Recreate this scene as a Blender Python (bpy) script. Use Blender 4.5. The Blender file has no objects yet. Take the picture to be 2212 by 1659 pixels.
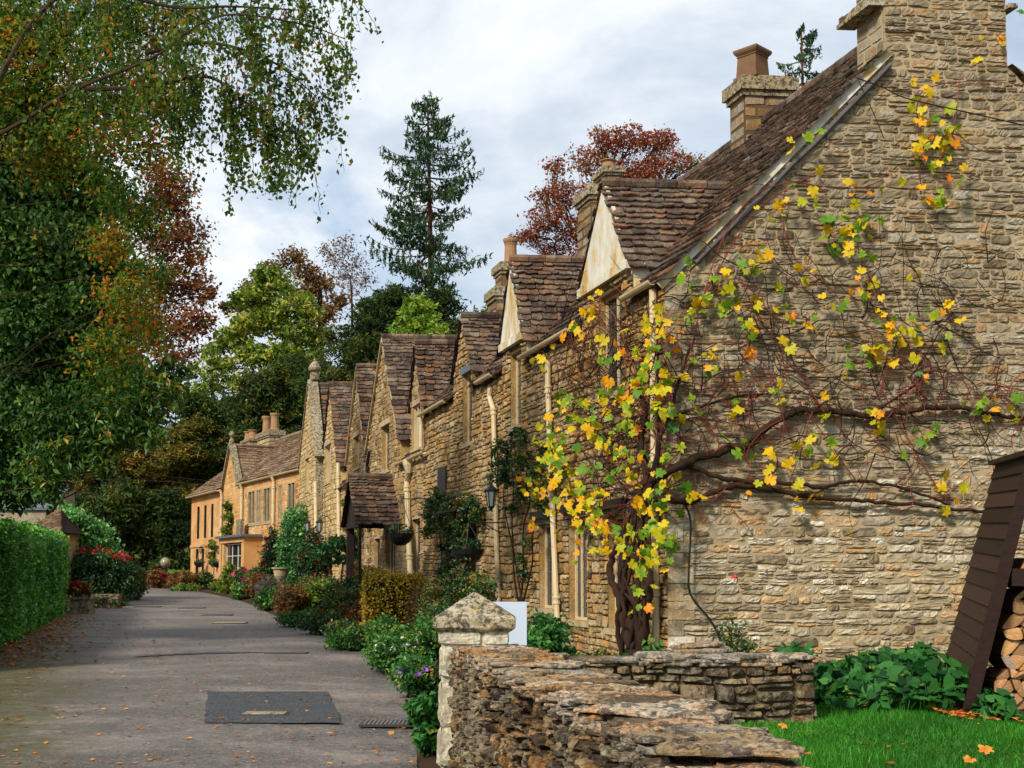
import bpy, math, random
import numpy as np
from mathutils import Vector, geometry
R = np.random.default_rng(11)
random.seed(11)
scene = bpy.context.scene
COL = scene.collection
PI = math.pi

# ------------------------------------------------------------------ camera frame
F = 2700.0; PIT = math.atan(212 / F); CY = 1025.0; EYE = np.array([0, 0, 1.6])
def ray(px, py):
    a = (px - 1106) / F; b = (CY - py) / F
    return np.array([a, math.cos(PIT) - b * math.sin(PIT), math.sin(PIT) + b * math.cos(PIT)])
def at(px, py, Y):
    d = ray(px, py); return EYE + d * (Y / d[1])
ANG = math.atan(786 / F)
U = np.array([-math.sin(ANG), math.cos(ANG), 0.0])
N = np.array([-math.cos(ANG), -math.sin(ANG), 0.0])       # out of the row's front, towards the lane
GA = math.radians(5)
V = np.array([math.cos(GA), math.sin(GA), 0.0])           # across the row, into the houses
C0 = at(1444, 1237, 16.2); C0[2] = 0
K = np.array([0, 0, 1.0])
def fr(s, z, off=0.0):
    return C0 + U * s + N * off + K * z
def fac(px, py, off=0.0):
    d = ray(px, py); t = np.dot(C0 + N * off - EYE, N) / np.dot(d, N); q = EYE + d * t
    return float(np.dot(q - C0, U)), float(q[2])
def RR(s, c, z):
    return C0 + U * s + V * c + K * z
def Zr(y):
    return 0.0115 * min(max(0.0, y - 11.0), 61.0)

# ------------------------------------------------------------------ meshes
class MB:
    def __init__(s): s.V = []; s.T = []; s.F = {}; s.n = 0
    def add(s, v, f, t=0.5, mi=0):
        v = np.asarray(v, dtype=np.float64).reshape(-1, 3)
        tt = np.full(len(v), t) if np.isscalar(t) else np.asarray(t, dtype=np.float64)
        s.V.append(v); s.T.append(tt)
        if not isinstance(f, np.ndarray):
            by = {}
            for q in f: by.setdefault(len(q), []).append(q)
            items = [(k, np.array(q)) for k, q in by.items()]
        else:
            items = [(f.shape[1], f)]
        for k, q in items:
            s.F.setdefault((k, mi), []).append(q + s.n)
        s.n += len(v)
        return s
    def mesh(s, name, org):
        me = bpy.data.meshes.new(name)
        v = np.concatenate(s.V) - org
        me.vertices.add(len(v)); me.vertices.foreach_set('co', v.astype(np.float32).ravel())
        ls = []; tot = []; mi = []
        for (k, m), lst in s.F.items():
            q = np.concatenate(lst); ls.append(q.ravel()); tot.append(np.full(len(q), k)); mi.append(np.full(len(q), m))
        loops = np.concatenate(ls).astype(np.int32); tot = np.concatenate(tot).astype(np.int32); mi = np.concatenate(mi).astype(np.int32)
        me.loops.add(len(loops)); me.loops.foreach_set('vertex_index', loops)
        me.polygons.add(len(tot))
        st = np.concatenate([[0], np.cumsum(tot)[:-1]]).astype(np.int32)
        me.polygons.foreach_set('loop_start', st); me.polygons.foreach_set('loop_total', tot)
        me.polygons.foreach_set('material_index', mi); me.polygons.foreach_set('use_smooth', np.zeros(len(tot), dtype=bool))
        at_ = me.attributes.new('tint', 'FLOAT', 'POINT'); at_.data.foreach_set('value', np.concatenate(s.T).astype(np.float32))
        me.update(calc_edges=True); me.validate()
        return me

ORG = {}
def props(o, label=None, cat=None, group=None, kind=None):
    if label: o['label'] = label
    if cat: o['category'] = cat
    if group: o['group'] = group
    if kind: o['kind'] = kind
    return o
def thing(name, label, cat, base, group=None):
    o = bpy.data.objects.new(name, None); COL.objects.link(o); o.empty_display_size = 0.2
    o.location = Vector(base); ORG[o] = np.array(base, dtype=float)
    return props(o, label, cat, group)
def obj(name, mb, mats, parent=None, smooth=False, org=None, label=None):
    o_ = ORG[parent] if parent is not None else (np.zeros(3) if org is None else np.array(org, dtype=float))
    me = mb.mesh(name, o_)
    for m in (mats if isinstance(mats, (list, tuple)) else [mats]): me.materials.append(m)
    if smooth: me.polygons.foreach_set('use_smooth', np.ones(len(me.polygons), dtype=bool))
    o = bpy.data.objects.new(name, me); COL.objects.link(o)
    ORG[o] = o_
    if parent is not None: o.parent = parent
    else: o.location = Vector(o_)
    if label: o['label'] = label
    return o

BOXF = [(0, 3, 2, 1), (4, 5, 6, 7), (0, 1, 5, 4), (1, 2, 6, 5), (2, 3, 7, 6), (3, 0, 4, 7)]
def boxv(mb, o, a, b, c, t=0.5, mi=0):
    o = np.asarray(o, float)
    v = [o, o + a, o + a + b, o + b, o + c, o + a + c, o + a + b + c, o + b + c]
    return mb.add(v, BOXF, t, mi)
def boxr(mb, s0, s1, c0, c1, z0, z1, t=0.5, mi=0):        # box in row coordinates
    return boxv(mb, RR(s0, c0, z0), U * (s1 - s0), V * (c1 - c0), K * (z1 - z0), t, mi)
def boxf(mb, s0, s1, n0, n1, z0, z1, t=0.5, mi=0, frame=None):
    f = frame or fr
    o = f(s0, z0, n0)
    return boxv(mb, o, f(s1, z0, n0) - o, f(s0, z0, n1) - o, K * (z1 - z0), t, mi)
def boxw(mb, x0, x1, y0, y1, z0, z1, t=0.5, mi=0):
    return boxv(mb, (x0, y0, z0), np.array([x1 - x0, 0, 0]), np.array([0, y1 - y0, 0]), np.array([0, 0, z1 - z0]), t, mi)
def tube(mb, pts, rad, seg=8, t=0.5, mi=0, caps=True):
    P = np.asarray(pts, float); n = len(P)
    rad = np.full(n, rad) if np.isscalar(rad) else np.asarray(rad, float)
    T = np.gradient(P, axis=0) if n > 2 else np.repeat([P[1] - P[0]], 2, 0)
    T = T / (np.linalg.norm(T, axis=1, keepdims=True) + 1e-9)
    ref = np.array([0.31, 0.17, 0.93]) if abs(T[0][2]) < 0.9 else np.array([1.0, 0.1, 0.0])
    vs = []
    for i in range(n):
        a = np.cross(T[i], ref); a /= np.linalg.norm(a) + 1e-9; b = np.cross(T[i], a)
        ref = -np.cross(T[i], a) if False else ref
        th = np.arange(seg) * 2 * PI / seg
        vs.append(P[i] + rad[i] * (np.cos(th)[:, None] * a + np.sin(th)[:, None] * b))
    v = np.concatenate(vs)
    i = np.arange(n - 1)[:, None] * seg; j = np.arange(seg)[None, :]; j2 = (j + 1) % seg
    f = np.stack([i + j, i + j2, i + seg + j2, i + seg + j], -1).reshape(-1, 4)
    m0 = mb.n
    mb.add(v, f, t, mi)
    if caps and seg > 3:
        mb.F.setdefault((seg, mi), []).append(np.array([list(range(seg))[::-1], list(range((n - 1) * seg, n * seg))]) + m0)
    return mb
def lathe(mb, prof, c, seg=16, t=0.5, mi=0, ax=None):
    c = np.asarray(c, float); th = np.arange(seg) * 2 * PI / seg
    v = np.concatenate([np.stack([c[0] + r * np.cos(th), c[1] + r * np.sin(th), np.full(seg, c[2] + z)], 1) for r, z in prof])
    n = len(prof); i = np.arange(n - 1)[:, None] * seg; j = np.arange(seg)[None, :]; j2 = (j + 1) % seg
    f = np.stack([i + j, i + j2, i + seg + j2, i + seg + j], -1).reshape(-1, 4)
    return mb.add(v, f, t, mi)
def smoothpath(pts, sub=4):
    P = np.asarray(pts, float); out = []
    for i in range(len(P) - 1):
        p0 = P[max(i - 1, 0)]; p1 = P[i]; p2 = P[i + 1]; p3 = P[min(i + 2, len(P) - 1)]
        for k in range(sub):
            t = k / sub
            out.append(0.5 * (2 * p1 + (p2 - p0) * t + (2 * p0 - 5 * p1 + 4 * p2 - p3) * t * t + (3 * p1 - p0 - 3 * p2 + p3) * t ** 3))
    out.append(P[-1]); return np.array(out)

def poly_int(poly, v):
    xs = []
    n = len(poly)
    for i in range(n):
        (x0, y0), (x1, y1) = poly[i], poly[(i + 1) % n]
        if (y0 <= v < y1) or (y1 <= v < y0): xs.append(x0 + (v - y0) * (x1 - x0) / (y1 - y0))
    xs.sort(); return [(xs[i], xs[i + 1]) for i in range(0, len(xs) - 1, 2)]
def inter(A, B):
    return [(max(a, c), min(b, d)) for a, b in A for c, d in B if min(b, d) - max(a, c) > 0.01]
def sub(A, B):
    for c, d in B:
        o = []
        for a, b in A:
            if d <= a or c >= b: o.append((a, b)); continue
            if c > a: o.append((a, c))
            if d < b: o.append((d, b))
        A = o
    return [q for q in A if q[1] - q[0] > 0.02]
def spans(poly, holes, v0, v1):
    e = (v1 - v0) * 0.08
    A = inter(poly_int(poly, v0 + e), poly_int(poly, v1 - e))
    for h in holes:
        for vv in (v0 + e, (v0 + v1) / 2, v1 - e): A = sub(A, poly_int(h, vv))
    return A
def rect(a, b, c, d): return [(a, c), (b, c), (b, d), (a, d)]

def layout(poly, holes, h, l, split=0.35, jit=True):
    vs = [p[1] for p in poly]; v = min(vs); top = max(vs); out = []
    while v < top - 0.02:
        hh = R.uniform(*h); hh = min(hh, top - v) if top - v > 0.03 else 0.03
        for a, b in spans(poly, holes, v, v + hh):
            x = a
            while x < b - 0.01:
                w = R.uniform(*l) * (0.7 if R.random() < 0.3 else 1)
                if b - x - w < l[0] * 0.6: w = b - x
                if R.random() < split and hh > h[0] * 1.15:
                    k = R.uniform(0.35, 0.65)
                    out.append((x, x + w, v, v + hh * k)); out.append((x, x + w, v + hh * k, v + hh))
                else: out.append((x, x + w, v, v + hh))
                x += w
        v += hh
    return np.array(out)

def stones(mb, rects, fmap, relief=0.02, gap=0.008, gu=6, gv=4, rough=0.05, t0=0.0, t1=1.0, wav=0.012, sink=0.012, dome=False, nz=.13):
    if len(rects) == 0: return
    n = len(rects); gu = max(gu, 4); gv = max(gv, 4)
    A = np.concatenate([[-1], np.linspace(-.9, .9, gu - 2), [1]]); B = np.concatenate([[-1], np.linspace(-.78, .78, gv - 2), [1]])
    b, a = np.meshgrid(B, A, indexing='ij')
    a = a[None]; b = b[None]
    k1 = R.uniform(0.03, 0.24, (n, 1, 1)); k2 = R.uniform(0.02, 0.22, (n, 1, 1))
    x = a * (1 - k1 * b ** 4 * np.abs(a)); y = b * (1 - k2 * a ** 4 * np.abs(b))
    edge = np.maximum(np.abs(a), np.abs(b)) > 0.99
    x = x + R.normal(0, rough * 0.6, (n, gv, gu)); y = y + R.normal(0, rough * 1.2, (n, gv, gu)) + R.uniform(-.12, .12, (n, 1, 1)) * a
    u0, u1, v0, v1 = [rects[:, i][:, None, None] for i in range(4)]
    g = R.uniform(0.4, 1.5, (n, 1, 1)) * gap
    uu = (u0 + u1) / 2 + x * np.maximum((u1 - u0) / 2 - g, 0.006)
    vv = (v0 + v1) / 2 + y * np.maximum((v1 - v0) / 2 - g, 0.005)
    hh = relief * R.uniform(0.45, 1.35, (n, 1, 1)) * (0.82 + 0.18 * (1 - a ** 2) * (1 - b ** 2)) + R.normal(0, relief * 0.13, (n, gv, gu)) + relief * R.uniform(-.35, .35, (n, 1, 1)) * b + relief * R.uniform(-.25, .25, (n, 1, 1)) * a
    if dome: hh = relief * R.uniform(.35, 1.35, (n, 1, 1)) * (1 - np.abs(a) ** 9) ** .7 * (1 - np.abs(b) ** 7) ** .7 + relief * R.uniform(-.3, .3, (n, 1, 1)) * b + R.normal(0, relief * nz, (n, gv, gu))
    hh = np.where(edge, -sink, hh)
    vv = vv + wav * np.sin(uu * 2.1 + 1.3 * np.sin(vv * 0.9)) + wav * 0.7 * np.sin(uu * 5.3 + vv * 1.7)
    P = fmap(uu.ravel(), vv.ravel(), hh.ravel())
    idx = np.arange(gu * gv).reshape(gv, gu)
    q = np.stack([idx[:-1, :-1], idx[:-1, 1:], idx[1:, 1:], idx[1:, :-1]], -1).reshape(-1, 4)
    f = (q[None] + (np.arange(n) * gu * gv)[:, None, None]).reshape(-1, 4)
    t = np.repeat(R.uniform(t0, t1, n), gu * gv)
    mb.add(P, f, t)
def planar(o, ud, vd, nd):
    o, ud, vd, nd = [np.asarray(q, float) for q in (o, ud, vd, nd)]
    return lambda u, v, h: o + u[:, None] * ud + v[:, None] * vd + h[:, None] * nd

def flat(mb, poly, holes, fmap, t=0.5, mi=0, h=0.0):
    ls = [[Vector((p[0], p[1], 0)) for p in poly]] + [[Vector((p[0], p[1], 0)) for p in hh] for hh in holes]
    tri = geometry.tessellate_polygon(ls)
    pts = np.array([p for l in [poly] + list(holes) for p in l], float)
    P = fmap(pts[:, 0], pts[:, 1], np.full(len(pts), h))
    mb.add(P, [tuple(q) for q in tri], t, mi)
def reveals(mb, holes, fmap, depth, t=0.5, mi=0):
    for h in holes:
        p = np.array(h, float); n = len(p)
        a = fmap(p[:, 0], p[:, 1], np.zeros(n)); b = fmap(p[:, 0], p[:, 1], np.full(n, -depth))
        mb.add(np.concatenate([a, b]), [(i, (i + 1) % n, n + (i + 1) % n, n + i) for i in range(n)], t, mi)

def tiles(mb, poly, holes, fmap, e=(0.14, 0.22), w=(0.16, 0.34), th=0.03, lift=0.016, dec=0.65):
    vs = [p[1] for p in poly]; v = min(vs); top = max(vs); rows = []; H = top - v
    while v < top - 0.03:
        fr_ = 1 - (1 - dec) * (v - min(vs)) / max(H, .1)
        ee = R.uniform(*e) * fr_; ee = min(ee, top - v)
        A = poly_int(poly, v + ee * 0.5)
        for h in holes: A = sub(A, poly_int(h, v + ee * 0.7))
        for a, b in A:
            x = a - R.uniform(0, 0.05)
            while x < b - 0.01:
                ww = R.uniform(*w) * (0.5 + 0.5 * fr_)
                if b - x - ww < w[0] * 0.4: ww = b - x
                rows.append((x, x + ww, v, ee)); x += ww
        v += ee
    if not rows: return
    q = np.array(rows); n = len(q)
    aa = np.array([-1, -0.4, 0.4, 1.0])[None]
    cx = ((q[:, 0] + q[:, 1]) / 2)[:, None]; hw = ((q[:, 1] - q[:, 0]) / 2 - R.uniform(0.002, 0.007, n))[:, None]
    u = cx + aa * hw + R.normal(0, .004, (n, 4))
    vf = q[:, 2][:, None] - R.uniform(0, 0.04, (n, 1)) + R.normal(0, 0.009, (n, 4)) + np.array([0.03, 0, 0, 0.03])[None] * R.uniform(0, 1.2, (n, 1))
    vb = (q[:, 2] + q[:, 3] * 1.25)[:, None] + np.zeros((n, 4))
    tk = th * R.uniform(0.6, 1.5, (n, 1)); lf = lift + R.uniform(0, 0.014, (n, 1)) + R.normal(0, .003, (n, 4))
    Pu = np.stack([u, u, u, u], 1); Pv = np.stack([vf, vf + 0.006, vb, vf], 1)
    Ph = np.stack([lf + tk * .55, lf + tk, np.zeros((n, 4)) + 0.004, lf - 0.004], 1)   # nose, top front, back, under
    P = fmap(Pu.ravel(), Pv.ravel(), Ph.ravel())
    f0 = []
    for i in range(3):
        f0 += [(i, i + 1, 4 + i + 1, 4 + i), (4 + i, 4 + i + 1, 8 + i + 1, 8 + i), (12 + i, 12 + i + 1, i + 1, i)]
    f0 += [(12, 0, 4, 8), (15, 11, 7, 3)]
    f = (np.array(f0)[None] + (np.arange(n) * 16)[:, None, None]).reshape(-1, 4)
    mb.add(P, f, np.repeat(R.uniform(0, 1, n), 16))

def unit(v): return v / (np.linalg.norm(v, axis=-1, keepdims=True) + 1e-9)
def leafcards(mb, P, size, t, up=0.3, aspect=0.55, droop=0.0, jitter=0.4):
    n = len(P)
    if n == 0: return
    nrm = R.normal(0, 1, (n, 3)); nrm[:, 2] += up * 3; nrm = unit(nrm)
    d = R.normal(0, 1, (n, 3)); d[:, 2] -= droop * 3; d = d - (d * nrm).sum(1, keepdims=True) * nrm; d = unit(d)
    s = np.cross(nrm, d)
    L = (size * R.uniform(1 - jitter, 1 + jitter, n))[:, None]
    v = np.stack([P - d * L * .5, P + s * L * aspect * .5 + nrm * L * .09 - d * L * .06, P + d * L * .5, P - s * L * aspect * .5 + nrm * L * .09 - d * L * .06], 1).reshape(-1, 3)
    f = np.arange(n * 4).reshape(n, 4)
    mb.add(v, f, np.repeat(t, 4))
def crown(mb, blobs, dens, size, tw=0.16, per=22, shell=0.45, tv=0.16, **kw):
    """blobs: (center, radii, tint). Leaves gather in twig-sized clusters through each blob."""
    for c, r, t in blobs:
        c = np.asarray(c, float); r = np.asarray(r, float) if not np.isscalar(r) else np.array([r, r, r], float)
        ntw = max(3, int(dens * (r[0] * r[1] * r[2]) ** (2 / 3) * 12 / per))
        d = unit(R.normal(0, 1, (ntw, 3))); rad = R.uniform(shell ** 3, 1, ntw) ** (1 / 3) * R.uniform(.85, 1.12, ntw)
        tc = c + d * rad[:, None] * r
        tt = t + R.normal(0, tv, ntw)
        k = R.integers(int(per * .5), int(per * 1.5) + 1, ntw)
        idx = np.repeat(np.arange(ntw), k)
        sg = tw * np.mean(r) ** .5
        P = tc[idx] + R.normal(0, sg, (len(idx), 3)) * np.array([1, 1, .7])
        leafcards(mb, P, size, np.clip(tt[idx] + R.normal(0, tv * .6, len(idx)), 0, 1), **kw)
def limbs(mb, nodes, blobs, r0, sag=0.1, twigs=3, seg=5):
    """branches from the nearest lower trunk node to every blob"""
    nodes = np.asarray(nodes, float)
    for c, r, t in blobs:
        c = np.asarray(c, float); rr = np.mean(r)
        dd = np.linalg.norm(nodes - c, axis=1) + np.maximum(0, nodes[:, 2] - c[2] + .3) * 3
        p0 = nodes[np.argmin(dd)]; L = np.linalg.norm(c - p0)
        m = p0 + (c - p0) * .35 + np.array([R.normal(0, .07), R.normal(0, .07), -sag + R.normal(0, .05)]) * L; m2 = p0 + (c - p0) * .7 + np.array([R.normal(0, .07), R.normal(0, .07), R.normal(0, .06)]) * L
        path = smoothpath([p0, m, m2, c], 4)
        w = min(r0 * .5, 0.0075 * L + 0.006)
        tube(mb, path, np.linspace(w, w * .35, len(path)), seg, caps=False)
        for _ in range(twigs):
            e = c + unit(R.normal(0, 1, 3)) * rr * R.uniform(.6, 1.0)
            q = path[R.integers(len(path) // 2, len(path))]
            tube(mb, smoothpath([q, (q + e) / 2 + R.normal(0, .1, 3) * rr, e], 3), np.linspace(w * .4, w * .1, 7), 4, caps=False)

# ------------------------------------------------------------------ materials
def lin(*c, sat=1.14):
    g_ = .3 * c[0] + .59 * c[1] + .11 * c[2]; c = [min(255, max(0, g_ + (x - g_) * sat)) for x in c]
    return tuple((x / 255 / 12.92 if x / 255 <= .04045 else ((x / 255 + .055) / 1.055) ** 2.4) for x in c) + (1,)
class NT:
    def __init__(s, name):
        s.m = bpy.data.materials.new(name); s.m.use_nodes = True; s.t = s.m.node_tree; s.t.nodes.clear()
        s.out = s.n('ShaderNodeOutputMaterial')
    def n(s, ty, **kw):
        x = s.t.nodes.new(ty)
        for k, v in kw.items():
            if k.startswith('i_'):
                key = k[2:]; key = int(key) if key.isdigit() else key.replace('_', ' ')
                sock = x.inputs[key]
                if hasattr(v, 'links') or isinstance(v, bpy.types.NodeSocket): s.t.links.new(v, sock)
                else: sock.default_value = v
            else: setattr(x, k, v)
        return x
    def ramp(s, fac, cols, interp='LINEAR'):
        r = s.n('ShaderNodeValToRGB', i_0=fac); r.color_ramp.interpolation = interp
        e = r.color_ramp.elements
        while len(e) > 1: e.remove(e[-1])
        e[0].position = cols[0][0]; e[0].color = cols[0][1]
        for p, c in cols[1:]:
            q = e.new(p); q.color = c
        return r.outputs[0]
    def mix(s, fac, a, b, mode='MIX'):
        x = s.n('ShaderNodeMix', data_type='RGBA', blend_type=mode)
        for k, v in ((0, fac), (6, a), (7, b)):
            if isinstance(v, bpy.types.NodeSocket): s.t.links.new(v, x.inputs[k])
            else: x.inputs[k].default_value = v
        return x.outputs[2]
    def noise(s, scale, detail=5, rough=.6, vec=None, dist=0.0):
        x = s.n('ShaderNodeTexNoise', i_Scale=scale, i_Detail=detail, i_Roughness=rough, i_Distortion=dist)
        s.t.links.new(vec or s.pos(), x.inputs['Vector']); return x.outputs['Fac']
    def pos(s):
        if not hasattr(s, '_p'): s._p = s.n('ShaderNodeNewGeometry').outputs['Position']
        return s._p
    def scaled(s, sc):
        x = s.n('ShaderNodeVectorMath', operation='MULTIPLY'); s.t.links.new(s.pos(), x.inputs[0]); x.inputs[1].default_value = sc
        return x.outputs[0]
    def tint(s): return s.n('ShaderNodeAttribute', attribute_name='tint').outputs['Fac']
    def math(s, op, a, b=0.0):
        x = s.n('ShaderNodeMath', operation=op)
        for k, v in ((0, a), (1, b)):
            if isinstance(v, bpy.types.NodeSocket): s.t.links.new(v, x.inputs[k])
            else: x.inputs[k].default_value = v
        return x.outputs[0]
    def bump(s, h, dist=0.01, strength=.6):
        b = s.n('ShaderNodeBump', i_Height=h, i_Distance=dist, i_Strength=strength); return b.outputs[0]
    def principled(s, col, rough=.85, spec=.3, normal=None, metal=0.0):
        p = s.n('ShaderNodeBsdfPrincipled')
        for k, v in (('Base Color', col), ('Roughness', rough), ('Specular IOR Level', spec), ('Metallic', metal)):
            if isinstance(v, bpy.types.NodeSocket): s.t.links.new(v, p.inputs[k])
            else: p.inputs[k].default_value = v
        if normal is not None: s.t.links.new(normal, p.inputs['Normal'])
        return p
    def done(s, sh): s.t.links.new(sh.outputs[0], s.out.inputs[0]); return s.m

def stone_mat(name, cols, lichen=lin(150, 148, 135), lich=.45, dark=lin(70, 62, 50), drk=.4, yellow=None, bumpd=.016, rough=.9, stain_shade=None, spot=3.2):
    t = NT(name)
    n1 = t.noise(9, 6, .65); n2 = t.noise(1.1, 5, .6); n3 = t.noise(38, 4, .7); n4 = t.noise(spot, 6, .68)
    c = t.ramp(t.math('ADD', t.tint(), t.math('MULTIPLY', t.math('SUBTRACT', n1, .5), .55)), cols)
    c = t.mix(t.math('MULTIPLY', t.ramp(n3, [(.4, (0, 0, 0, 1)), (.62, (1, 1, 1, 1))]), .6), c, t.mix(.6, c, dark, 'MULTIPLY'))
    lf = t.math('MULTIPLY', t.ramp(t.math('ADD', t.math('MULTIPLY', n2, .6), t.math('MULTIPLY', n1, .4)), [(.47, (0, 0, 0, 1)), (.56, (1, 1, 1, 1))]), lich)
    c = t.mix(lf, c, lichen)
    df = t.math('MULTIPLY', t.ramp(t.math('ADD', t.math('MULTIPLY', n4, .65), t.math('MULTIPLY', n3, .35)), [(.47, (0, 0, 0, 1)), (.55, (1, 1, 1, 1))]), drk)
    c = t.mix(df, c, dark)
    if yellow:
        n5 = t.noise(5.7, 6, .75)
        c = t.mix(t.math('MULTIPLY', t.ramp(n5, [(.58, (0, 0, 0, 1)), (.68, (1, 1, 1, 1))]), .6), c, yellow)
    if stain_shade:  # tone changing with height: real staining, on the gable also painted shade
        sx = t.n('ShaderNodeSeparateXYZ', i_0=t.pos()); z0, z1, col, amt = stain_shade
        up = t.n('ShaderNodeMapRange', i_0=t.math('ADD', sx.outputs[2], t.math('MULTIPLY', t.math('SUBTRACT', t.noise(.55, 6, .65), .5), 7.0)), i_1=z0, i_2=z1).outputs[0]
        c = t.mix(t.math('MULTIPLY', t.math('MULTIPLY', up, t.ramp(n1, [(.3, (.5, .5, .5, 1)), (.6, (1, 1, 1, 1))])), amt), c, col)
    h = t.math('ADD', t.math('MULTIPLY', t.noise(22, 6, .7), .7), t.math('MULTIPLY', t.noise(90, 3, .6), .3))
    return t.done(t.principled(c, rough, .2, t.bump(h, bumpd, .9)))
def leaf_mat(name, cols, rough=.5, spec=.35, trans=.3):
    t = NT(name)
    c = t.ramp(t.tint(), cols)
    p = t.principled(c, rough, spec)
    tr = t.n('ShaderNodeBsdfTranslucent'); t.t.links.new(c, tr.inputs[0])
    m = t.n('ShaderNodeMixShader', i_0=trans); t.t.links.new(p.outputs[0], m.inputs[1]); t.t.links.new(tr.outputs[0], m.inputs[2])
    return t.done(m)
def plain(name, col, rough=.6, spec=.3, var=.25, sc=12, metal=0.0, bd=.003, dirt=None):
    t = NT(name)
    n = t.noise(sc, 6, .65)
    c = t.mix(t.math('MULTIPLY', n, var * 2), col, tuple(x * .55 for x in col[:3]) + (1,))
    if dirt: c = t.mix(t.math('MULTIPLY', t.ramp(t.noise(2.3, 6, .7), [(.48, (0, 0, 0, 1)), (.66, (1, 1, 1, 1))]), .6), c, dirt)
    return t.done(t.principled(c, rough, spec, t.bump(t.noise(sc * 5, 4), bd, .5), metal))
M = {}
M['gable'] = stone_mat('weathered_limestone', [(0, lin(104, 92, 74)), (.18, lin(158, 144, 118)), (.36, lin(196, 182, 152)), (.5, lin(168, 158, 140)), (.66, lin(212, 200, 172)), (.78, lin(202, 152, 96)), (.85, lin(180, 164, 132)), (1, lin(236, 230, 214))], lichen=lin(180, 170, 146), lich=.36, dark=lin(108, 92, 68), drk=.4, yellow=lin(176, 148, 62), stain_shade=(2.2, 4.2, lin(88, 78, 62), .55))  # darker upper wall: algae staining plus shade painted into the colour
M['front'] = stone_mat('ochre_limestone', [(0, lin(96, 78, 50)), (.25, lin(150, 122, 78)), (.5, lin(176, 146, 96)), (.7, lin(186, 140, 76)), (.85, lin(160, 136, 100)), (1, lin(206, 184, 140))], lichen=lin(180, 168, 142), lich=.45, dark=lin(82, 68, 48), drk=.45)
M['goldstone'] = stone_mat('golden_limestone', [(0, lin(136, 100, 58)), (.25, lin(178, 134, 80)), (.5, lin(202, 160, 100)), (.75, lin(190, 136, 74)), (.9, lin(168, 140, 100)), (1, lin(220, 190, 140))], lichen=lin(226, 204, 166), lich=.45, dark=lin(150, 104, 56), drk=.5, bumpd=.012)
M['palestone'] = stone_mat('pale_gold_limestone', [(0, lin(160, 132, 86)), (.4, lin(196, 168, 116)), (.7, lin(206, 180, 130)), (1, lin(216, 196, 156))], lichen=lin(186, 170, 136), lich=.3, dark=lin(112, 88, 56), drk=.35)
M['mortar'] = plain('lime_mortar', lin(176, 158, 128), .95, .1, .3, 14, dirt=lin(128, 112, 88), bd=.008)
M['mortar_dark'] = plain('dark_earth_mortar', lin(92, 78, 58), .95, .1, .3, 14, bd=.008)  # plain dark brown earth colour for wall joints and cores
M['mortar_gold'] = plain('golden_mortar', lin(196, 160, 112), .95, .1, .25, 8, bd=.004)
M['ashlar'] = stone_mat('dressed_stone', [(0, lin(168, 148, 112)), (.5, lin(192, 172, 134)), (1, lin(204, 188, 154))], lichen=lin(150, 146, 132), lich=.45, dark=lin(96, 84, 64), drk=.4, bumpd=.005)
M['chimney'] = stone_mat('chimney_stone', [(0, lin(112, 88, 58)), (.4, lin(146, 114, 74)), (.7, lin(150, 122, 84)), (1, lin(156, 148, 134))], lichen=lin(150, 150, 142), lich=.5, dark=lin(82, 70, 52), drk=.45, bumpd=.006)
M['oldcap'] = stone_mat('lichen_stone', [(0, lin(128, 116, 92)), (.5, lin(158, 144, 116)), (1, lin(176, 158, 124))], lichen=lin(186, 180, 160), lich=.5, dark=lin(44, 40, 35), drk=.85, yellow=lin(172, 138, 52), spot=13, bumpd=.02)
M['tile'] = stone_mat('stone_roof_slates', [(0, lin(58, 47, 42)), (.3, lin(86, 71, 62)), (.62, lin(106, 87, 73)), (.86, lin(132, 96, 68)), (1, lin(130, 118, 104))], lichen=lin(134, 124, 108), lich=.35, dark=lin(42, 34, 30), drk=.6)
M['tile_far'] = stone_mat('brown_roof_slates', [(0, lin(92, 72, 58)), (.4, lin(122, 98, 78)), (.75, lin(140, 114, 90)), (1, lin(150, 132, 108))], lichen=lin(144, 130, 108), lich=.3, dark=lin(74, 58, 48), drk=.4)
M['under'] = plain('roof_underlay', lin(48, 38, 32), .95, .1)
M['drystone'] = stone_mat('dry_stone', [(0, lin(56, 46, 35)), (.3, lin(94, 78, 56)), (.6, lin(124, 102, 72)), (.82, lin(146, 108, 62)), (1, lin(158, 146, 120))], lichen=lin(150, 142, 122), lich=.5, dark=lin(38, 32, 26), drk=.8, bumpd=.035, spot=8)
M['coping'] = stone_mat('capping_slabs', [(0, lin(94, 80, 62)), (.3, lin(140, 120, 92)), (.55, lin(166, 142, 106)), (.78, lin(174, 124, 74)), (1, lin(196, 182, 158))], lichen=lin(196, 190, 176), lich=.6, dark=lin(50, 44, 37), drk=.85, yellow=lin(178, 122, 60), bumpd=.035, spot=9)
M['cream'] = plain('cream_paint', lin(206, 188, 152), .45, .4, .2, 3, dirt=lin(170, 146, 106))
M['white'] = plain('white_paint', lin(220, 216, 204), .45, .4, .12, 4)
M['lead'] = plain('lead_sheet', lin(92, 100, 108), .5, .4, .3, 5)
M['black'] = plain('black_iron', lin(24, 25, 26), .45, .4, .2)
M['render'] = None
M['darkwood'] = plain('dark_stained_boards', lin(42, 27, 23), .55, .35, .3, 7, dirt=lin(32, 22, 19))
M['doorwood'] = plain('dark_door_paint', lin(38, 28, 24), .5, .3, .2)
M['greywood'] = plain('weathered_board', lin(112, 106, 104), .8, .2, .35, 9, dirt=lin(64, 60, 58))
M['log_end'] = plain('cut_wood', lin(206, 160, 112), .85, .1, .3, 10, dirt=lin(176, 118, 74))
M['log_bark'] = plain('bark', lin(96, 70, 48), .95, .1, .3, 14)
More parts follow.
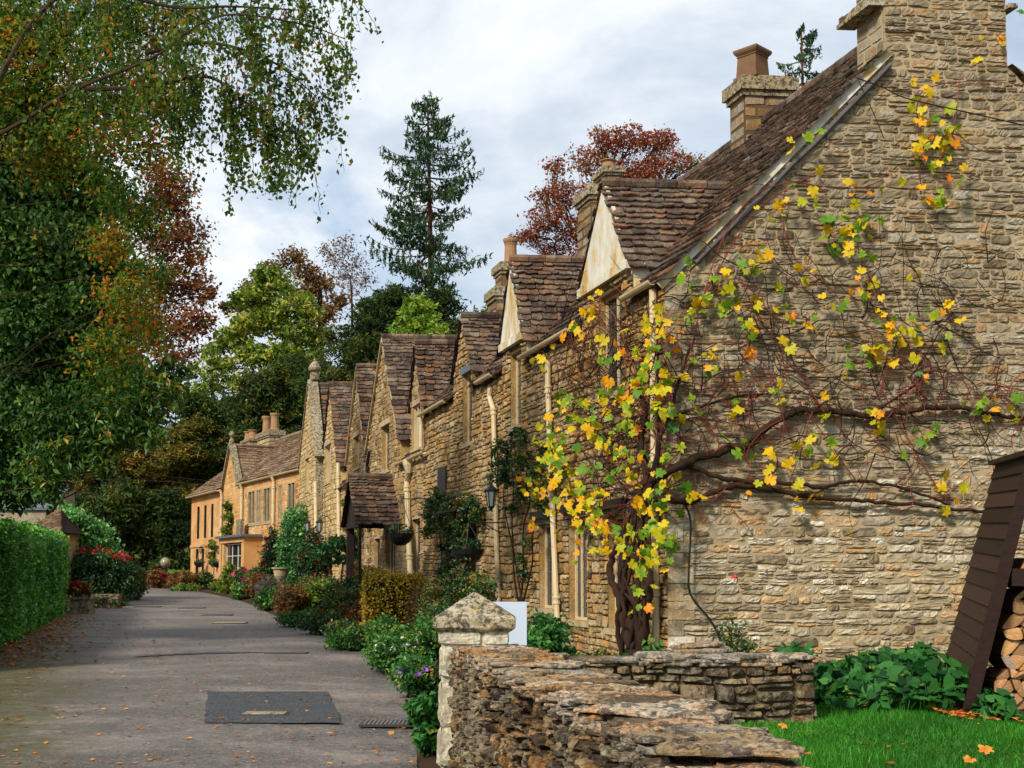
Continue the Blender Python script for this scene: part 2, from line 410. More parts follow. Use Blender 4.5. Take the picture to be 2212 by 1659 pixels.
M['terracotta'] = plain('terracotta', lin(160, 128, 96), .85, .15, .3, 6, dirt=lin(124, 100, 76))
M['oldpot'] = plain('weathered_pot', lin(122, 96, 74), .9, .1, .4, 7, dirt=lin(92, 74, 60))
M['board_white'] = plain('white_board', lin(186, 196, 208), .35, .4, .04, 2)
M['trunk'] = plain('tree_bark', lin(70, 58, 46), .95, .1, .35, 9, bd=.02)
M['trunk_red'] = plain('reddish_bark', lin(92, 62, 50), .95, .1, .35, 9, bd=.02)
M['vinewood'] = plain('vine_bark', lin(64, 48, 38), .95, .12, .45, 30, bd=.05, dirt=lin(34, 26, 22))
M['cane'] = plain('red_vine_cane', lin(116, 52, 44), .6, .3, .3, 6)
M['soil'] = plain('garden_soil', lin(64, 50, 38), .98, .1, .4, 6, bd=.03)
def glass_mat():
    t = NT('dark_window_glass')
    c = t.mix(t.noise(1.7, 3), lin(18, 20, 22), lin(44, 46, 46))
    return t.done(t.principled(c, .06, .6, t.bump(t.noise(5, 2), .004, .4)))
M['glass'] = glass_mat()
def render_mat():
    t = NT('stained_render')
    v = t.scaled((3.0, 3.0, 1.1)); n = t.noise(1.6, 6, .65, v); n2 = t.noise(1.3, 5, .6)
    c = t.ramp(t.math('ADD', t.math('MULTIPLY', n, .6), t.math('MULTIPLY', n2, .4)), [(.38, lin(214, 211, 202)), (.49, lin(198, 192, 176)), (.56, lin(190, 168, 122)), (.64, lin(170, 138, 86)), (.7, lin(142, 118, 80))])
    return t.done(t.principled(c, .85, .2, t.bump(t.noise(30, 5), .005, .6)))
M['render'] = render_mat()
def asphalt():
    t = NT('worn_asphalt')
    n1 = t.noise(.42, 7, .62, t.scaled((.55, 1.0, 1))); n2 = t.noise(55, 4, .75); n3 = t.noise(1.5, 7, .68, t.scaled((.6, 1.1, 1)), .2); n4 = t.noise(230, 2, .6)
    c = t.ramp(t.math('ADD', t.math('MULTIPLY', n1, .5), t.math('MULTIPLY', n3, .5)), [(.36, lin(48, 45, 44)), (.45, lin(70, 66, 63)), (.52, lin(98, 92, 87)), (.62, lin(136, 128, 120))])
    c = t.mix(t.math('MULTIPLY', t.ramp(n2, [(.4, (0, 0, 0, 1)), (.62, (1, 1, 1, 1))]), .45), c, t.mix(.8, c, lin(90, 86, 84), 'MULTIPLY'))
    n7 = t.noise(11, 5, .75, t.scaled((.8, 1.0, 1))); c = t.mix(t.math('MULTIPLY', t.ramp(n7, [(.36, (1, 1, 1, 1)), (.5, (0, 0, 0, 1))]), .45), c, lin(52, 50, 49)); c = t.mix(t.math('MULTIPLY', t.ramp(n7, [(.52, (0, 0, 0, 1)), (.66, (1, 1, 1, 1))]), .35), c, lin(150, 143, 136)); n6 = t.noise(30, 3, .75); c = t.mix(t.math('MULTIPLY', t.ramp(n6, [(.54, (0, 0, 0, 1)), (.66, (1, 1, 1, 1))]), .55), c, lin(164, 154, 144)); c = t.mix(t.math('MULTIPLY', t.ramp(n6, [(.32, (1, 1, 1, 1)), (.44, (0, 0, 0, 1))]), .6), c, lin(48, 44, 41))
    c = t.mix(t.math('MULTIPLY', t.ramp(n4, [(.52, (0, 0, 0, 1)), (.66, (1, 1, 1, 1))]), .5), c, lin(176, 166, 156)); c = t.mix(t.math('MULTIPLY', t.ramp(t.noise(120, 3, .7), [(.34, (1, 1, 1, 1)), (.46, (0, 0, 0, 1))]), .6), c, lin(50, 47, 45))
    sep = t.n('ShaderNodeSeparateXYZ', i_0=t.pos())
    # moss creeping in from the left verge
    edge = t.math('ADD', t.math('ADD', sep.outputs[0], t.math('MULTIPLY', sep.outputs[1], .32)), t.math('MULTIPLY', t.noise(.8, 6, .7), 2.6))
    mf = t.math('MULTIPLY', t.ramp(t.math('MULTIPLY', t.math('SUBTRACT', 1.7, edge), .5), [(.2, (0, 0, 0, 1)), (.8, (1, 1, 1, 1))]), t.ramp(t.noise(3.5, 6, .75), [(.34, (.15, .15, .15, 1)), (.52, (1, 1, 1, 1))]))
    c = t.mix(t.math('MULTIPLY', mf, .9), c, t.ramp(n2, [(.3, lin(50, 52, 22)), (.7, lin(88, 80, 36))]))
    h = t.math('ADD', t.math('MULTIPLY', n2, .6), t.math('MULTIPLY', n4, .4))
    rg = t.ramp(n3, [(.35, (.5, .5, .5, 1)), (.6, (.85, .85, .85, 1))])
    return t.done(t.principled(c, rg, .3, t.bump(t.math('ADD', t.math('MULTIPLY', n6, .6), t.math('MULTIPLY', n2, .4)), .018, .9)))
M['asphalt'] = asphalt()
def patch_mat():
    t = NT('fresh_tarmac'); n = t.noise(40, 3, .75); n2 = t.noise(1.8, 6, .65)
    c = t.mix(n2, lin(40, 42, 46), lin(78, 80, 82)); c = t.mix(t.math('MULTIPLY', t.ramp(n, [(.52, (0, 0, 0, 1)), (.64, (1, 1, 1, 1))]), .6), c, lin(122, 122, 120)); c = t.mix(t.math('MULTIPLY', t.ramp(n, [(.34, (1, 1, 1, 1)), (.46, (0, 0, 0, 1))]), .7), c, lin(24, 25, 27))
    return t.done(t.principled(c, .85, .2, t.bump(n, .015, .9)))
M['patch'] = patch_mat()
M['tar'] = plain('dark_tar', lin(56, 53, 51), .6, .4, .4, 6, bd=.004)
def ground_mat():
    t = NT('leafy_earth')
    c = t.ramp(t.noise(.8, 7, .7), [(.35, lin(44, 44, 24)), (.5, lin(66, 58, 34)), (.65, lin(60, 76, 34))])
    c = t.mix(t.ramp(t.noise(14, 5, .7), [(.5, (0, 0, 0, 1)), (.65, (.7, .7, .7, 1))]), c, lin(98, 62, 34))
    return t.done(t.principled(c, .95, .1, t.bump(t.noise(20, 5), .03, .8)))
M['ground'] = ground_mat()
def tinted(name, cols, sc, grain=(1, 1, 1), rough=.7, bd=.01, dk=.45):
    t = NT(name); n = t.noise(sc, 6, .7, t.scaled(grain)); c = t.ramp(t.tint(), cols)
    c = t.mix(t.math('MULTIPLY', t.ramp(n, [(.42, (0, 0, 0, 1)), (.6, (1, 1, 1, 1))]), dk), c, t.mix(1.0, c, (.3, .26, .24, 1), 'MULTIPLY'))
    return t.done(t.principled(c, rough, .2, t.bump(n, bd, .8)))
M['log_end'] = tinted('cut_wood', [(0, lin(150, 118, 88)), (.3, lin(190, 146, 104)), (.6, lin(216, 168, 118)), (.85, lin(196, 130, 80)), (1, lin(160, 148, 132))], 26, (1, 1, 3), .85)
M['darkwood'] = tinted('dark_stained_boards', [(0, lin(34, 22, 19)), (.5, lin(46, 30, 25)), (1, lin(62, 42, 34))], 9, (1, .6, 9), .6, .006)
M['plaster'] = stone_mat('stained_gold_render', [(0, lin(188, 146, 98)), (1, lin(206, 168, 120))], lichen=lin(210, 180, 138), lich=.4, dark=lin(160, 114, 66), drk=.6, bumpd=.006, stain_shade=(4.8, 6.6, lin(196, 132, 70), .5), spot=1.2)
M['globe'] = plain('frosted_globe', lin(150, 142, 120), .15, .6, .5, 3)
M['lawn'] = plain('lawn_turf', lin(48, 84, 22), .95, .1, .45, 3, bd=.02)
G = lambda *a: [(p, lin(*c, sat=1.02)) for p, c in a]
M['grass'] = leaf_mat('grass_blades', G((0, (36, 92, 20)), (.5, (62, 138, 28)), (.85, (96, 168, 40)), (1, (150, 150, 70))), .5, .3, .35)
M['ivy'] = leaf_mat('ivy_leaves', G((0, (32, 58, 24)), (.4, (58, 94, 40)), (.75, (94, 126, 54)), (.9, (140, 146, 50)), (1, (206, 150, 44))), .55, .2, .28)
M['autumn'] = leaf_mat('autumn_leaves', G((0, (46, 84, 30)), (.45, (96, 128, 40)), (.66, (156, 142, 42)), (.84, (212, 136, 38)), (1, (184, 74, 32))), .55, .2, .48)
M['birch'] = leaf_mat('birch_leaves', G((0, (54, 86, 30)), (.45, (98, 128, 42)), (.7, (146, 136, 46)), (.88, (204, 120, 42)), (1, (170, 76, 36))), .55, .2, .5)
M['copper'] = leaf_mat('copper_leaves', G((0, (84, 50, 32)), (.35, (124, 72, 42)), (.62, (152, 94, 50)), (.8, (150, 108, 52)), (1, (86, 108, 44))), .5, .3, .3)
M['chestnut'] = leaf_mat('green_leaves', G((0, (34, 62, 24)), (.5, (64, 102, 38)), (.85, (104, 134, 56)), (1, (190, 160, 56))), .45, .4, .3)
M['yew'] = leaf_mat('yew_needles', G((0, (32, 48, 22)), (.4, (60, 80, 33)), (.75, (96, 106, 44)), (1, (128, 106, 48))), .65, .15, .25)
M['cedar'] = leaf_mat('cedar_needles', G((0, (58, 66, 28)), (.4, (102, 104, 44)), (.75, (142, 130, 56)), (1, (168, 126, 58))), .65, .15, .25)
M['spruce'] = leaf_mat('spruce_needles', G((0, (22, 46, 28)), (.5, (46, 78, 46)), (.9, (76, 102, 56)), (1, (110, 86, 48))), .6, .25, .1)
M['lime'] = leaf_mat('light_green_leaves', G((0, (60, 82, 26)), (.4, (104, 128, 40)), (.75, (146, 160, 56)), (1, (190, 180, 80))), .5, .3, .35)
M['bright'] = leaf_mat('bright_green_leaves', G((0, (58, 92, 26)), (.5, (110, 148, 44)), (1, (164, 180, 66))), .5, .3, .35)
M['redtree'] = leaf_mat('red_autumn_leaves', G((0, (104, 50, 34)), (.4, (142, 70, 42)), (.7, (168, 92, 50)), (.9, (150, 108, 52)), (1, (110, 116, 50))), .5, .3, .35)
M['brown'] = leaf_mat('brown_leaves', G((0, (72, 52, 30)), (.5, (118, 84, 46)), (1, (140, 112, 60))), .6, .2, .3)
M['hedge'] = leaf_mat('hedge_leaves', G((0, (38, 86, 26)), (.4, (78, 146, 46)), (.8, (126, 190, 74)), (.97, (150, 206, 90)), (1, (190, 190, 70))), .4, .5, .25)
M['laurel'] = leaf_mat('laurel_leaves', G((0, (36, 80, 40)), (.45, (80, 140, 66)), (.85, (136, 186, 100)), (1, (176, 206, 126))), .35, .5, .2)
M['darkbush'] = leaf_mat('dark_shrub_leaves', G((0, (16, 40, 18)), (.5, (40, 78, 30)), (.85, (84, 112, 40)), (1, (150, 120, 50))), .4, .45, .2)
M['shrub'] = leaf_mat('garden_shrub_leaves', G((0, (26, 48, 18)), (.5, (66, 96, 36)), (.85, (112, 120, 50)), (1, (140, 96, 50))), .5, .35, .25)
M['privet'] = leaf_mat('golden_privet_leaves', G((0, (70, 66, 18)), (.4, (148, 130, 34)), (.75, (196, 168, 46)), (1, (206, 150, 50))), .45, .4, .3)
M['rust'] = leaf_mat('rusty_shrub_leaves', G((0, (66, 56, 26)), (.35, (112, 78, 38)), (.62, (146, 88, 48)), (.8, (110, 104, 44)), (1, (80, 100, 40))), .5, .3, .3)
M['crimson'] = leaf_mat('crimson_leaves', G((0, (84, 16, 20)), (.5, (168, 30, 40)), (1, (206, 70, 60))), .45, .4, .3)
M['herb'] = leaf_mat('bed_plant_leaves', G((0, (22, 56, 20)), (.5, (52, 108, 38)), (.85, (96, 142, 56)), (1, (150, 160, 60))), .45, .4, .25)
M['lav'] = leaf_mat('lavender_leaves', G((0, (60, 66, 44)), (.5, (104, 110, 78)), (1, (120, 104, 110))), .6, .2, .25)
M['bergenia'] = leaf_mat('broad_dark_leaves', G((0, (16, 50, 20)), (.5, (34, 84, 32)), (.9, (62, 116, 46)), (1, (110, 130, 50))), .6, .18, .15)
M['vine'] = leaf_mat('grape_leaves', G((0, (58, 112, 24)), (.22, (120, 158, 28)), (.42, (196, 190, 30)), (.65, (238, 192, 26)), (.85, (232, 140, 24)), (1, (168, 62, 24))), .5, .3, .4)
M['litter'] = leaf_mat('fallen_leaf', G((0, (110, 58, 26)), (.4, (178, 96, 34)), (.7, (214, 150, 56)), (1, (150, 42, 30))), .7, .2, .15)
M['white_petal'] = leaf_mat('white_petals', G((0, (210, 210, 200)), (1, (240, 240, 234))), .6, .2, .3)
M['purple_petal'] = leaf_mat('purple_petals', G((0, (112, 70, 150)), (1, (176, 120, 196))), .6, .2, .3)
M['pink_petal'] = leaf_mat('pink_petals', G((0, (176, 40, 92)), (1, (214, 90, 130))), .6, .2, .3)
M['red_petal'] = leaf_mat('red_petals', G((0, (116, 20, 30)), (1, (170, 42, 50))), .6, .2, .3)
# ------------------------------------------------------------------ frames for rows of houses
class Frame:
    def __init__(s, o, u, n, v): s.o, s.u, s.n, s.v = o, u, n, v
    def p(s, a, z, off=0.0): return s.o + s.u * a + s.n * off + K * z
    def q(s, a, c, z): return s.o + s.u * a + s.v * c + K * z
    def at(s, px, py, off=0.0):
        d = ray(px, py); t = np.dot(s.o + s.n * off - EYE, s.n) / np.dot(d, s.n); w = EYE + d * t
        return float(np.dot(w - s.o, s.u)), float(w[2])
    def fm(s, off=0.0): return planar(s.o + s.n * off, s.u, K, s.n)
    def boxq(s, mb, a0, a1, c0, c1, z0, z1, t=.5, mi=0):
        return boxv(mb, s.q(a0, c0, z0), s.u * (a1 - a0), s.v * (c1 - c0), K * (z1 - z0), t, mi)
    def boxn(s, mb, a0, a1, n0, n1, z0, z1, t=.5, mi=0):
        return boxv(mb, s.p(a0, z0, n0), s.u * (a1 - a0), s.n * (n1 - n0), K * (z1 - z0), t, mi)
ROW = Frame(C0, U, N, V)
TAN = 1.03; HW = 3.83                                     # main roof pitch, half width of the row

def up_normal(a, b):
    n = unit(np.cross(a, b)); return n if n[2] > 0 else -n
def main_roof(f, root, s0, s1, eave, notches, mat='tile', tan=TAN, hw=HW, ov=0.16, name='roof', e=(.15, .24), w=(.18, .36), back=True, cut=None, wav=0.0):
    a = math.atan(tan); sd = f.v * math.cos(a) + K * math.sin(a); nd = up_normal(f.u, sd)
    L = hw / math.cos(a)
    o = f.q(0, 0, eave + .03)
    fm0 = planar(o, f.u, sd, nd)
    fm = (lambda u, v, h: fm0(u, v, h + wav * np.sin(u * 1.1) * np.sin(v * 1.3 + u * .4))) if wav else fm0
    poly = [(s0, -ov), (s1, -ov), (s1, L), (s0, L)]
    holes = [[(x0, -ov - .05), (x1, -ov - .05), (xm, (zr - eave) / math.sin(a))] for x0, x1, xm, zr in notches]
    if cut: holes.append(rect(-1, cut[0], cut[1] / math.cos(a), L + 1))
    mb = MB(); tiles(mb, poly, holes, fm, e, w)
    sU = s0 + (.14 if cut else .02); und = [(sU, 0.02)]
    for x0, x1, xm, zr in sorted(notches): und += [(x0, .02), (xm, (zr - eave) / math.sin(a) - .1), (x1, .02)]
    und += [(s1 - .02, .02), (s1 - .02, L), (sU, L)]
    flat(mb, und, [], fm0, mi=1, h=-.02)
    if back:
        sd2 = -f.v * math.cos(a) + K * math.sin(a)
        fm2 = planar(f.q(0, 2 * hw, eave + .03), f.u, sd2, up_normal(f.u, sd2))
        tiles(mb, poly, [rect(-1, cut[0], (2 * hw - cut[2]) / math.cos(a), L + 1)] if cut else [], fm2, (.25, .3), (.4, .6)); flat(mb, [(sU, 0), (s1 - .02, 0), (s1 - .02, L), (sU, L)], [], fm2, mi=1, h=-.02)
    zr = eave + hw * tan
    x = s0 if not cut else cut[0]
    while x < s1 - .1:                                     # ridge stones
        w_ = min(R.uniform(.4, .6), s1 - x)
        tube(mb, [f.q(x, hw, zr + .05), f.q(x + w_ - .015, hw, zr + .055)], .11, 8, R.random())
        x += w_
    return obj(name, mb, [M[mat], M['under']], root)
def gable_roof(f, root, sa, sb, sm, zb, za, eave, cf=-.14, ov=.12, mat='tile', tan=TAN, name='dormer_roof', e=(.13, .2), w=(.16, .32), cmax=None, ridge=.09):
    mb = MB()
    for se, sg in ((sa, -1), (sb, 1)):
        k = (za - zb) / abs(sm - se)
        s_e = se + sg * ov; z_e = zb - ov * k
        w_ = f.u * (sm - s_e) + K * (za - z_e); L = np.linalg.norm(w_); w_ /= L
        nd = up_normal(f.v, w_)
        cb = lambda z: (min((z - eave) / tan + .18, cmax or 99))
        fm = planar(f.q(s_e, 0, z_e), f.v, w_, nd)
        poly = [(cf, 0), (max(cb(z_e), cf + .1), 0), (cb(za), L), (cf, L)]
        tiles(mb, poly, [], fm, e, w)
        flat(mb, [(cf + .05, .03), (max(cb(z_e), cf + .1), .03), (cb(za), L), (cf + .05, L)], [], fm, mi=1, h=-.015)
    x = cf
    c1 = min((za - eave) / tan + .1, cmax or 99)
    while x < c1 - .05:
        w_ = min(R.uniform(.3, .5), c1 - x)
        tube(mb, [f.q(sm, x, za + .03), f.q(sm, x + w_ - .012, za + .035)], ridge, 8, R.random()); x += w_
    return obj(name, mb, [M[mat], M['under']], root)
def wall(f, root, name, outline, holes, mats, h=(.07, .15), l=(.16, .42), relief=.02, rev=.16, gu=6, gv=4, fm=None, split=.3, gap=.007, **kw):
    fm = fm or f.fm()
    mh = kw.pop('mh', 0.0); mb = MB(); flat(mb, outline, holes, fm, mi=0, h=mh); reveals(mb, holes, fm, rev, mi=2)
    m2 = MB()
    st = MB(); stones(st, layout(outline, [rect(q[0][0] - .0, q[1][0] + .0, q[0][1], q[2][1]) for q in holes], h, l, split), fm, relief, gap, gu, gv, **kw)
    off = mb.n
    mb.V += st.V; mb.T += st.T; mb.n += st.n
    for (k, mi), lst in st.F.items(): mb.F.setdefault((k, 1), []).extend([q + off for q in lst])
    return obj(name, mb, list(mats) + [mats[1]], root)
def window(f, root, s0, s1, z0, z1, lights=2, rec=.1, lead=0, sill=True, lintel=None, fmat='cream', fw=.045, name='window', stone=False, trans=0):
    mb = MB()
    d0, d1 = -rec - .05, -rec + (.06 if stone else .0)
    for a0, a1, b0, b1 in ((s0, s0 + fw, z0, z1), (s1 - fw, s1, z0, z1), (s0 + fw, s1 - fw, z0, z0 + fw), (s0 + fw, s1 - fw, z1 - fw, z1)):
        f.boxn(mb, a0, a1, d0, d1, b0, b1)
    for k in range(1, lights):
        x = s0 + (s1 - s0) * k / lights; f.boxn(mb, x - fw * .55, x + fw * .55, d0, d1 - .002, z0 + fw, z1 - fw)
    for k in range(1, trans + 1):
        z = z0 + (z1 - z0) * k / (trans + 1); f.boxn(mb, s0 + fw, s1 - fw, d0, d1 - .012, z - .014, z + .014)
    w = obj(name, mb, M[fmat], root)
    p = MB(); f.boxn(p, s0 + .01, s1 - .01, -rec - .045, -rec - .03, z0 + .01, z1 - .01)
    obj('pane', p, M['glass'], w)
    if lead:
        g = MB(); nx = max(2, int((s1 - s0) / lead)); nz = max(2, int((z1 - z0) / (lead * 1.3)))
        for i in range(1, nx): x = s0 + (s1 - s0) * i / nx; f.boxn(g, x - .006, x + .006, -rec - .03, -rec - .022, z0 + .03, z1 - .03)
        for i in range(1, nz): z = z0 + (z1 - z0) * i / nz; f.boxn(g, s0 + .03, s1 - .03, -rec - .031, -rec - .02, z - .006, z + .006)
        obj('leading', g, M['greywood'], w)
    if sill:
        q = MB(); f.boxn(q, s0 - .06, s1 + .06, -rec - .02, .05, z0 - .09, z0 - .002); obj('sill', q, M['ashlar'], w)
    if lintel:
        q = MB(); f.boxn(q, s0 - .14, s1 + .14, -.03, .04, z1 + .004, z1 + .16); obj('lintel', q, M[lintel], w)
    return w
def gutter(f, root, s0, s1, z, n=.15, r=.065, mat='cream'):
    mb = MB(); th = np.linspace(PI, 2 * PI, 8)
    prof = [(math.cos(t) * r, math.sin(t) * r) for t in th] + [(math.cos(t) * (r - .012), math.sin(t) * (r - .012)) for t in th[::-1]]
    v = [f.p(s, z + b, n + a) for s in (s0, s1) for a, b in prof]; m = len(prof)
    mb.add(v, [(i, (i + 1) % m, m + (i + 1) % m, m + i) for i in range(m)] + [tuple(range(m - 1, -1, -1)), tuple(range(m, 2 * m))])
    s = s0 + .2
    while s < s1: f.boxn(mb, s, s + .03, .0, n - r * .5, z - .05, z - .02); s += .9
    return obj('gutter', mb, M[mat], root, smooth=False)
def pipe(f, root, pts, r=.05, hopper=False, mat='cream', n=.09):
    """pts: (s, z[, off])"""
    P = np.array([f.p(p[0], p[1], p[2] if len(p) > 2 else n) for p in pts])
    mb = MB(); tube(mb, P, r, 10)
    z = P[0][2] - .5
    while z > P[-1][2] + .3:
        i = np.argmax(P[:, 2] < z); a = (P[i - 1][2] - z) / (P[i - 1][2] - P[i][2] + 1e-6); q = P[i - 1] + (P[i] - P[i - 1]) * a
        lathe(mb, [(r * 1.05, -.07), (r * 1.35, -.06), (r * 1.35, -.03), (r * 1.15, -.02), (r * 1.15, .02), (r * 1.35, .03), (r * 1.35, .06), (r * 1.05, .07)], q, 10)
        z -= 1.75
    if hopper: lathe(mb, [(r, -.12), (r * 1.4, -.05), (r * 2.2, .1), (r * 2.4, .22), (r * 2.0, .23)], P[0], 10)
    return obj('drainpipe', mb, M[mat], root, smooth=False)
def chimney(f, root, a0, a1, c0, c1, z0, z1, mat='chimney', cap=.16, pots=(), lean=0, hh=(.2, .28), ll=(.25, .5), pot_mat='terracotta', pot_sq=False):
    mb = MB()
    f.boxq(mb, a0, a1, c0, c1, z0, z1, mi=1)
    sides = [(f.q(a0, c0, z0), f.v, -f.u, c1 - c0), (f.q(a1, c0, z0), -f.u, -f.v, a1 - a0), (f.q(a1, c1, z0), -f.v, f.u, c1 - c0), (f.q(a0, c1, z0), f.u, f.v, a1 - a0)]
    for o, ud, nd, w in sides:
        st = MB(); stones(st, layout(rect(0, w, 0, z1 - z0), [], hh, ll, .0), planar(o, ud, K, nd), .014, .005, 4, 3, .015, wav=0)
        off = mb.n; mb.V += st.V; mb.T += st.T; mb.n += st.n
        for (k, mi), lst in st.F.items(): mb.F.setdefault((k, 0), []).extend([q + off for q in lst])
    ch = obj('chimney', mb, [M[mat], M['mortar_dark']], root)
    cp = MB()
    f.boxq(cp, a0 - .05, a1 + .05, c0 - .05, c1 + .05, z1 - cap * 1.3, z1 - cap * .8, .4)
    f.boxq(cp, a0 - .1, a1 + .1, c0 - .1, c1 + .1, z1 - cap * .8, z1 + cap * .3, .6)
    f.boxq(cp, a0 - .04, a1 + .04, c0 - .04, c1 + .04, z1 + cap * .3, z1 + cap * .55, .5)
    obj('chimney_cap', cp, M['oldcap'], ch)
    for a, c, r, h in pots:
        pm = MB(); zt = z1 + cap * .55
        seg = 4 if pot_sq else 14
        lathe(pm, [(r * 1.2, 0), (r * 1.2, h * .08), (r * 1.02, h * .12), (r * .92, h * .74), (r * 1.0, h * .77), (r * .95, h * .8), (r * 1.12, h * .87), (r * 1.2, h * .93), (r * 1.2, h), (r * .85, h), (r * .8, h * .5)], f.q(a, c, zt), seg)
        obj('chimney_pot', pm, M[pot_mat], ch)
    return ch

# ------------------------------------------------------------------ ground, lane, lawn
def hill(x, y):
    z = Zr(y) - .06
    def sm(t): t = np.clip(t, 0, 1); return t * t * (3 - 2 * t)
    z += sm((y - 84) / 70) * 17
    cx = (x - C0[0]) * -N[0] + (y - C0[1]) * -N[1]
    z += sm((cx - 13) / 50) * 12 * sm((y - 22) / 20)
    z += sm((-x - 30 - .12 * y) / 60) * 10
    return float(z)
xs = np.concatenate([np.linspace(-600, -60, 12), np.linspace(-54, 60, 39), np.linspace(75, 600, 12)])
ys = np.concatenate([np.linspace(-120, -12, 6), np.linspace(-6, 11, 5), np.linspace(14, 72, 21), np.linspace(76, 200, 25), np.linspace(230, 900, 10)])
g = MB(); V_ = [(x, y, hill(x, y)) for y in ys for x in xs]; nx = len(xs)
g.add(V_, [(j * nx + i, j * nx + i + 1, (j + 1) * nx + i + 1, (j + 1) * nx + i) for j in range(len(ys) - 1) for i in range(nx - 1)])
props(obj('ground', g, M['ground'], smooth=True), 'leaf strewn earth beneath the trees and hedges', kind='structure')

RE = [(.5, -6), (.3, 2), (-.45, 5), (-.72, 10), (-.8, 10.7), (-1.19, 15.6), (-2.6, 22.8), (-5.2, 31.5), (-7.7, 40), (-10.3, 49), (-12.6, 56), (-18.4, 71), (-26, 82)]
LE = [(-6.0, -6), (-6.2, 2), (-6.4, 5), (-7.3, 10), (-7.5, 10.7), (-8.7, 15.6), (-10.2, 22.8), (-12.6, 31.5), (-15.2, 40), (-18, 49), (-20, 56), (-25, 71), (-40, 90)]
def rows(Lp, Rp, zf, n=8):
    L = []; Rr = []
    for i in range(len(Lp) - 1):
        for k in range(n):
            t = k / n; L.append(np.array(Lp[i]) * (1 - t) + np.array(Lp[i + 1]) * t); Rr.append(np.array(Rp[i]) * (1 - t) + np.array(Rp[i + 1]) * t)
    L.append(np.array(Lp[-1])); Rr.append(np.array(Rp[-1])); m = MB(); nn = 9; v = []
    for a, b in zip(L, Rr):
        for j in range(nn):
            q = a + (b - a) * j / (nn - 1); v.append((q[0], q[1], zf(q[0], q[1], j / (nn - 1))))
    m.add(v, [(i * nn + j, i * nn + j + 1, (i + 1) * nn + j + 1, (i + 1) * nn + j) for i in range(len(L) - 1) for j in range(nn - 1)])
    return m
props(obj('lane_road', rows(LE, RE, lambda x, y, t: Zr(y) + .004 * math.sin(x * 1.1) - .03 * (abs(t - .5) * 2) ** 4), M['asphalt'], smooth=True), 'worn grey asphalt lane with mossy left edge', kind='structure')
def gy(pts, z): return np.array([(x, y, Zr(y) + z) for x, y in pts])
def gpt(px, py, dz=0.0):
    d = ray(px, py); Y = 12.0
    for _ in range(30): Y = (1.6 - Zr(Y) - dz) * d[1] / -d[2]
    return np.array([d[0] / d[1] * Y, Y, Zr(Y) + dz])
def slab_on_road(name, pxs, dz, mat, label, th=0.0):
    m = MB(); P0 = np.array([gpt(a, b, 0) for a, b in pxs]); P = []
    for i in range(len(P0)):
        for k in range(14): P.append(P0[i] + (P0[(i + 1) % len(P0)] - P0[i]) * k / 14 + R.normal(0, .013, 3) * np.array([1, 1, 0]))
    P = np.array(P); P[:, 2] += dz; c = P.mean(0)
    m.add(np.concatenate([P, c[None]]), [(i, (i + 1) % len(P), len(P)) for i in range(len(P))])
    return props(obj(name, m, M[mat]), label, kind='structure')
slab_on_road('road_patch', [(441, 1563), (738, 1563), (706, 1495), (448, 1495)], .009, 'patch', 'dark rectangular tarmac repair on the lane')
def tar_streak(pts, w0):
    m = MB(); c = np.array([gpt(a, b) for a, b in pts]); c = smoothpath(c, 8); n = len(c); d = np.gradient(c, axis=0); s = unit(np.stack([-d[:, 1], d[:, 0], d[:, 2] * 0], 1))
    w = w0 * (R.uniform(.5, 1.2, n)) * np.sin(np.linspace(.15, PI - .15, n))
    v = np.concatenate([c + s * w[:, None], c - s * w[:, None]]); v[:, 2] += .01
    m.add(v, [(i, i + 1, n + i + 1, n + i) for i in range(n - 1)]); return m
st = tar_streak([(285, 1420), (340, 1416), (400, 1413), (470, 1411), (560, 1410), (600, 1411)], .22)
props(obj('tar_band', st, M['tar'], smooth=False), 'dark tar band sealed across the lane', kind='structure')
def cover(name, px, w, d, mat, label, rim='tar', slots=0, rot=0):
    c = gpt(*px); t = thing(name, label, 'cover', c)
    m = MB(); boxw(m, c[0] - w / 2, c[0] + w / 2, c[1] - d / 2, c[1] + d / 2, c[2] - .01, c[2] + .014)
    obj('frame', m, M[rim], t)
    m = MB()
    if slots:
        for i in range(slots):
            x = c[0] - w / 2 + .04 + (w - .08) * i / slots; boxw(m, x, x + (w - .08) / slots * .6, c[1] - d / 2 + .03, c[1] + d / 2 - .03, c[2], c[2] + .022)
    else: boxw(m, c[0] - w / 2 + .03, c[0] + w / 2 - .03, c[1] - d / 2 + .03, c[1] + d / 2 - .03, c[2], c[2] + .022)
    obj('lid', m, M[mat], t)
cover('manhole_cover', (573, 1543), .52, .32, 'coping', 'rusty brown access cover set in the dark tarmac patch')
cover('drain_grate', (842, 1563), .6, .42, 'greywood', 'dark slotted drain grate beside the front flower bed', slots=12)
cover('drain_grate', (620, 1411), .75, .35, 'greywood', 'pale slotted drain grate at the end of the tar band', slots=14)
cover('drain_grate', (497, 1346), .9, .4, 'ashlar', 'pale stone drain cover further up the lane', slots=0)
for px, lb in (((320, 1311), 'thin dark cover at the left of the lane far end'), ((415, 1314), 'thin dark cover by the lane far end middle'), ((470, 1329), 'wider dark cover nearest the lavender bush')):
    cover('manhole_cover', px, .9, .5, 'tar', lb)

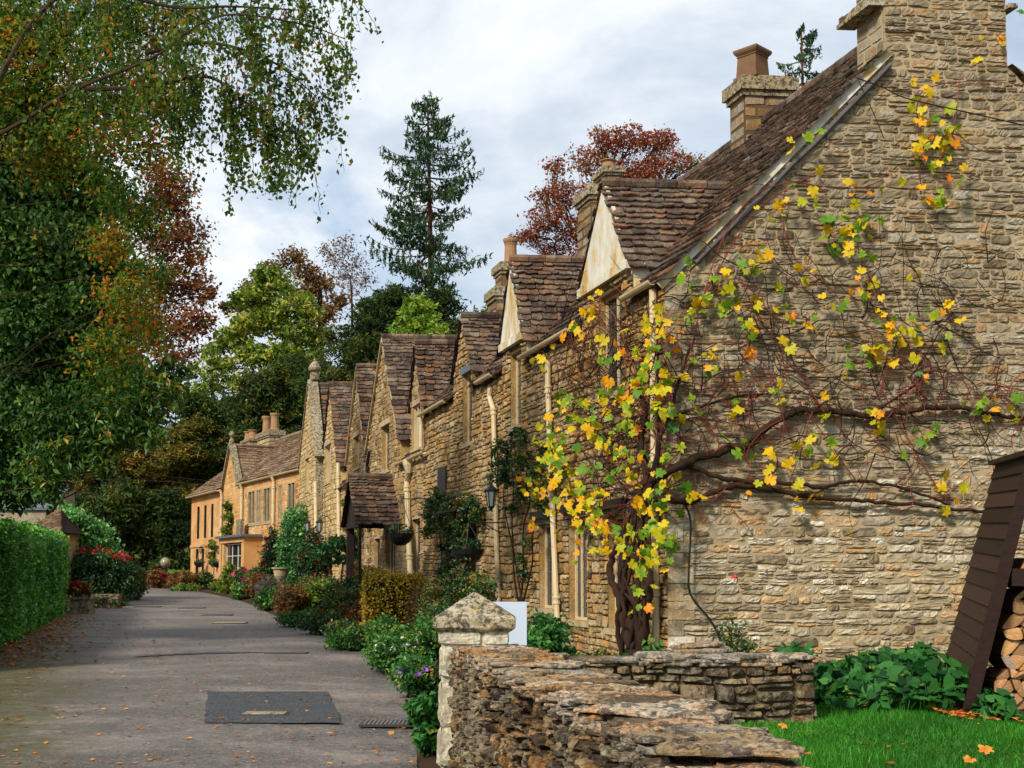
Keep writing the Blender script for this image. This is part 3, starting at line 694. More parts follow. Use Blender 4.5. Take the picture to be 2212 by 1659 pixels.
# soil of the beds between lane and houses
FE = []
for x, y in RE:
    if y <= 10.0: FE.append((max(x + .25, .9), y))
    elif y < 16: FE.append((1.9, y))
    elif y < 53: FE.append((6.753 + .25 - .291 * y, y))
    else: FE.append((x + 5.0, y))
props(obj('garden_soil', rows(RE, FE, lambda x, y, t: Zr(y) - .04 + .12 * min(1, t * 5) + .1 * t + .02 * math.sin(x * 7 + y * 5)), M['soil'], smooth=True), 'dark soil of the front garden beds', kind='structure')
lw = MB(); xs = np.linspace(0, 1, 12); ys = np.linspace(2, 16.75, 20); vv = []
for y in ys:
    xl = np.interp(y, [2, 4, 6.3, 9.4, 10.8, 11.2, 11.6, 16.75], [.9, .78, .55, .1, .05, .1, .2, 2.3])
    for a in xs: vv.append((xl + (14 - xl) * a, y, .27 + .01 * math.sin(xl * 3 + y * 2 + a * 20)))
lw.add(vv, [(j * 12 + i, j * 12 + i + 1, (j + 1) * 12 + i + 1, (j + 1) * 12 + i) for j in range(19) for i in range(11)])
props(obj('lawn', lw, M['lawn'], smooth=True), 'bright green mown lawn behind the low dry stone wall', kind='structure')
# grass blades of the lawn
n = 85000
yy = 4.3 + (12.6 - 4.3) * R.random(n) ** .8; xx = R.uniform(.5, 7.2, n)
keep = (xx < (2212 - 1106) / F * yy + .4) & (xx > np.interp(yy, [4, 6.3, 9.4, 12.6], [.95, .8, .3, .2]))
xx = xx[keep]; yy = yy[keep]; n = len(xx)
hgt = R.uniform(.03, .065, n) * (1 + .4 * np.sin(xx * 2.3 + yy * 1.7)); aa = R.uniform(0, 2 * PI, n); wd = R.uniform(.003, .006, n)
base = np.stack([xx, yy, np.full(n, .272)], 1); dx = np.stack([np.cos(aa), np.sin(aa), aa * 0], 1) * wd[:, None]
tip = base + np.stack([R.normal(0, .022, n), R.normal(0, .022, n), hgt], 1)
gb = MB(); gb.add(np.stack([base - dx, base + dx, tip], 1).reshape(-1, 3), np.arange(n * 3).reshape(n, 3), np.repeat(np.clip(.36 + .14 * np.sin(xx * 1.3 + 1.1 * np.sin(yy * .9)) + .14 * np.sin(xx * 3.1 - yy * 2.3) * np.sin(yy * 1.9) + R.normal(0, .2, n), 0, 1), 3))
props(obj('grass', gb, M['grass']), 'short bright green grass of the lawn', kind='stuff')

# ------------------------------------------------------------------ cottage nearest the camera
GZ = 5.48
f = ROW
h1 = thing('stone_cottage', 'nearest stone cottage with vine covered gable wall and two rendered dormers', 'cottage', f.q(2, 2, 0), 'terraced cottages along the lane')
D1 = (1.13, 3.28, 2.15, 5.95, 7.36); D2 = (6.3, 7.85, 7.08, 5.88, 7.42)
S1 = 9.35
def outline(s0, s1, eave, gs, z0=0.0):
    o = [(s0, z0), (s1, z0), (s1, eave)]
    for a, b, m, zb, za in sorted(gs, reverse=True):
        o += [(b, eave), (b, zb), (m, za), (a, zb), (a, eave)] if zb > eave + .01 else [(b, eave), (m, za), (a, eave)]
    o += [(s0, eave)]
    q = []
    for p in o:
        if not q or abs(p[0] - q[-1][0]) + abs(p[1] - q[-1][1]) > 1e-4: q.append(p)
    return q
wins1 = [(1.55, 2.5, 4.22, 5.72, 2), (6.62, 7.3, 4.3, 5.66, 2), (1.45, 2.2, .8, 2.42, 2), (3.1, 3.97, .86, 2.46, 3), (4.75, 5.55, 1.0, 2.42, 2)]
holes = [rect(*w[:4]) for w in wins1]
wall(f, h1, 'front_wall', outline(0, S1, GZ, [D1, D2]), holes, [M['mortar_dark'], M['front']], h=(.09, .2), l=(.13, .36), split=.45, relief=.036, rough=.07, gap=.004, gu=7, gv=5, dome=True, nz=.15, mh=.004)
for s0, s1, z0, z1, k in wins1: window(f, h1, s0, s1, z0, z1, k, rec=.1, lead=.14, lintel='oldcap' if z1 < 3 else None)
# dark hoods over the ground floor windows
for a, b, z in ((3.0, 4.1, 2.56), (4.6, 5.7, 2.52), (1.35, 2.3, 2.52)):
    m = MB(); f.boxn(m, a, b, .03, .13, z, z + .12); obj('window_hood', m, M['black'], h1)
# gable end wall with the chimney growing out of it
ND = np.cross(V, K); ND = -ND if ND[1] > 0 else ND
fmg = planar(C0, V, K, ND)
c_a = (at(1912, 60, 16.4)[0] - C0[0]) / V[0]; c_b = (at(2187, 60, 16.4)[0] - C0[0]) / V[0]
def vz(c): return GZ + min(c, 2 * HW - c) * TAN + .06
gpoly = [(0, 0), (2 * HW, 0), (2 * HW, vz(2 * HW)), (c_b, vz(c_b)), (c_b, 11.4), (c_a, 11.4), (c_a, vz(c_a)), (0, vz(0))]
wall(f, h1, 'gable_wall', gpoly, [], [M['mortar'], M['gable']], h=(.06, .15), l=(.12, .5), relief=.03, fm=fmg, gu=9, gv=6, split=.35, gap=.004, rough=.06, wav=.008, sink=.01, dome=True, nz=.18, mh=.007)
m = MB(); z = 0
stones(m, [], fmg)
i = 0
while z < GZ - .1:                                          # quoins at the corner
    hh = R.uniform(.14, .26); l = .34 if i % 2 else .2
    boxv(m, C0 + K * z - V * .012 + ND * .03 + U * .0, V * l, -ND * (.2 if i % 2 else .34), K * (hh - .012), R.random()); z += hh; i += 1
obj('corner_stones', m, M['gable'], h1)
# chimney body behind the gable face, drip course
m = MB(); cz = 7.6
f.boxq(m, .02, .66, c_a, c_b, cz, 11.4); 
st = MB(); stones(st, layout(rect(0, .64, 0, 11.4 - 8.2), [], (.15, .24), (.2, .4), .2), planar(f.q(.66, c_a, 8.2), -U, K, -V), .015, .006, 5, 4, .03)
m.V += st.V; m.T += st.T; 
for (k, mi), lst in st.F.items(): m.F.setdefault((k, 1), []).extend([q + m.n for q in lst])
m.n += st.n
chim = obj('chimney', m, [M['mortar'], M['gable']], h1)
m = MB(); zc = at(1912, -8, 16.3)[2]
def drip(c0, c1, s0, s1):
    a = [f.q(s0, c0, zc - .06), f.q(s1, c0, zc - .06), f.q(s1, c1, zc - .06), f.q(s0, c1, zc - .06), f.q(s0, c0, zc), f.q(s1, c0, zc), f.q(s1, c1, zc), f.q(s0, c1, zc)]
    m.add(a, BOXF)
drip(c_b - .03, c_b + .1, -.12, .8); obj('drip_course', m, M['oldcap'], chim); m = MB(); drip(c_a - .22, c_a + .05, -.03, .8)
for k in range(7): f.boxq(m, .02 + .1 * k, .115 + .1 * k, c_a - .2 + R.uniform(-.03, .02), c_a + .03, zc, zc + .05 + R.uniform(0, .02), R.random())
obj('drip_course', m, M['oldcap'], chim)
main_roof(f, h1, -.1, S1, GZ, [(D1[0], D1[1], D1[2], D1[4]), (D2[0], D2[1], D2[2], D2[4])], wav=.02, cut=(.68, c_a - .02, c_b + .02))
# verge: pale fillet, old board, cables under the tiles
L = (c_a + .1) / math.cos(math.atan(TAN)); sl = unit(V + K * TAN); pn = unit(K - V * TAN * 1.0); pn = unit(np.cross(sl, ND)); pn = pn if pn[2] > 0 else -pn
m = MB(); boxv(m, f.q(0, -.05, GZ - .17) + ND * .02, sl * (L + .05), pn * .11, ND * .035); obj('verge_fillet', m, M['render'], h1)
m = MB(); boxv(m, f.q(0, .42, GZ + .42 * TAN - .27) + ND * .02, sl * (L - .62), pn * .06, ND * .05); obj('verge_board', m, M['greywood'], h1)
CB = []
m = MB(); CB.append(m); tube(m, smoothpath([f.q(0, .3 + k * .35, GZ + (.3 + k * .35) * TAN - .26 + R.normal(0, .012)) + ND * .09 for k in range(9)], 3), .013, 6)
m = MB(); CB.append(m); tube(m, smoothpath([at(1850, 168, 16.1), at(1910, 190, 16.12), at(1960, 213, 16.15), at(2100, 245, 16.2), at(2230, 275, 16.25)], 4), .009, 5)
m = MB(); CB.append(m); tube(m, smoothpath([at(1853, 172, 16.1), at(1885, 240, 16.12), at(1910, 300, 16.15)], 4), .006, 5)
m = MB(); CB.append(m); tube(m, smoothpath([at(1478, 1085, 16.08), at(1492, 1130, 16.08), at(1488, 1230, 16.08), at(1492, 1285, 16.08), at(1535, 1340, 16.1), at(1560, 1390, 16.1)], 5), .014, 6)
for m in CB: obj('cable', m, M['black'], h1)
for nm, D in (('a', D1), ('b', D2)):
    sa, sb, sm_, zb, za = D
    m = MB(); tri = [(sa - .02, zb - .02), (sb + .02, zb - .02), (sm_, za + .05)]
    P = np.array([f.p(s, z, o) for o in (.0, .06) for s, z in tri]); m.add(P, [(0, 2, 1), (3, 4, 5), (0, 1, 4, 3), (1, 2, 5, 4), (2, 0, 3, 5)])
    f.boxn(m, sa + .02, sb - .02, .02, .1, zb - .08, zb + .06)
    for s, c in ((sa, 1), (sb, -1)):
        cb = (zb - GZ) / TAN; m.add([f.q(s, 0, GZ), f.q(s, 0, zb), f.q(s, cb + .05, zb)], [(0, 1, 2)])
    dg = obj('dormer', m, M['render'], h1)
    gable_roof(f, dg, sa, sb, sm_, zb, za, GZ, cf=-.085, ov=.08, name='dormer_roof')
# main gutters and pipes
for a, b in ((.1, 1.15), (3.45, 6.2), (8.1, 9.3)): gutter(f, h1, a, b, GZ - .03)
pa = [f.at(1412, 622, .12), f.at(1418, 760, .09), f.at(1424, 1000, .09), f.at(1426, 1200, .09), f.at(1425, 1395, .09)]
pipe(f, h1, [(max(.22, s), z) for s, z in pa])
pb = [f.at(1180, 778, .12), f.at(1184, 830, .09), f.at(1189, 1000, .09), f.at(1198, 1200, .09), f.at(1206, 1385, .09)]
pipe(f, h1, pb)
pc = [f.at(1052, 838, .15), f.at(1053, 858, .13), f.at(1066, 885, .09), f.at(1069, 1000, .09), f.at(1072, 1150, .09), f.at(1078, 1330, .09)]
pipe(f, h1, pc, hopper=False)
m = MB(); f.boxq(m, 0.05, S1, 2 * HW - .3, 2 * HW, 0, GZ); f.boxq(m, S1 - .06, S1 - .02, .1, 2 * HW - .35, 0, GZ)
m.add([f.q(S1 - .03, .0, GZ), f.q(S1 - .03, 2 * HW, GZ), f.q(S1 - .03, HW, GZ + HW * TAN)], [(0, 1, 2)])
obj('rear_wall', m, M['mortar'], h1)
chimney(f, h1, 4.95, 5.5, 3.43, 4.27, 8.5, at(1650, 178, 21.3)[2] , cap=.2, pots=[(5.22, 3.72, .29, .55)], pot_sq=True, pot_mat='oldpot')

# ------------------------------------------------------------------ second cottage
S2 = 15.0
h2 = thing('stone_cottage', 'narrow stone cottage with small stone gable dormer and dark doorway under climbing rose', 'cottage', f.q(12, 2, 0), 'terraced cottages along the lane')
D3 = (10.1, 11.85, 10.95, 5.95, 7.12)
wins2 = [(10.2, 11.0, 4.34, 5.85, 2), (11.55, 12.5, 1.25, 2.7, 2)]
door2 = rect(9.75, 10.62, .3, 2.55)
wall(f, h2, 'front_wall', outline(S1, S2, GZ, [D3]), [rect(*w[:4]) for w in wins2] + [door2], [M['mortar_dark'], M['front']], h=(.08, .18), l=(.15, .4), relief=.036, gu=6, gv=5, rough=.07, gap=.004, dome=True, nz=.14, mh=.004)
for s0, s1, z0, z1, k in wins2: window(f, h2, s0, s1, z0, z1, k, rec=.1, lead=.14, lintel='lead' if z1 > 5 else 'oldcap')
m = MB(); f.boxn(m, 9.75, 10.62, -.16, -.11, .3, 2.55)
for k in range(5): f.boxn(m, 9.8 + k * .16, 9.93 + k * .16, -.11, -.1, .35, 2.5)
dr = obj('door', m, M['doorwood'], h2); m = MB(); f.boxn(m, 9.86, 9.9, -.1, -.05, 1.3, 1.42); obj('handle', m, M['black'], dr)
m = MB(); f.boxn(m, 9.68, 9.75, -.12, .03, .3, 2.62); f.boxn(m, 10.62, 10.69, -.12, .03, .3, 2.62); obj('door_frame', m, M['lead'], h2)
m = MB(); f.boxn(m, 9.6, 11.6, .03, .5, 2.85, 2.91); f.boxn(m, 9.65, 9.75, .03, .45, 2.7, 2.85); f.boxn(m, 11.4, 11.5, .03, .45, 2.7, 2.85); obj('door_canopy', m, M['darkwood'], h2)
m = MB(); f.boxn(m, 12.4, 13.2, .02, .06, 3.35, 4.0); obj('slate_panel', m, M['black'], h2)
main_roof(f, h2, S1, S2 + .06, GZ + .02, [(D3[0], D3[1], D3[2], D3[4])], wav=.02)
def cheeks(par, D, eave, mat):
    for s in D[:2]: m = MB(); m.add([f.q(s, 0, eave), f.q(s, 0, D[3]), f.q(s, (D[3] - eave) / TAN + .05, D[3])], [(0, 1, 2)]); obj('cheek', m, M[mat], par)
d3 = gable_roof(f, h2, *D3[:2], D3[2], D3[3], D3[4], GZ, cf=-.07, name='dormer'); cheeks(d3, D3, GZ, 'front')
gutter(f, h2, 12.1, 14.9, GZ - .02)
pipe(f, h2, [(14.75, GZ - .1, .15), (14.75, 5.2, .12), (14.75, 4.65, .12)], r=.05)
m = MB(); f.boxq(m, S1, S2, 2 * HW - .3, 2 * HW, 0, GZ); f.boxq(m, S2 - .06, S2 - .02, .1, 2 * HW - .35, 0, GZ)
m.add([f.q(S2 - .03, .0, GZ), f.q(S2 - .03, 2 * HW, GZ), f.q(S2 - .03, HW, GZ + HW * TAN)], [(0, 1, 2)])
obj('rear_wall', m, M['mortar'], h2)
zt = at(1265, 432, 29.5)[2]
chimney(f, h2, 12.6, 13.5, 3.35, 4.2, 8.3, zt, cap=.2)
z2 = at(1300, 385, 29.5)[2]
chimney(f, h2, 12.75, 13.35, 3.78, 4.1, zt, z2, cap=.12, pots=[(13.05, 3.94, .17, .22)], hh=(.4, .6))

# ------------------------------------------------------------------ third cottage, two large gables, porch hood
S3 = 27.4; E3 = 4.52
h3 = thing('stone_cottage', 'stone cottage with two tall gables and slate hooded porch', 'cottage', f.q(21, 2, 0), 'terraced cottages along the lane')
D4 = (15.15, 16.55, 15.8, 5.95, 7.4); G4 = (17.95, 23.35, 20.55, 5.3, 8.42); G5 = (23.45, 27.35, 25.2, 5.25, 8.3)
wins3 = [(15.3, 16.42, 4.75, 5.85, 3), (19.55, 20.75, 4.5, 5.8, 2), (24.8, 25.8, 5.0, 6.02, 2), (15.35, 16.4, 1.4, 2.95, 2), (18.6, 20.0, 1.5, 2.8, 3), (25.0, 26.0, 1.5, 2.8, 2)]
door3 = rect(20.9, 21.9, .35, 2.6)
wall(f, h3, 'front_wall', outline(S2, S3, E3, [D4, G4, G5]), [rect(*w[:4]) for w in wins3] + [door3], [M['mortar'], M['front']], h=(.11, .2), l=(.2, .5), relief=.026, gu=5, gv=4)
for i, (s0, s1, z0, z1, k) in enumerate(wins3): window(f, h3, s0, s1, z0, z1, k, rec=.12, lead=.16 if i != 0 else 0, lintel='ashlar' if i in (1, 2, 4, 5) else None, stone=(i == 0))
m = MB(); f.boxn(m, 20.9, 21.9, -.16, -.11, .35, 2.6); obj('door', m, M['doorwood'], h3)
main_roof(f, h3, S2 + .08, S3, E3, [(D4[0], D4[1], D4[2], D4[4]), (G4[0], G4[1], G4[2], G4[4] - .1), (G5[0], G5[1], G5[2], G5[4] - .1)])
d4 = gable_roof(f, h3, *D4[:2], D4[2], D4[3], D4[4], E3, cf=-.07, name='dormer'); cheeks(d4, D4, E3, 'front')
for Gg in (G4, G5):
    sa, sb, sm_, zb, za = Gg
    gw = gable_roof(f, h3, sa, sb, sm_, zb, za, E3, cf=-.07, name='gable_roof', e=(.17, .26), w=(.2, .4), ov=.14); cheeks(gw, Gg, E3, 'front')
    for s in (sa, sb):
        m = MB(); d = f.p(sm_, za) - f.p(s, zb); L = np.linalg.norm(d); d /= L; pn = unit(np.cross(d, N)); pn = pn if pn[2] > 0 else -pn
        boxv(m, f.p(s, zb, .03), d * L, -pn * .07, N * .06); obj('verge', m, M['ashlar'], gw)
gutter(f, h3, 14.3, 17.8, E3 - .02)
pd = [f.at(875, 1012, .2), f.at(878, 1040, .1), f.at(882, 1130, .09), f.at(887, 1260, .09)]
pipe(f, h3, pd, hopper=True, r=.075)
pe = [f.at(790, 975, .2), f.at(791, 1005, .12), f.at(793, 1040, .09), f.at(797, 1150, .09)]
pipe(f, h3, pe, mat='black')
# porch hood
m = MB(); hs0, hs1, hz, hc = 17.9, 19.0, 4.15, 1.15
PORCH = []
for sg, a in ((-1, 17.75), (1, 20.3)):
    w_ = U * (19.0 - a) + K * (4.2 - 2.86); L = np.linalg.norm(w_); w_ /= L; nd = up_normal(N, w_)
    fm = planar(f.p(a, 2.86), N, w_, nd)
    tiles(m, rect(.02, 1.25, 0, L), [], fm, (.14, .2), (.2, .34)); flat(m, rect(.02, 1.2, .03, L), [], fm, mi=1, h=-.02)
tube(m, [f.p(19.0, 4.24, 0.02), f.p(19.0, 4.24, 1.25)], .09, 8)
ph = obj('porch_hood', m, [M['tile'], M['under']], h3)
m = MB(); f.boxn(m, 17.97, 18.04, 1.03, 1.1, .3, 2.9); f.boxn(m, 20.0, 20.1, .9, 1.1, .3, 2.9); f.boxn(m, 17.95, 20.1, 1.02, 1.12, 2.82, 2.95)
m.add([f.p(17.9, 2.95, 1.1), f.p(20.2, 2.95, 1.1), f.p(19.0, 4.15, 1.1)], [(0, 1, 2)])
obj('porch_frame', m, M['doorwood'], ph)
m = MB(); f.boxq(m, S2, S3, 2 * HW - .3, 2 * HW, 0, E3); f.boxq(m, S3 - .06, S3 - .02, .1, 2 * HW - .35, 0, E3)
m.add([f.q(S3 - .03, .0, E3), f.q(S3 - .03, 2 * HW, E3), f.q(S3 - .03, HW, E3 + HW * TAN)], [(0, 1, 2)])
obj('rear_wall', m, M['mortar'], h3)
za_, zb_ = at(1070, 640, 37.2)[2], at(1080, 585, 37.2)[2]
chimney(f, h3, 20.7, 21.6, 3.3, 4.15, 7.6, za_, cap=.22)
chimney(f, h3, 20.8, 21.5, 3.5, 4.1, za_, zb_, cap=.2, pots=[(21.1, 3.85, .19, .75)], hh=(.35, .5), ll=(.4, .7))

# ------------------------------------------------------------------ fourth cottage, parapet gable
S4 = 38.6; E4 = 4.6
h4 = thing('stone_cottage', 'furthest terraced cottage with finial topped parapet gable', 'cottage', f.q(33, 2, 0), 'terraced cottages along the lane')
G6 = (29.3, 33.7, 31.6, 5.5, 8.65)
wins4 = [(31.3, 32.8, 5.0, 6.4, 2), (28.0, 28.9, 1.5, 2.9, 2), (30.6, 32.0, 1.5, 2.9, 3), (35, 36.2, 1.5, 2.9, 2)]
wall(f, h4, 'front_wall', outline(S3, S4, E4, [G6]), [rect(*w[:4]) for w in wins4], [M['mortar'], M['palestone']], h=(.14, .24), l=(.24, .55), relief=.026, gu=4, gv=4)
for i, (s0, s1, z0, z1, k) in enumerate(wins4): window(f, h4, s0, s1, z0, z1, k, rec=.12, lintel='ashlar', stone=True)
main_roof(f, h4, S3 + .02, S4, E4, [(G6[0], G6[1], G6[2], G6[4] - .1)])
gw = gable_roof(f, h4, *G6[:2], G6[2], G6[3], G6[4], E4, cf=-.07, name='gable_roof', e=(.18, .26), w=(.22, .4)); cheeks(gw, G6, E4, 'palestone')
G7 = (33.2, 38.5, 35.6, 6.2, 9.3); fm7 = f.fm(.32)
wins7 = [(35.2, 36.3, 4.9, 6.2, 2), (35.2, 36.4, 1.6, 2.9, 2)]
wall(f, h4, 'parapet_gable', outline(G7[0], G7[1], G7[3], [(G7[0], G7[1], G7[2], G7[3], G7[4])]), [rect(*w[:4]) for w in wins7], [M['mortar'], M['palestone']], h=(.14, .24), l=(.24, .55), relief=.026, gu=4, gv=4, fm=fm7)
F7 = Frame(f.o + N * .32, U, N, V)
for w in wins7: window(F7, h4, *w[:4], 2, rec=.12, lintel='ashlar', stone=True)
m = MB(); f.boxn(m, G7[0], G7[0] + .3, 0, .315, 0, G7[3]); f.boxn(m, G7[1] - .3, G7[1] - .01, 0, .315, 0, G7[3])
for s in G7[:2]:
    d = f.p(G7[2], G7[4]) - f.p(s, G7[3]); L = np.linalg.norm(d); d /= L; pn = unit(np.cross(d, N)); pn = pn if pn[2] > 0 else -pn
    boxv(m, f.p(s, G7[3], -.02) - d * .25, d * (L + .3), pn * .12, N * .4)
cpg = obj('gable_coping', m, M['oldcap'], h4)
m = MB(); lathe(m, [(.2, 0), (.2, .25), (.13, .3), (.24, .4), (.26, .5), (.18, .66), (.06, .78), (0.01, .95)], f.p(G7[2], G7[4] + .1, .1), 10); obj('finial', m, M['oldcap'], cpg)
gable_roof(f, h4, *G7[:2], G7[2], G7[3] - .05, G7[4] - .1, E4, cf=.1, name='gable_roof', e=(.2, .28), w=(.26, .45))
pipe(f, h4, [f.at(730, 1000, .1), f.at(731, 1060, .09), f.at(732, 1160, .09)], r=.07); pipe(F7, h4, [F7.at(681, 1040, .1), F7.at(682, 1080, .09), F7.at(683, 1180, .09)], r=.07)
m = MB(); f.boxq(m, S3, S4, 2 * HW - .3, 2 * HW, 0, E4); f.boxq(m, S4 - .06, S4 - .02, .1, 2 * HW - .35, 0, E4)
m.add([f.q(S4 - .03, .0, E4), f.q(S4 - .03, 2 * HW, E4), f.q(S4 - .03, HW, E4 + HW * TAN)], [(0, 1, 2)])
obj('rear_wall', m, M['mortar'], h4)
chimney(f, h4, 29.2, 30.0, 3.4, 4.3, 7.8, 9.35, cap=.18)

# ------------------------------------------------------------------ golden manor house at the bend
P1 = at(665, 1237, 55); P2 = at(411, 1237, 75.7); P1[2] = P2[2] = 0
u5 = unit(P2 - P1); n5 = np.array([-u5[1], u5[0], 0]); n5 = n5 if n5[0] < 0 else -n5
MAN = Frame(P1, u5, n5, -n5); L5 = float(np.linalg.norm(P2 - P1))
f5 = MAN; E5 = 6.37
h5 = thing('manor_house', 'long golden stone house with finial gable at the far bend', 'house', f5.q(10, 3, .5))
sg0 = f5.at(512, 1100)[0]; sg1 = f5.at(484, 1100)[0]
def w5(px0, px1, y0, y1):
    a = f5.at(px1, y1); b = f5.at(px0, y0); return (a[0], b[0], a[1], b[1])
up = [(519, 510), (552, 538), (565, 556), (585, 571), (610, 603), (639, 623)]
wins5 = []
for b, a in up:
    pm = (a + b) / 2; s0 = f5.at(b, 1080)[0]; s1 = f5.at(a, 1080)[0]; wins5.append((s0, s1, 4.05, 5.75))
wg = []
Sg = (sg0 - .2, sg1 + .1, (sg0 + sg1) / 2, E5, 8.5)
door5 = []
for a, b in ((546, 531),): door5.append((f5.at(a, 1200)[0], f5.at(b, 1200)[0], .9, 2.7))
mw = [w for w in wins5 if w[1] < sg0 - .05]
wall(f5, h5, 'front_wall', outline(0, sg1 + .1, E5, [Sg]), [rect(*w) for w in mw], [M['mortar_gold'], M['goldstone']], h=(.2, .28), l=(.35, .7), relief=.012, gu=4, gv=3, rough=.02, gap=.006)
for w in mw: window(f5, h5, *w, 2 if w[1] - w[0] > .9 else 2, rec=.0, stone=True, fmat='ashlar', fw=.055)
lw5 = []
for a, b in ((431, 426), (446, 441), (461, 456)): lw5.append((f5.at(a, 1120)[0], f5.at(b, 1120)[0], 3.6, 5.5))
for a, b in ((429, 423), (441, 436)): lw5.append((f5.at(a, 1200)[0], f5.at(b, 1200)[0], 1.4, 3.0))
m = MB(); flat(m, rect(sg1 + .1, L5, 0, E5), [rect(*w) for w in lw5], f5.fm()); reveals(m, [rect(*w) for w in lw5], f5.fm(), .2)
f5.boxn(m, sg1 + .1, L5, .0, .06, 3.1, 3.25)
obj('wing_wall', m, M['plaster'], h5)
for w in lw5: window(f5, h5, *w, 1, rec=.0, sill=False, fmat='doorwood')
main_roof(f5, h5, -.6, sg1, E5, [(sg0 - .2, sg1 + .1, Sg[2], 8.4)], mat='tile_far', tan=.84, hw=3.2, e=(.2, .3), w=(.25, .5), wav=.05)
gable_roof(f5, h5, Sg[0], Sg[1], Sg[2], E5, 8.45, E5, cf=.1, mat='tile_far', tan=.84, name='gable_roof', cmax=4.5, e=(.2, .28), w=(.25, .45))
m = MB()
for s in Sg[:2]:
    d = f5.p(Sg[2], 8.5) - f5.p(s, E5); L = np.linalg.norm(d); d /= L; pn = unit(np.cross(d, f5.n)); pn = pn if pn[2] > 0 else -pn
    boxv(m, f5.p(s, E5, -.2) - d * .3, d * (L + .3), pn * .12, f5.n * .36)
cp5 = obj('gable_coping', m, M['oldcap'], h5)
m = MB(); lathe(m, [(.14, 0), (.14, .2), (.06, .28), (.08, .36), (.17, .48), (.13, .6), (.04, .7)], f5.p(Sg[2], 8.55, 0), 10); obj('finial', m, M['oldcap'], cp5)
# wing hip roof
a = math.atan(.84); m = MB()
ra = f5.q(sg1 + .1, 3.2, E5 + 2.69); rb = f5.q(L5 - 3.0, 3.2, E5 + 2.69)
e0 = f5.q(sg1 + .1, -.25, E5 - .18); e1 = f5.q(L5 + .25, -.25, E5 - .18); e2 = f5.q(L5 + .25, 6.65, E5 - .18); e3 = f5.q(sg1 + .1, 6.65, E5 - .18)
m.add([e0, e1, e2, e3, ra, rb], [(0, 1, 5, 4), (1, 2, 5), (2, 3, 4, 5)], mi=1)
sd = f5.v * math.cos(a) + K * math.sin(a); Lr = 3.45 / math.cos(a)
tiles(m, [(sg1 + .1, 0), (L5 + .25, 0), (L5 - 3.0, Lr), (sg1 + .1, Lr)], [], planar(f5.q(0, -.25, E5 - .17), f5.u, sd, up_normal(f5.u, sd)), (.2, .3), (.25, .5))
sd = -f5.u * math.cos(a) + K * math.sin(a)
tiles(m, [(-.25, 0), (6.65, 0), (3.2, 3.25 / math.cos(a))], [], planar(f5.q(L5 + .26, 0, E5 - .17), f5.v, sd, up_normal(f5.v, sd)), (.2, .3), (.25, .5))
obj('wing_roof', m, [M['tile_far'], M['under']], h5)
gutter(f5, h5, .2, sg0 - .3, E5 - .12, r=.09); gutter(f5, h5, sg1 + .3, L5, E5 - .22, n=.3, r=.09)
for px, y1 in ((657, 1170), (595, 1150), (526, 1160), (482, 1240)):
    s = f5.at(px, 1100)[0]; z1 = max(f5.at(px, y1)[1], .6); pipe(f5, h5, [(s, E5 - .2, .2), (s, E5 - .45, .1), (s, z1, .1)], r=.075)
m = MB(); f5.boxq(m, -1.2, L5, 6.2, 6.4, 0, E5); f5.boxq(m, L5 - .1, L5 - .02, 0.05, 6.2, 0, E5 - .2); f5.boxq(m, -1.2, -1.1, .05, 6.2, 0, E5); 
m.add([f5.q(-.5, 0, E5), f5.q(-.5, 6.4, E5), f5.q(-.5, 3.2, E5 + 2.69)], [(0, 1, 2)]); obj('rear_wall', m, M['goldstone'], h5)
m = MB(); flat(m, [(-1.2, 0), (0.02, 0), (0.02, E5), (-1.2, E5)], [], f5.fm(-.02)); obj('side_strip', m, M['goldstone'], h5)
# entrance porch with lead flat
ps0 = f5.at(562, 1200)[0] - .3; ps1 = f5.at(510, 1200)[0]
m = MB(); zt = f5.at(530, 1157, .8)[1]
f5.boxn(m, ps0, ps0 + .35, .0, .9, .4, zt - .3); f5.boxn(m, ps1 - .35, ps1, 0, .9, .4, zt - .3); f5.boxn(m, ps0, ps1, 0, .92, zt - .3, zt - .05)
f5.boxn(m, ps0 + .4, ps0 + .7, 0, .85, .4, zt - .3); f5.boxn(m, ps1 - .75, ps1 - .45, 0, .85, .4, zt - .3)
po = obj('entrance_porch', m, M['plaster'], h5)
m = MB(); f5.boxn(m, ps0 - .15, ps1 + .15, 0, 1.1, zt - .05, zt + .07); obj('porch_roof', m, M['lead'], po)
window(f5, po, ps0 + .75, ps1 - .8, .6, zt - .35, 3, rec=-.7, sill=False, fmat='white', trans=3)
m = MB(); f5.boxn(m, Sg[0] - 2.2 - .2, Sg[0] - 1.6, .3, .5, zt + .07, zt + .9, .3); 
obj('plaque', m, M['oldcap'], po)
zc5 = at(585, 936, 72)[2]
sc = 16.6
chimney(f5, h5, sc, sc + 2.6, 2.9, 3.7, 8.2, zc5, cap=.22, mat='ashlar', pots=[(sc + .4, 3.3, .24, 1.0), (sc + 2.1, 3.3, .24, 1.0)])
zc6 = at(530, 955, 77)[2]
chimney(f5, h5, 21.2, 23.1, 3.0, 3.6, 7.6, zc6, cap=.12, mat='ashlar', pots=[(21.7, 3.3, .26, .55), (22.7, 3.3, .26, .55)])

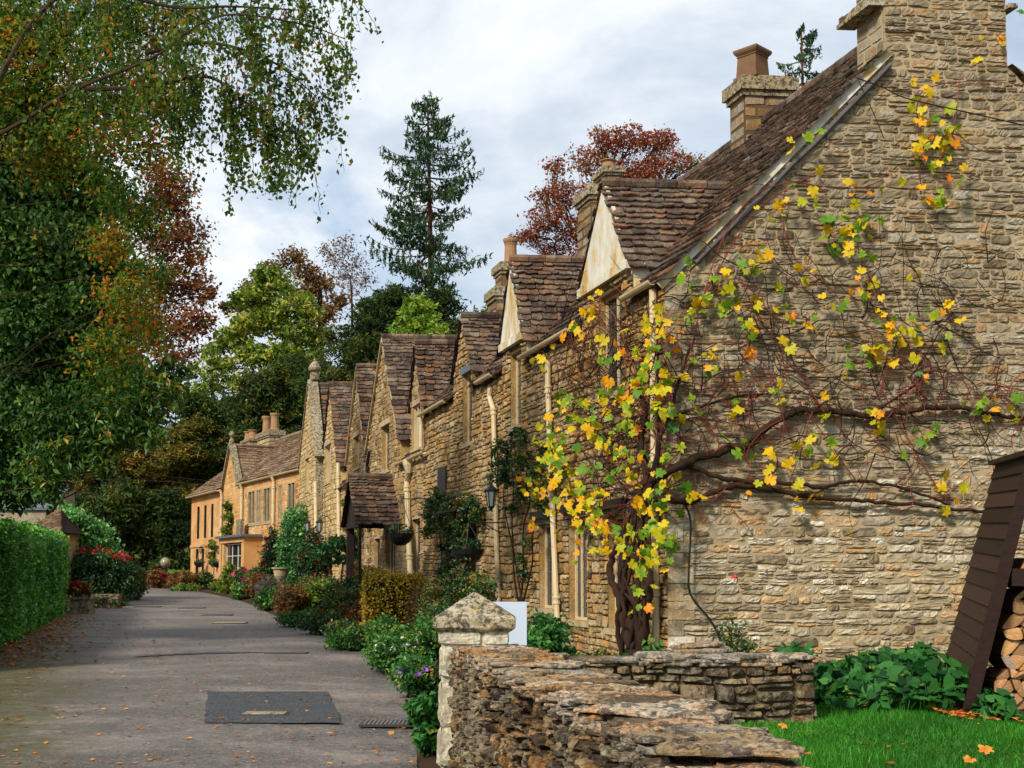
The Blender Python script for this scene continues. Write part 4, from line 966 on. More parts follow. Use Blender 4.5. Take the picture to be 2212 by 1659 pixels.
# ------------------------------------------------------------------ house at the far left behind the hedge
h6 = thing('stone_house', 'stone house half hidden by the left tree with a small hipped porch', 'house', at(40, 1300, 48))
def wx(px, Y): return (px - 1106) / F * Y
def wz(py, Y): return at(1106, py, Y)[2]
m = MB(); x0, x1 = wx(-260, 48), wx(97, 48)
f6 = Frame(np.array([x1, 48.0, 0]), np.array([-1.0, 0, 0]), np.array([0, -1.0, 0]), np.array([0, 1.0, 0]))
zt6 = wz(1030, 48)
wall(f6, h6, 'front_wall', rect(0, x1 - x0, 0, zt6), [], [M['mortar'], M['gable']], h=(.14, .22), l=(.25, .55), gu=4, gv=3)
m = MB(); boxw(m, x1 - .2, x1, 48.1, 51.2, 0, zt6 - .1); boxw(m, x0, x1 - .25, 51, 51.2, 0, zt6 - .1); obj('side_wall', m, M['gable'], h6)
main_roof(f6, h6, 0.02, x1 - x0, zt6, [], mat='tile_far', tan=.8, hw=1.6, e=(.25, .35), w=(.4, .6))
m = MB(); m.add([(x1 - .02, 48, zt6), (x1 - .02, 51.2, zt6), (x1 - .02, 49.6, zt6 + 1.28)], [(0, 1, 2)]); obj('gable_end', m, M['palestone'], h6)
chimney(f6, h6, -.38, 0.02, -.1, .8, 0, wz(962, 48), cap=.2, mat='palestone')
m = MB(); y0 = 46.4; xa, xb = wx(37, 46.4), wx(114, 46.4)
m.add([(xa - 3, y0, wz(1096, y0)), (xb, y0, wz(1096, y0)), (xb, 47.9, wz(1056, 48)), (xa - 3, 47.9, wz(1056, 48)), (xa - 3, y0, wz(1096, y0) - .1), (xb, y0, wz(1096, y0) - .1)], [(0, 1, 2, 3), (0, 4, 5, 1)])
obj('lean_to_roof', m, M['lead'], h6)
m = MB(); boxw(m, xa - 3, xb - .3, y0 + .1, 47.95, 0, wz(1096, y0) - .12); obj('lean_to_wall', m, M['gable'], h6)
m = MB(); y1 = 43.8; xa, xb = wx(50, y1), wx(134, y1); zb = wz(1150, y1); cx = (xa + xb) / 2; za = wz(1095, y1 + .8)
ap = np.array([xa + .35, y0, za]); c_ = [np.array(q) for q in ((xa, y1, zb), (xb, y1, zb), (xb, y0, zb), (xa, y0, zb))]
m.add(c_ + [ap], [(0, 1, 4), (1, 2, 4), (3, 0, 4), (3, 2, 1, 0)], mi=1)
fs_ = ap - np.array([ap[0], y1, zb]); Lf = np.linalg.norm(fs_); fs_ /= Lf
tiles(m, [(xa, 0), (xb, 0), (ap[0] + .05, Lf), (ap[0] - .05, Lf)], [], planar((0, y1, zb), (1, 0, 0), fs_, up_normal(np.array([1., 0, 0]), fs_)), (.14, .2), (.2, .35))
fs_ = ap - np.array([xb, y0, zb]); Lf = np.linalg.norm(fs_); fs_ /= Lf
pr = obj('porch_roof', m, [M['tile_far'], M['under']], h6)
m = MB(); boxw(m, xa + .25, xb - .3, y1 + .3, y0 + .08, 0, zb - .01); obj('porch_wall', m, M['palestone'], h6)
m = MB(); boxw(m, xa + .6, xb - .7, y1 + .27, y1 + .3, 1.4, zb - .1); obj('porch_window', m, M['glass'], h6)
m = MB(); boxw(m, wx(85, 47.8), wx(100, 47.8), 47.8, 47.9, wz(1054, 47.8), wz(1043, 47.8)); obj('wall_sign', m, M['board_white'], h6)
# ------------------------------------------------------------------ garden walls and pier
def pathmap(pts, side):
    P = smoothpath([(x, y, 0) for x, y in pts], 8); d = np.gradient(P, axis=0); d = unit(d)
    nn = np.stack([-d[:, 1], d[:, 0], d[:, 2] * 0], 1) * side
    cl = np.concatenate([[0], np.cumsum(np.linalg.norm(np.diff(P, axis=0), axis=1))])
    def fm(u, v, h):
        o = np.stack([np.interp(u, cl, P[:, 0]), np.interp(u, cl, P[:, 1]), v], 1)
        n = np.stack([np.interp(u, cl, nn[:, 0]), np.interp(u, cl, nn[:, 1]), v * 0], 1)
        return o + n * h[:, None]
    return fm, cl[-1]
def slab(mb, c, yaw, lx, ly, z, th, tilt=0.04):
    n = 22; a = np.arange(n) * 2 * PI / n + R.uniform(-.06, .06, n)
    p = 4.5; r = 1 / (np.abs(np.cos(a)) ** p + np.abs(np.sin(a)) ** p) ** (1 / p) * R.uniform(.9, 1.05, n) * (1 + .06 * np.sin(a * R.integers(2, 5) + R.uniform(0, 6)))
    x = r * np.cos(a) * lx / 2; y = r * np.sin(a) * ly / 2; tx, ty = R.normal(0, tilt, 2)
    cs, sn = math.cos(yaw), math.sin(yaw)
    def lay(k, dz, jt=0.0): 
        X = x * k; Y = y * k
        return np.stack([c[0] + X * cs - Y * sn, c[1] + X * sn + Y * cs, z + dz + X * tx + Y * ty + R.normal(0, jt, n)], 1)
    v = np.concatenate([lay(.97, 0), lay(1.0, th * .4, .004), lay(.985, th * .92, .004), lay(.84, th, .005), lay(.45, th * 1.0, .006)])
    fs = [(k * n + i, k * n + (i + 1) % n, (k + 1) * n + (i + 1) % n, (k + 1) * n + i) for k in range(4) for i in range(n)] + [tuple(4 * n + i for i in range(n)), tuple(range(n - 1, -1, -1))]
    mb.add(v, fs, R.random())
WL = [(-.455, 10.35), (-.26, 9.2), (.24, 6.54), (.553, 4.07), (.75, 2.4)]
WR = [(.03, 10.5), (.3, 9.3), (.82, 6.12), (.98, 4.07), (1.2, 2.4)]
wa = thing('garden_wall', 'low dry stone wall running towards the camera from the gate pier', 'stone wall', (.2, 7, 0))
m = MB(); TOPZ = .93
fl, LL = pathmap(WL, -1); frr, LR = pathmap(WR, 1)
core = MB(); nl = 14
for k in range(nl):
    a, b = LL * k / nl, LL * (k + 1) / nl; c, d = LR * k / nl, LR * (k + 1) / nl
    q = lambda fn, u, z: fn(np.array([u]), np.array([z]), np.array([-.03]))[0]
    core.add([q(fl, a, -.05), q(fl, b, -.05), q(fl, b, TOPZ), q(fl, a, TOPZ), q(frr, c, -.05), q(frr, d, -.05), q(frr, d, TOPZ), q(frr, c, TOPZ)], [(0, 1, 2, 3), (3, 2, 6, 7), (5, 4, 7, 6)])
stw = MB()
stones(stw, layout(rect(0, LL, -.02, TOPZ), [], (.05, .12), (.07, .24), .3), fl, .06, .003, 8, 6, .08, wav=.02, sink=.03, dome=True, nz=.16)
stones(stw, layout(rect(0, LR, .2, TOPZ), [], (.05, .11), (.1, .3), .3), frr, .05, .004, 6, 5, .07, wav=.02, sink=.03, dome=True)
off = core.n; core.V += stw.V; core.T += stw.T; core.n += stw.n
for (k, mi), lst in stw.F.items(): core.F.setdefault((k, 1), []).extend([q + off for q in lst])
obj('stones', core, [M['mortar_dark'], M['drystone']], wa)
cp = MB(); Lp = smoothpath([(x, y, 0) for x, y in WL], 8); Rp = smoothpath([(x, y, 0) for x, y in WR], 8); nP = len(Lp)
for layer in range(5):
    u = 0.0
    while u < 1:
        i = u * (nP - 1); a = np.array([np.interp(i, range(nP), Lp[:, k]) for k in range(2)]); b = np.array([np.interp(i, range(nP), Rp[:, k]) for k in range(2)])
        w = np.linalg.norm(b - a); yaw = math.atan2(b[1] - a[1], b[0] - a[0]); st_ = R.uniform(.12, .3)
        cuts = [0, R.uniform(.3, .7), 1] if R.random() < .5 else [0, R.uniform(.22, .4), R.uniform(.58, .78), 1]
        if layer >= 2 and R.random() < .45: cuts = []
        for c0, c1 in zip(cuts[:-1], cuts[1:]):
            c = a + (b - a) * (c0 + c1) / 2
            slab(cp, c, yaw + R.normal(0, .2), w * (c1 - c0) * 1.12 + .05, st_ * R.uniform(1.0, 1.25), TOPZ - .02 + layer * .018 + R.uniform(-.006, .006), R.uniform(.012, .026), .02)
        u += st_ / 8.2
obj('capping', cp, M['coping'], wa)

wb = thing('garden_wall', 'short low dry stone wall with thin capping crossing behind the lawn', 'stone wall', (1.5, 11.4, .25))
core = MB(); boxw(core, .1, 2.66, 11.27, 11.62, 0, .78)
xr = 2.66
stw = MB(); stones(stw, layout(rect(0, 2.6, .2, .8), [], (.06, .17), (.12, .42), .35), planar((.1, 11.26, 0), (1, 0, 0), K, (0, -1, 0)), .05, .007, 7, 5, .06, wav=.015, sink=.03)
stones(stw, layout(rect(0, .4, .2, .8), [], (.08, .2), (.2, .4), .1), planar((xr, 11.25, 0), (0, 1, 0), K, (1, 0, 0)), .05, .007, 7, 5, .06, sink=.03)
off = core.n; core.V += stw.V; core.T += stw.T; core.n += stw.n
for (k, mi), lst in stw.F.items(): core.F.setdefault((k, 1), []).extend([q + off for q in lst])
obj('stones', core, [M['mortar_dark'], M['drystone']], wb)
cp = MB()
for layer in range(3):
    x = .0
    while x < 2.7:
        w = R.uniform(.3, .65)
        if layer < 2 or R.random() < .5: slab(cp, (x + w / 2, 11.44 + R.normal(0, .02)), R.normal(0, .06), min(w, 2.75 - x) * 1.04, R.uniform(.42, .5), .77 + layer * .03, R.uniform(.025, .04), .015)
        x += w
for k in range(5): slab(cp, (1.75 + R.normal(0, .06), 11.75 + R.normal(0, .05)), R.normal(0, .2), .7 - .08 * k, .5 - .05 * k, .83 + .022 * k, .03, .03)
obj('capping', cp, M['coping'], wb)

M['pale_post'] = stone_mat('pale_post_stone', [(0, lin(176, 168, 146)), (1, lin(196, 188, 166))], lichen=lin(208, 202, 184), lich=.5, dark=lin(96, 90, 76), drk=.5, yellow=lin(184, 158, 92), spot=6, bumpd=.012)
gp = thing('gate_pier', 'square stone gate pier with lichen spotted pyramid cap', 'gate pier', (-.3, 10.6, 0))
m = MB(); px0, px1, py0, py1 = -.6, -.02, 10.3, 10.86
boxw(m, px0 + .02, px1 - .02, py0 + .02, py1 - .02, -.05, 1.12)
for o, ud, nd, w in (((px0, py0, 0), (1, 0, 0), (0, -1, 0), px1 - px0), ((px0, py1, 0), (0, -1, 0), (-1, 0, 0), py1 - py0)):
    rects = []
    for z0, z1, cut in ((.0, .34, .4), (.34, .72, .55), (.72, 1.0, .3), (1.0, 1.13, .62)):
        rects += [(0, w * cut, z0, z1), (w * cut, w, z0, z1)]
    stones(m, np.array(rects), planar(np.array(o) + np.array(nd) * -.01, ud, K, nd), .02, .004, 9, 8, .008, wav=.002)
obj('shaft', m, M['pale_post'], gp)
m = MB()
cxp, cyp = (px0 + px1) / 2, (py0 + py1) / 2
prof = [(.27, 1.105), (.33, 1.14), (.338, 1.15), (.338, 1.222), (.328, 1.236), (.22, 1.305), (.11, 1.372), (.02, 1.425)]
vs = []
for hw, z in prof:
    ring = []
    for sx, sy in ((-1, -1), (1, -1), (1, 1), (-1, 1)):
        for k in range(6):
            t = k / 6; nx_, ny_ = {(-1, -1): (1, -1), (1, -1): (1, 1), (1, 1): (-1, 1), (-1, 1): (-1, -1)}[(sx, sy)]
            x = sx + (nx_ - sx) * t; y = sy + (ny_ - sy) * t; rr = 1 - .02 * (abs(x * y)) ** 6
            ring.append((cxp + x * hw * rr + R.normal(0, .003), cyp + y * hw * rr + R.normal(0, .003), z + R.normal(0, .004)))
    vs += ring
m.add(vs, [(k * 24 + i, k * 24 + (i + 1) % 24, (k + 1) * 24 + (i + 1) % 24, (k + 1) * 24 + i) for k in range(len(prof) - 1) for i in range(24)] + [tuple(range(23, -1, -1)), tuple((len(prof) - 1) * 24 + i for i in range(24))])
obj('cap', m, M['oldcap'], gp)

sgn = thing('sign_board', 'blank white board standing behind the gate pier', 'sign', (0, 11.7, .3))
m = MB(); p0, p1 = at(1040, 1300, 11.7), at(1138, 1394, 11.7); boxw(m, p0[0], p1[0], 11.7, 11.725, p1[2], p0[2]); obj('panel', m, M['board_white'], sgn)
m = MB(); boxw(m, .0, .05, 11.728, 11.77, 0, p0[2] - .05); boxw(m, p0[0] + .03, p0[0] + .08, 11.728, 11.77, 0, p0[2] - .05); obj('post', m, M['darkwood'], sgn)

# ------------------------------------------------------------------ log store
ls = thing('log_store', 'dark stained board log store with sloping planked side', 'log store', (5.2, 13, .28))
A0, A1 = at(2091, 1540, 11.8), at(2032, 1478, 14.9); B1 = at(2152, 1005, 14.95); B0 = A0 + (B1 - A1) * .93
m = MB(); nb = 15
out_n = unit(np.cross(A1 - A0, B0 - A0)); out_n = out_n if out_n[0] < 0 else -out_n
for k in range(nb):
    t0, t1 = k / nb, (k + 1) / nb
    p = [A0 + (B0 - A0) * t0, A1 + (B1 - A1) * t0, A1 + (B1 - A1) * t1, A0 + (B0 - A0) * t1]
    lip = out_n * .028
    v = [p[0] + lip, p[1] + lip, p[2] + out_n * .008, p[3] + out_n * .008] + [q - out_n * .02 for q in p]
    m.add(v, BOXF, R.random())
obj('side_boards', m, M['darkwood'], ls)
m = MB(); e = unit(B0 - A0); boxv(m, A0 + np.array([-.02, -.06, 0]) + out_n * .04, e * np.linalg.norm(B0 - A0), np.array([.11, 0, 0]), np.array([0, .055, 0])); 
XR = A0[0] + 2.3; obj('front_post', m, M['darkwood'], ls); m = MB(); boxw(m, XR, XR + .1, 11.74, 11.8, .28, B0[2]); obj('front_post', m, M['darkwood'], ls)
m = MB()
for k in range(13): boxw(m, XR + .1, XR + .13, 11.8, 14.9, .3 + k * .2, .49 + k * .2)
obj('far_side_boards', m, M['darkwood'], ls)
m = MB(); boxv(m, B0 + np.array([-.1, -.1, 0]), np.array([XR + .3 - B0[0], 0, -.1]), B1 - B0 + np.array([0, .1, 0]), K * .05); obj('roof', m, M['darkwood'], ls)
m = MB(); zt = at(2200, 1228, 11.8)[2]; zb2 = at(2200, 1266, 11.8)[2]; boxw(m, A0[0] + .45, XR, 11.8, 11.84, zb2, zt); obj('rail', m, M['darkwood'], ls); m = MB(); boxw(m, A0[0] + .05, XR, 11.8, 12.5, .26, .3); obj('floor_board', m, M['darkwood'], ls)
LS = []
nxl, nzl = 9, 11; gx = np.linspace(4.34, 5.55, nxl + 1); gz = np.linspace(.31, 1.72, nzl + 1)
PX = np.zeros((nzl + 1, nxl + 1, 2))
for j in range(nzl + 1):
    for i in range(nxl + 1): PX[j, i] = (gx[i] + gz[j] * .26 - .06 + R.normal(0, .024) + (.07 if j % 2 else 0), gz[j] + (R.normal(0, .02) if 0 < j else 0))
for j in range(nzl):
    for i in range(nxl):
        q = [PX[j, i], PX[j, i + 1], PX[j + 1, i + 1], PX[j + 1, i]]
        sets = [q] if R.random() < .5 else ([[q[0], q[1], q[2]], [q[0], q[2], q[3]]] if R.random() < .5 else [[q[0], q[1], q[3]], [q[1], q[2], q[3]]])
        for pl in sets: LS.append(np.array(pl))
for pl in LS:
    c = pl.mean(0)
    if c[0] < A0[0] + (c[1] - .28) * .27 + .27: continue
    pts = []
    n = len(pl)
    for i in range(n):                                      # cut the corners, one bark side bulges
        a, b = pl[i], pl[(i + 1) % n]; pts += [a + (b - a) * .13, a + (b - a) * .5 + (a + b - 2 * c) * (.07 if i == 0 else .02), a + (b - a) * .87]
    pts = c + (np.array(pts) - c) * .95; n = len(pts); y0 = 11.95 + R.uniform(-.05, .06)
    m = MB(); fr0 = [(p[0], y0, p[1]) for p in pts]; bk = [(p[0], y0 + .42, p[1]) for p in pts]; cc = (c[0], y0 - .004, c[1])
    m.add(fr0 + [cc], [(i, (i + 1) % n, n) for i in range(n)], R.random(), 0); m.add(fr0 + bk, [(i, n + i, n + (i + 1) % n, (i + 1) % n) for i in range(n)] + [tuple(n + i for i in range(n))], .5, 1)
    o = obj('firewood_log', m, [M['log_end'], M['log_bark']], org=(c[0], y0, c[1]))
    props(o, 'split firewood log stacked end on inside the dark log store', 'log', 'split logs in the log store')

# ------------------------------------------------------------------ trees
def Bl(px, py, r, Y, t=.4, fl=.85, dy=None, rx=None):
    Yj = Y + (R.uniform(-.6, .6) * r * Y / F if dy is None else dy)
    rr = r * Yj / F
    return (at(px, py, Yj), np.array([(rx or r) * Yj / F, rr * 1.0, rr * fl]), t)
def tree(name, label, base, trunk, r0, blobs, lmat, dens, size, bark='trunk', group=None, limbr=None, twigs=2, sag=.06, cat='tree', extra=None, **kw):
    base = np.array([base[0], base[1], hill(base[0], base[1]) if len(base) < 3 else base[2]], float)
    t = thing(name, label, cat, base, group)
    tp = smoothpath([base - K * .2] + [np.array(p, float) for p in trunk], 4)
    m = MB(); tube(m, tp, np.linspace(r0, r0 * .35, len(tp)), 9)
    limbs(m, tp[len(tp) // 4:], blobs, limbr or r0 * .4, sag, twigs)
    obj('trunk', m, M[bark], t, smooth=True)
    m = MB(); crown(m, blobs, dens, size, **kw)
    if extra: extra(m)
    obj('crown', m, M[lmat], t)
    return t

# ivy clad tree on the left
Y = 25
bl = [Bl(*q, Y, R.uniform(.25, .5)) for q in ((60, 300, 120), (150, 420, 110), (40, 480, 120), (60, 560, 130), (170, 560, 100), (170, 680, 110), (90, 800, 130), (215, 600, 85), (50, 940, 110), (150, 900, 105), (20, 1050, 60), (225, 780, 80), (230, 880, 70), (-40, 700, 130), (-60, 420, 140), (-60, 950, 110), (70, 1040, 55), (100, 690, 100), (280, 860, 50))]
tree('ivy_tree', 'dark ivy smothered tree at the far left above the hedge', (-12.6, 26), [(-12.4, 26, 3), (-12, 25.6, 6), (-11.4, 25, 10)], .2, bl, 'ivy', 640, .12, limbr=.02, tw=.16, per=26, droop=.5, aspect=.62, tv=.16, up=.2)
# chestnut like green boughs hanging low
Y = 24
bl = [Bl(*q, Y, .55) for q in ((120, 1000, 60), (180, 960, 55), (250, 930, 60), (310, 890, 60), (350, 840, 45), (280, 820, 60), (370, 800, 30), (220, 1000, 30), (330, 940, 30), (110, 1060, 30))]
tree('leafy_tree', 'fresh green tree with boughs hanging over the hedge', (-13.5, 28.5), [(-13, 28, 2.5), (-11.5, 26.5, 4.5), (-9.8, 25, 5.6)], .12, bl, 'chestnut', 330, .16, tw=.2, per=14, droop=.5, aspect=.42, tv=.2)
# orange and green autumn tree
Y = 20
bl = [Bl(*q, Y, R.uniform(.1, .55)) for q in ((120, 60, 110), (40, 130, 110), (200, 150, 100), (300, 90, 100), (290, 230, 85), (230, 300, 80), (110, 240, 90), (340, 330, 55), (260, 420, 70), (310, 480, 50), (240, 520, 60), (280, 640, 65), (300, 730, 65), (220, 760, 60), (240, 840, 55), (330, 590, 40), (30, 30, 80), (-60, 200, 140), (350, 200, 70), (20, 230, 90), (90, 330, 80), (0, 60, 90), (400, 40, 60), (250, 20, 80), (160, 240, 70))]
tree('autumn_tree', 'tall tree with orange and green autumn leaves at upper left', (-10.9, 20.5), [(-10.5, 20.4, 3), (-9.6, 20.2, 6), (-8.2, 20, 9), (-7, 20, 11)], .2, bl, 'autumn', 380, .085, limbr=.022, tw=.24, per=14, tv=.22, droop=.35, shell=.2)
# copper beech
Y = 34
bl = [Bl(*q, Y, R.uniform(.25, .6)) for q in ((370, 420, 55), (340, 380, 45), (400, 500, 48), (350, 520, 55), (380, 610, 60), (430, 620, 34), (410, 700, 48), (330, 610, 50), (340, 720, 50), (440, 690, 24), (425, 560, 30), (300, 460, 50), (390, 770, 35), (300, 680, 60), (445, 640, 18), (360, 450, 40))]
tree('copper_beech', 'copper red leaved tree between the ivy tree and the sky', (-15.2, 36), [(-15, 35.6, 4), (-13.5, 35, 7.5), (-11.5, 34.5, 10)], .35, bl, 'copper', 220, .125, limbr=.06, tw=.2, per=12, tv=.22, shell=.1, twigs=4)

# birch hanging over the lane
t = thing('birch_tree', 'birch with drooping leafy twigs overhanging the lane at the top', 'tree', np.array([-10.6, 17.2, hill(-10.6, 17.2)]))
m = MB(); lf = MB(); Y = 17
tp = smoothpath([(-10.6, 17.2, -.2), (-10.4, 17.1, 4), (-9.8, 17, 7.5), (-9.2, 17, 10.5)], 4); tube(m, tp, np.linspace(.24, .1, len(tp)), 8)
LB = [[(-350, 330), (-50, 300), (150, 190), (320, 110), (480, 50), (640, 45), (735, 75)], [(150, 190), (300, 175), (430, 165), (540, 215), (620, 270), (660, 300)], [(320, 110), (450, 100), (580, 140), (680, 200)], [(-50, 300), (60, 60), (200, -40), (420, -70), (640, -60), (740, -20)], [(200, -40), (350, 10), (520, 0), (690, 20)]]
LP = []
for l in LB:
    p = smoothpath([at(x + R.normal(0, 9), y + R.normal(0, 9), Y + R.normal(0, .35)) for x, y in l], 7); tube(m, p, np.linspace(.042, .008, len(p)) * .8, 6); LP.append(p)
def hang(start, L, lean, dens=44, size=.075, tt=.45, keep=1.0):
    n = 9; s = np.linspace(0, 1, n); p = start + np.stack([lean[0] * (s - s * s * .4), lean[1] * s, -L * s ** 1.2], 1) + R.normal(0, .018, (n, 3)); p[0] = start
    tube(m, p, np.linspace(.008, .003, n), 3, caps=False)
    k = max(3, int(L * dens)); i = R.uniform(.12, 1, k) ** .9 * (n - 1); i0 = np.minimum(i.astype(int), n - 2); P = p[i0] + (p[i0 + 1] - p[i0]) * (i - i0)[:, None] + R.normal(0, .055, (k, 3)) - K * .03
    leafcards(lf, P, size, np.clip(tt + R.normal(0, .2, k), 0, 1), up=.05, droop=.7, aspect=.72)
for p, cnt in zip(LP, (62, 52, 46, 66, 52)):
    for _ in range(cnt):
        i = int(R.uniform(.12, .999) * len(p)); hang(p[i] + R.normal(0, .05, 3), abs(R.normal(.5, .25)) + .15, (R.normal(0, .3), R.normal(0, .35)), tt=R.uniform(.0, .6))
for (x0, y0), (x1, y1), c in (((505, 150), (512, 440), 3), ((470, 150), (475, 360), 3), ((560, 220), (600, 440), 5), ((520, 200), (535, 300), 3), ((640, 270), (650, 385), 5), ((590, 250), (575, 330), 4), ((680, 200), (690, 290), 4), ((430, 160), (420, 330), 4), ((400, 170), (395, 400), 4), ((710, 80), (735, 190), 4), ((610, 270), (640, 340), 4), ((480, 170), (530, 460), 2), ((655, 300), (665, 395), 3), ((380, 180), (350, 330), 4), ((690, 130), (715, 250), 4)):
    a = at(x0, y0, Y); b = at(x1, y1, Y)
    for _ in range(c): hang(a + R.normal(0, .1, 3), (a[2] - b[2]) * R.uniform(.75, 1.05), ((b[0] - a[0]) + R.normal(0, .1), R.normal(0, .2)), dens=46, tt=R.uniform(.0, .5))
obj('trunk', m, M['trunk'], t); obj('crown', lf, M['birch'], t)

# yew wood behind the houses
def wood(label, name, Y, bx, qs, mat, dens, size, t=(.25, .5), group=None, **kw):
    bl = [Bl(q[0], q[1], q[2], Y, R.uniform(*t)) for q in qs]
    base = (bx, Y + 1.0); top = max(b[0][2] for b in bl); zb = hill(*base)
    tree(name, label, base, [(bx, Y + 1, zb + (top - zb) * .4), (bx + .3, Y + 1, zb + (top - zb) * .8)], .5, bl, mat, dens, size, twigs=1, group=group, **kw)
gW = 'dark evergreens behind the manor'
wood('dark golden green conifer with layered boughs left of the manor', 'cedar_tree', 86, wx(300, 86), [(x, y, r) for x, y, r in ((230, 950, 60), (330, 930, 70), (300, 1010, 75), (230, 1040, 55), (370, 1020, 75), (340, 1100, 80), (410, 940, 65), (400, 1090, 60), (170, 960, 40), (170, 1060, 45), (280, 900, 55), (260, 1120, 55), (190, 1000, 50), (350, 870, 45))], 'cedar', 44, .42, group=gW, tw=.28, per=24, aspect=.3, up=.9, fl=.5) if False else None
def layered(label, name, Y, bx, qs, mat, dens, size, group, t=(.25, .6), fl=.55, **kw):
    bl = [Bl(q[0], q[1], q[2], Y, R.uniform(*t), fl) for q in qs]
    base = (bx, Y + 1.5); top = max(b[0][2] for b in bl); zb = hill(*base)
    tree(name, label, base, [(bx, Y + 1.5, zb + (top - zb) * .4), (bx, Y + 1.5, zb + (top - zb) * .85)], .5, bl, mat, dens, size, twigs=1, group=group, **kw)
def rnd(n, x0, x1, y0, y1, r0, r1, mask=None):
    o = []
    while len(o) < n:
        x, y, r = R.uniform(x0, x1), R.uniform(y0, y1), R.uniform(r0, r1)
        if mask is None or mask(x, y): o.append((x, y, r))
    return o
layered('golden brown cedar with layered boughs left of the manor roof', 'cedar_tree', 88, wx(300, 88), rnd(34, 150, 430, 900, 1120, 34, 58), 'cedar', 62, .42, gW, (.25, .75), tw=.2, per=26, aspect=.28, up=.8, droop=.1, tv=.2, shell=.3)
layered('blackish evergreen filling the gap behind the globe lamp', 'yew_tree', 84, wx(260, 84), rnd(22, 110, 420, 1080, 1230, 40, 62), 'yew', 62, .4, gW, (.15, .5), .8, tw=.22, per=24, aspect=.35, shell=.2)
layered('dark yew above the manor gable finial', 'yew_tree', 90, wx(480, 90), rnd(24, 400, 580, 845, 1060, 40, 62), 'yew', 62, .36, gW, (.15, .6), .7, tw=.2, per=26, aspect=.32, tv=.2, shell=.2)
layered('dark yew rising over the manor ridge and chimneys', 'yew_tree', 86, wx(620, 86), rnd(36, 520, 710, 800, 1000, 38, 58), 'yew', 62, .36, gW, (.2, .65), .7, tw=.2, per=26, aspect=.32, tv=.2, shell=.2)
layered('dark yew behind the parapet gable', 'yew_tree', 78, wx(740, 78), rnd(28, 670, 830, 640, 870, 38, 56, lambda x, y: y > max(628, 815 - (x - 690) * 1.35)), 'yew', 62, .33, gW, (.15, .55), .7, tw=.2, per=26, aspect=.32, tv=.2, shell=.2)
layered('dark evergreen at the foot of the tall spruce', 'yew_tree', 74, wx(900, 74), rnd(36, 800, 1060, 600, 800, 36, 54, lambda x, y: y > 628 + max(0, x - 900) * .4 + max(0, 870 - x) * .5), 'yew', 62, .31, gW, (.1, .5), .7, tw=.2, per=26, aspect=.34, tv=.2, shell=.2)
wood('bright green round tree in front of the tall spruce', 'leafy_tree', 70, wx(905, 70), [(905, 680, 42), (880, 715, 38), (935, 720, 34), (910, 735, 40), (895, 660, 26)], 'bright', 90, .26, (.3, .8), tw=.16, per=18, tv=.22)
# tall half green tree and its bare brown neighbours
bl = [Bl(q[0], q[1], q[2], 100, R.uniform(.2, .8), .7) for q in ((560, 640, 38), (600, 610, 34), (640, 660, 40), (540, 700, 40), (590, 690, 44), (640, 720, 44), (500, 730, 34), (545, 770, 40), (600, 770, 44), (660, 770, 40), (480, 790, 30), (690, 730, 30), (570, 590, 28), (520, 650, 24), (620, 820, 40), (530, 830, 36), (470, 750, 22), (665, 680, 28))]
tree('lime_tree', 'tall airy yellow green tree with dark limbs behind the yews', (wx(600, 100), 102), [(wx(600, 100), 102, 20), (wx(600, 100), 102, 26)], .45, bl, 'lime', 46, .4, tw=.26, per=12, tv=.24, limbr=.28, twigs=6, shell=.2)
bl = [Bl(q[0], q[1], q[2], 104, R.uniform(.2, .8), .6) for q in ((590, 575, 26), (630, 555, 30), (660, 590, 34), (690, 620, 36), (540, 625, 26), (510, 660, 22), (700, 680, 34), (650, 640, 36), (560, 600, 20), (730, 650, 26), (490, 665, 18))]
tree('beech_tree', 'thin topped brown beech behind the yellow green tree', (wx(670, 104), 106), [(wx(680, 104), 106, 20), (wx(675, 104), 106, 27)], .45, bl, 'brown', 50, .32, bark='trunk_red', tw=.3, per=9, tv=.24, limbr=.26, twigs=16, shell=.2)
bl = [Bl(q[0], q[1], q[2], 106, .5, .8) for q in ((740, 530, 32), (715, 560, 24), (770, 570, 32), (735, 590, 30), (790, 600, 24), (700, 535, 16), (760, 620, 30))]
tree('bare_tree', 'nearly bare twiggy treetop against the sky left of the spruce', (wx(745, 106), 108), [(wx(750, 106), 108, 22), (wx(745, 106), 108, 27.5)], .18, bl, 'brown', 15, .24, bark='trunk_red', tw=.3, per=6, limbr=.2, twigs=44, shell=.1)
# hazy green filler low between copper beech and lime
bl = [Bl(q[0], q[1], q[2], 96, .5, .8) for q in ((470, 820, 34), (450, 770, 26), (430, 850, 34), (420, 800, 22), (400, 870, 40))]
tree('leafy_tree', 'pale green tree low beside the copper red tree', (wx(440, 96), 98), [(wx(440, 96), 98, 12), (wx(440, 96), 98, 17)], .3, bl, 'lime', 34, .36, tw=.24, per=12, tv=.2, twigs=4)
# red tree beyond the ridge
bl = [Bl(q[0], q[1], q[2], 60, R.uniform(.2, .7), .7) for q in ((1180, 470, 45), (1150, 510, 34), (1220, 420, 48), (1230, 500, 50), (1270, 350, 46), (1320, 310, 44), (1370, 300, 42), (1420, 310, 40), (1290, 420, 52), (1350, 380, 50), (1410, 370, 46), (1460, 350, 36), (1500, 355, 26), (1200, 360, 26), (1170, 420, 26), (1300, 290, 26), (1440, 300, 24), (1260, 545, 36), (1190, 540, 28), (1120, 515, 18))]
tree('red_maple', 'round red leaved autumn tree behind the cottage ridge', (wx(1310, 60), 62), [(wx(1310, 60), 62, 11), (wx(1312, 60), 62, 16)], .35, bl, 'redtree', 80, .17, bark='trunk_red', tw=.2, per=8, tv=.22, limbr=.12, twigs=30, shell=.1)

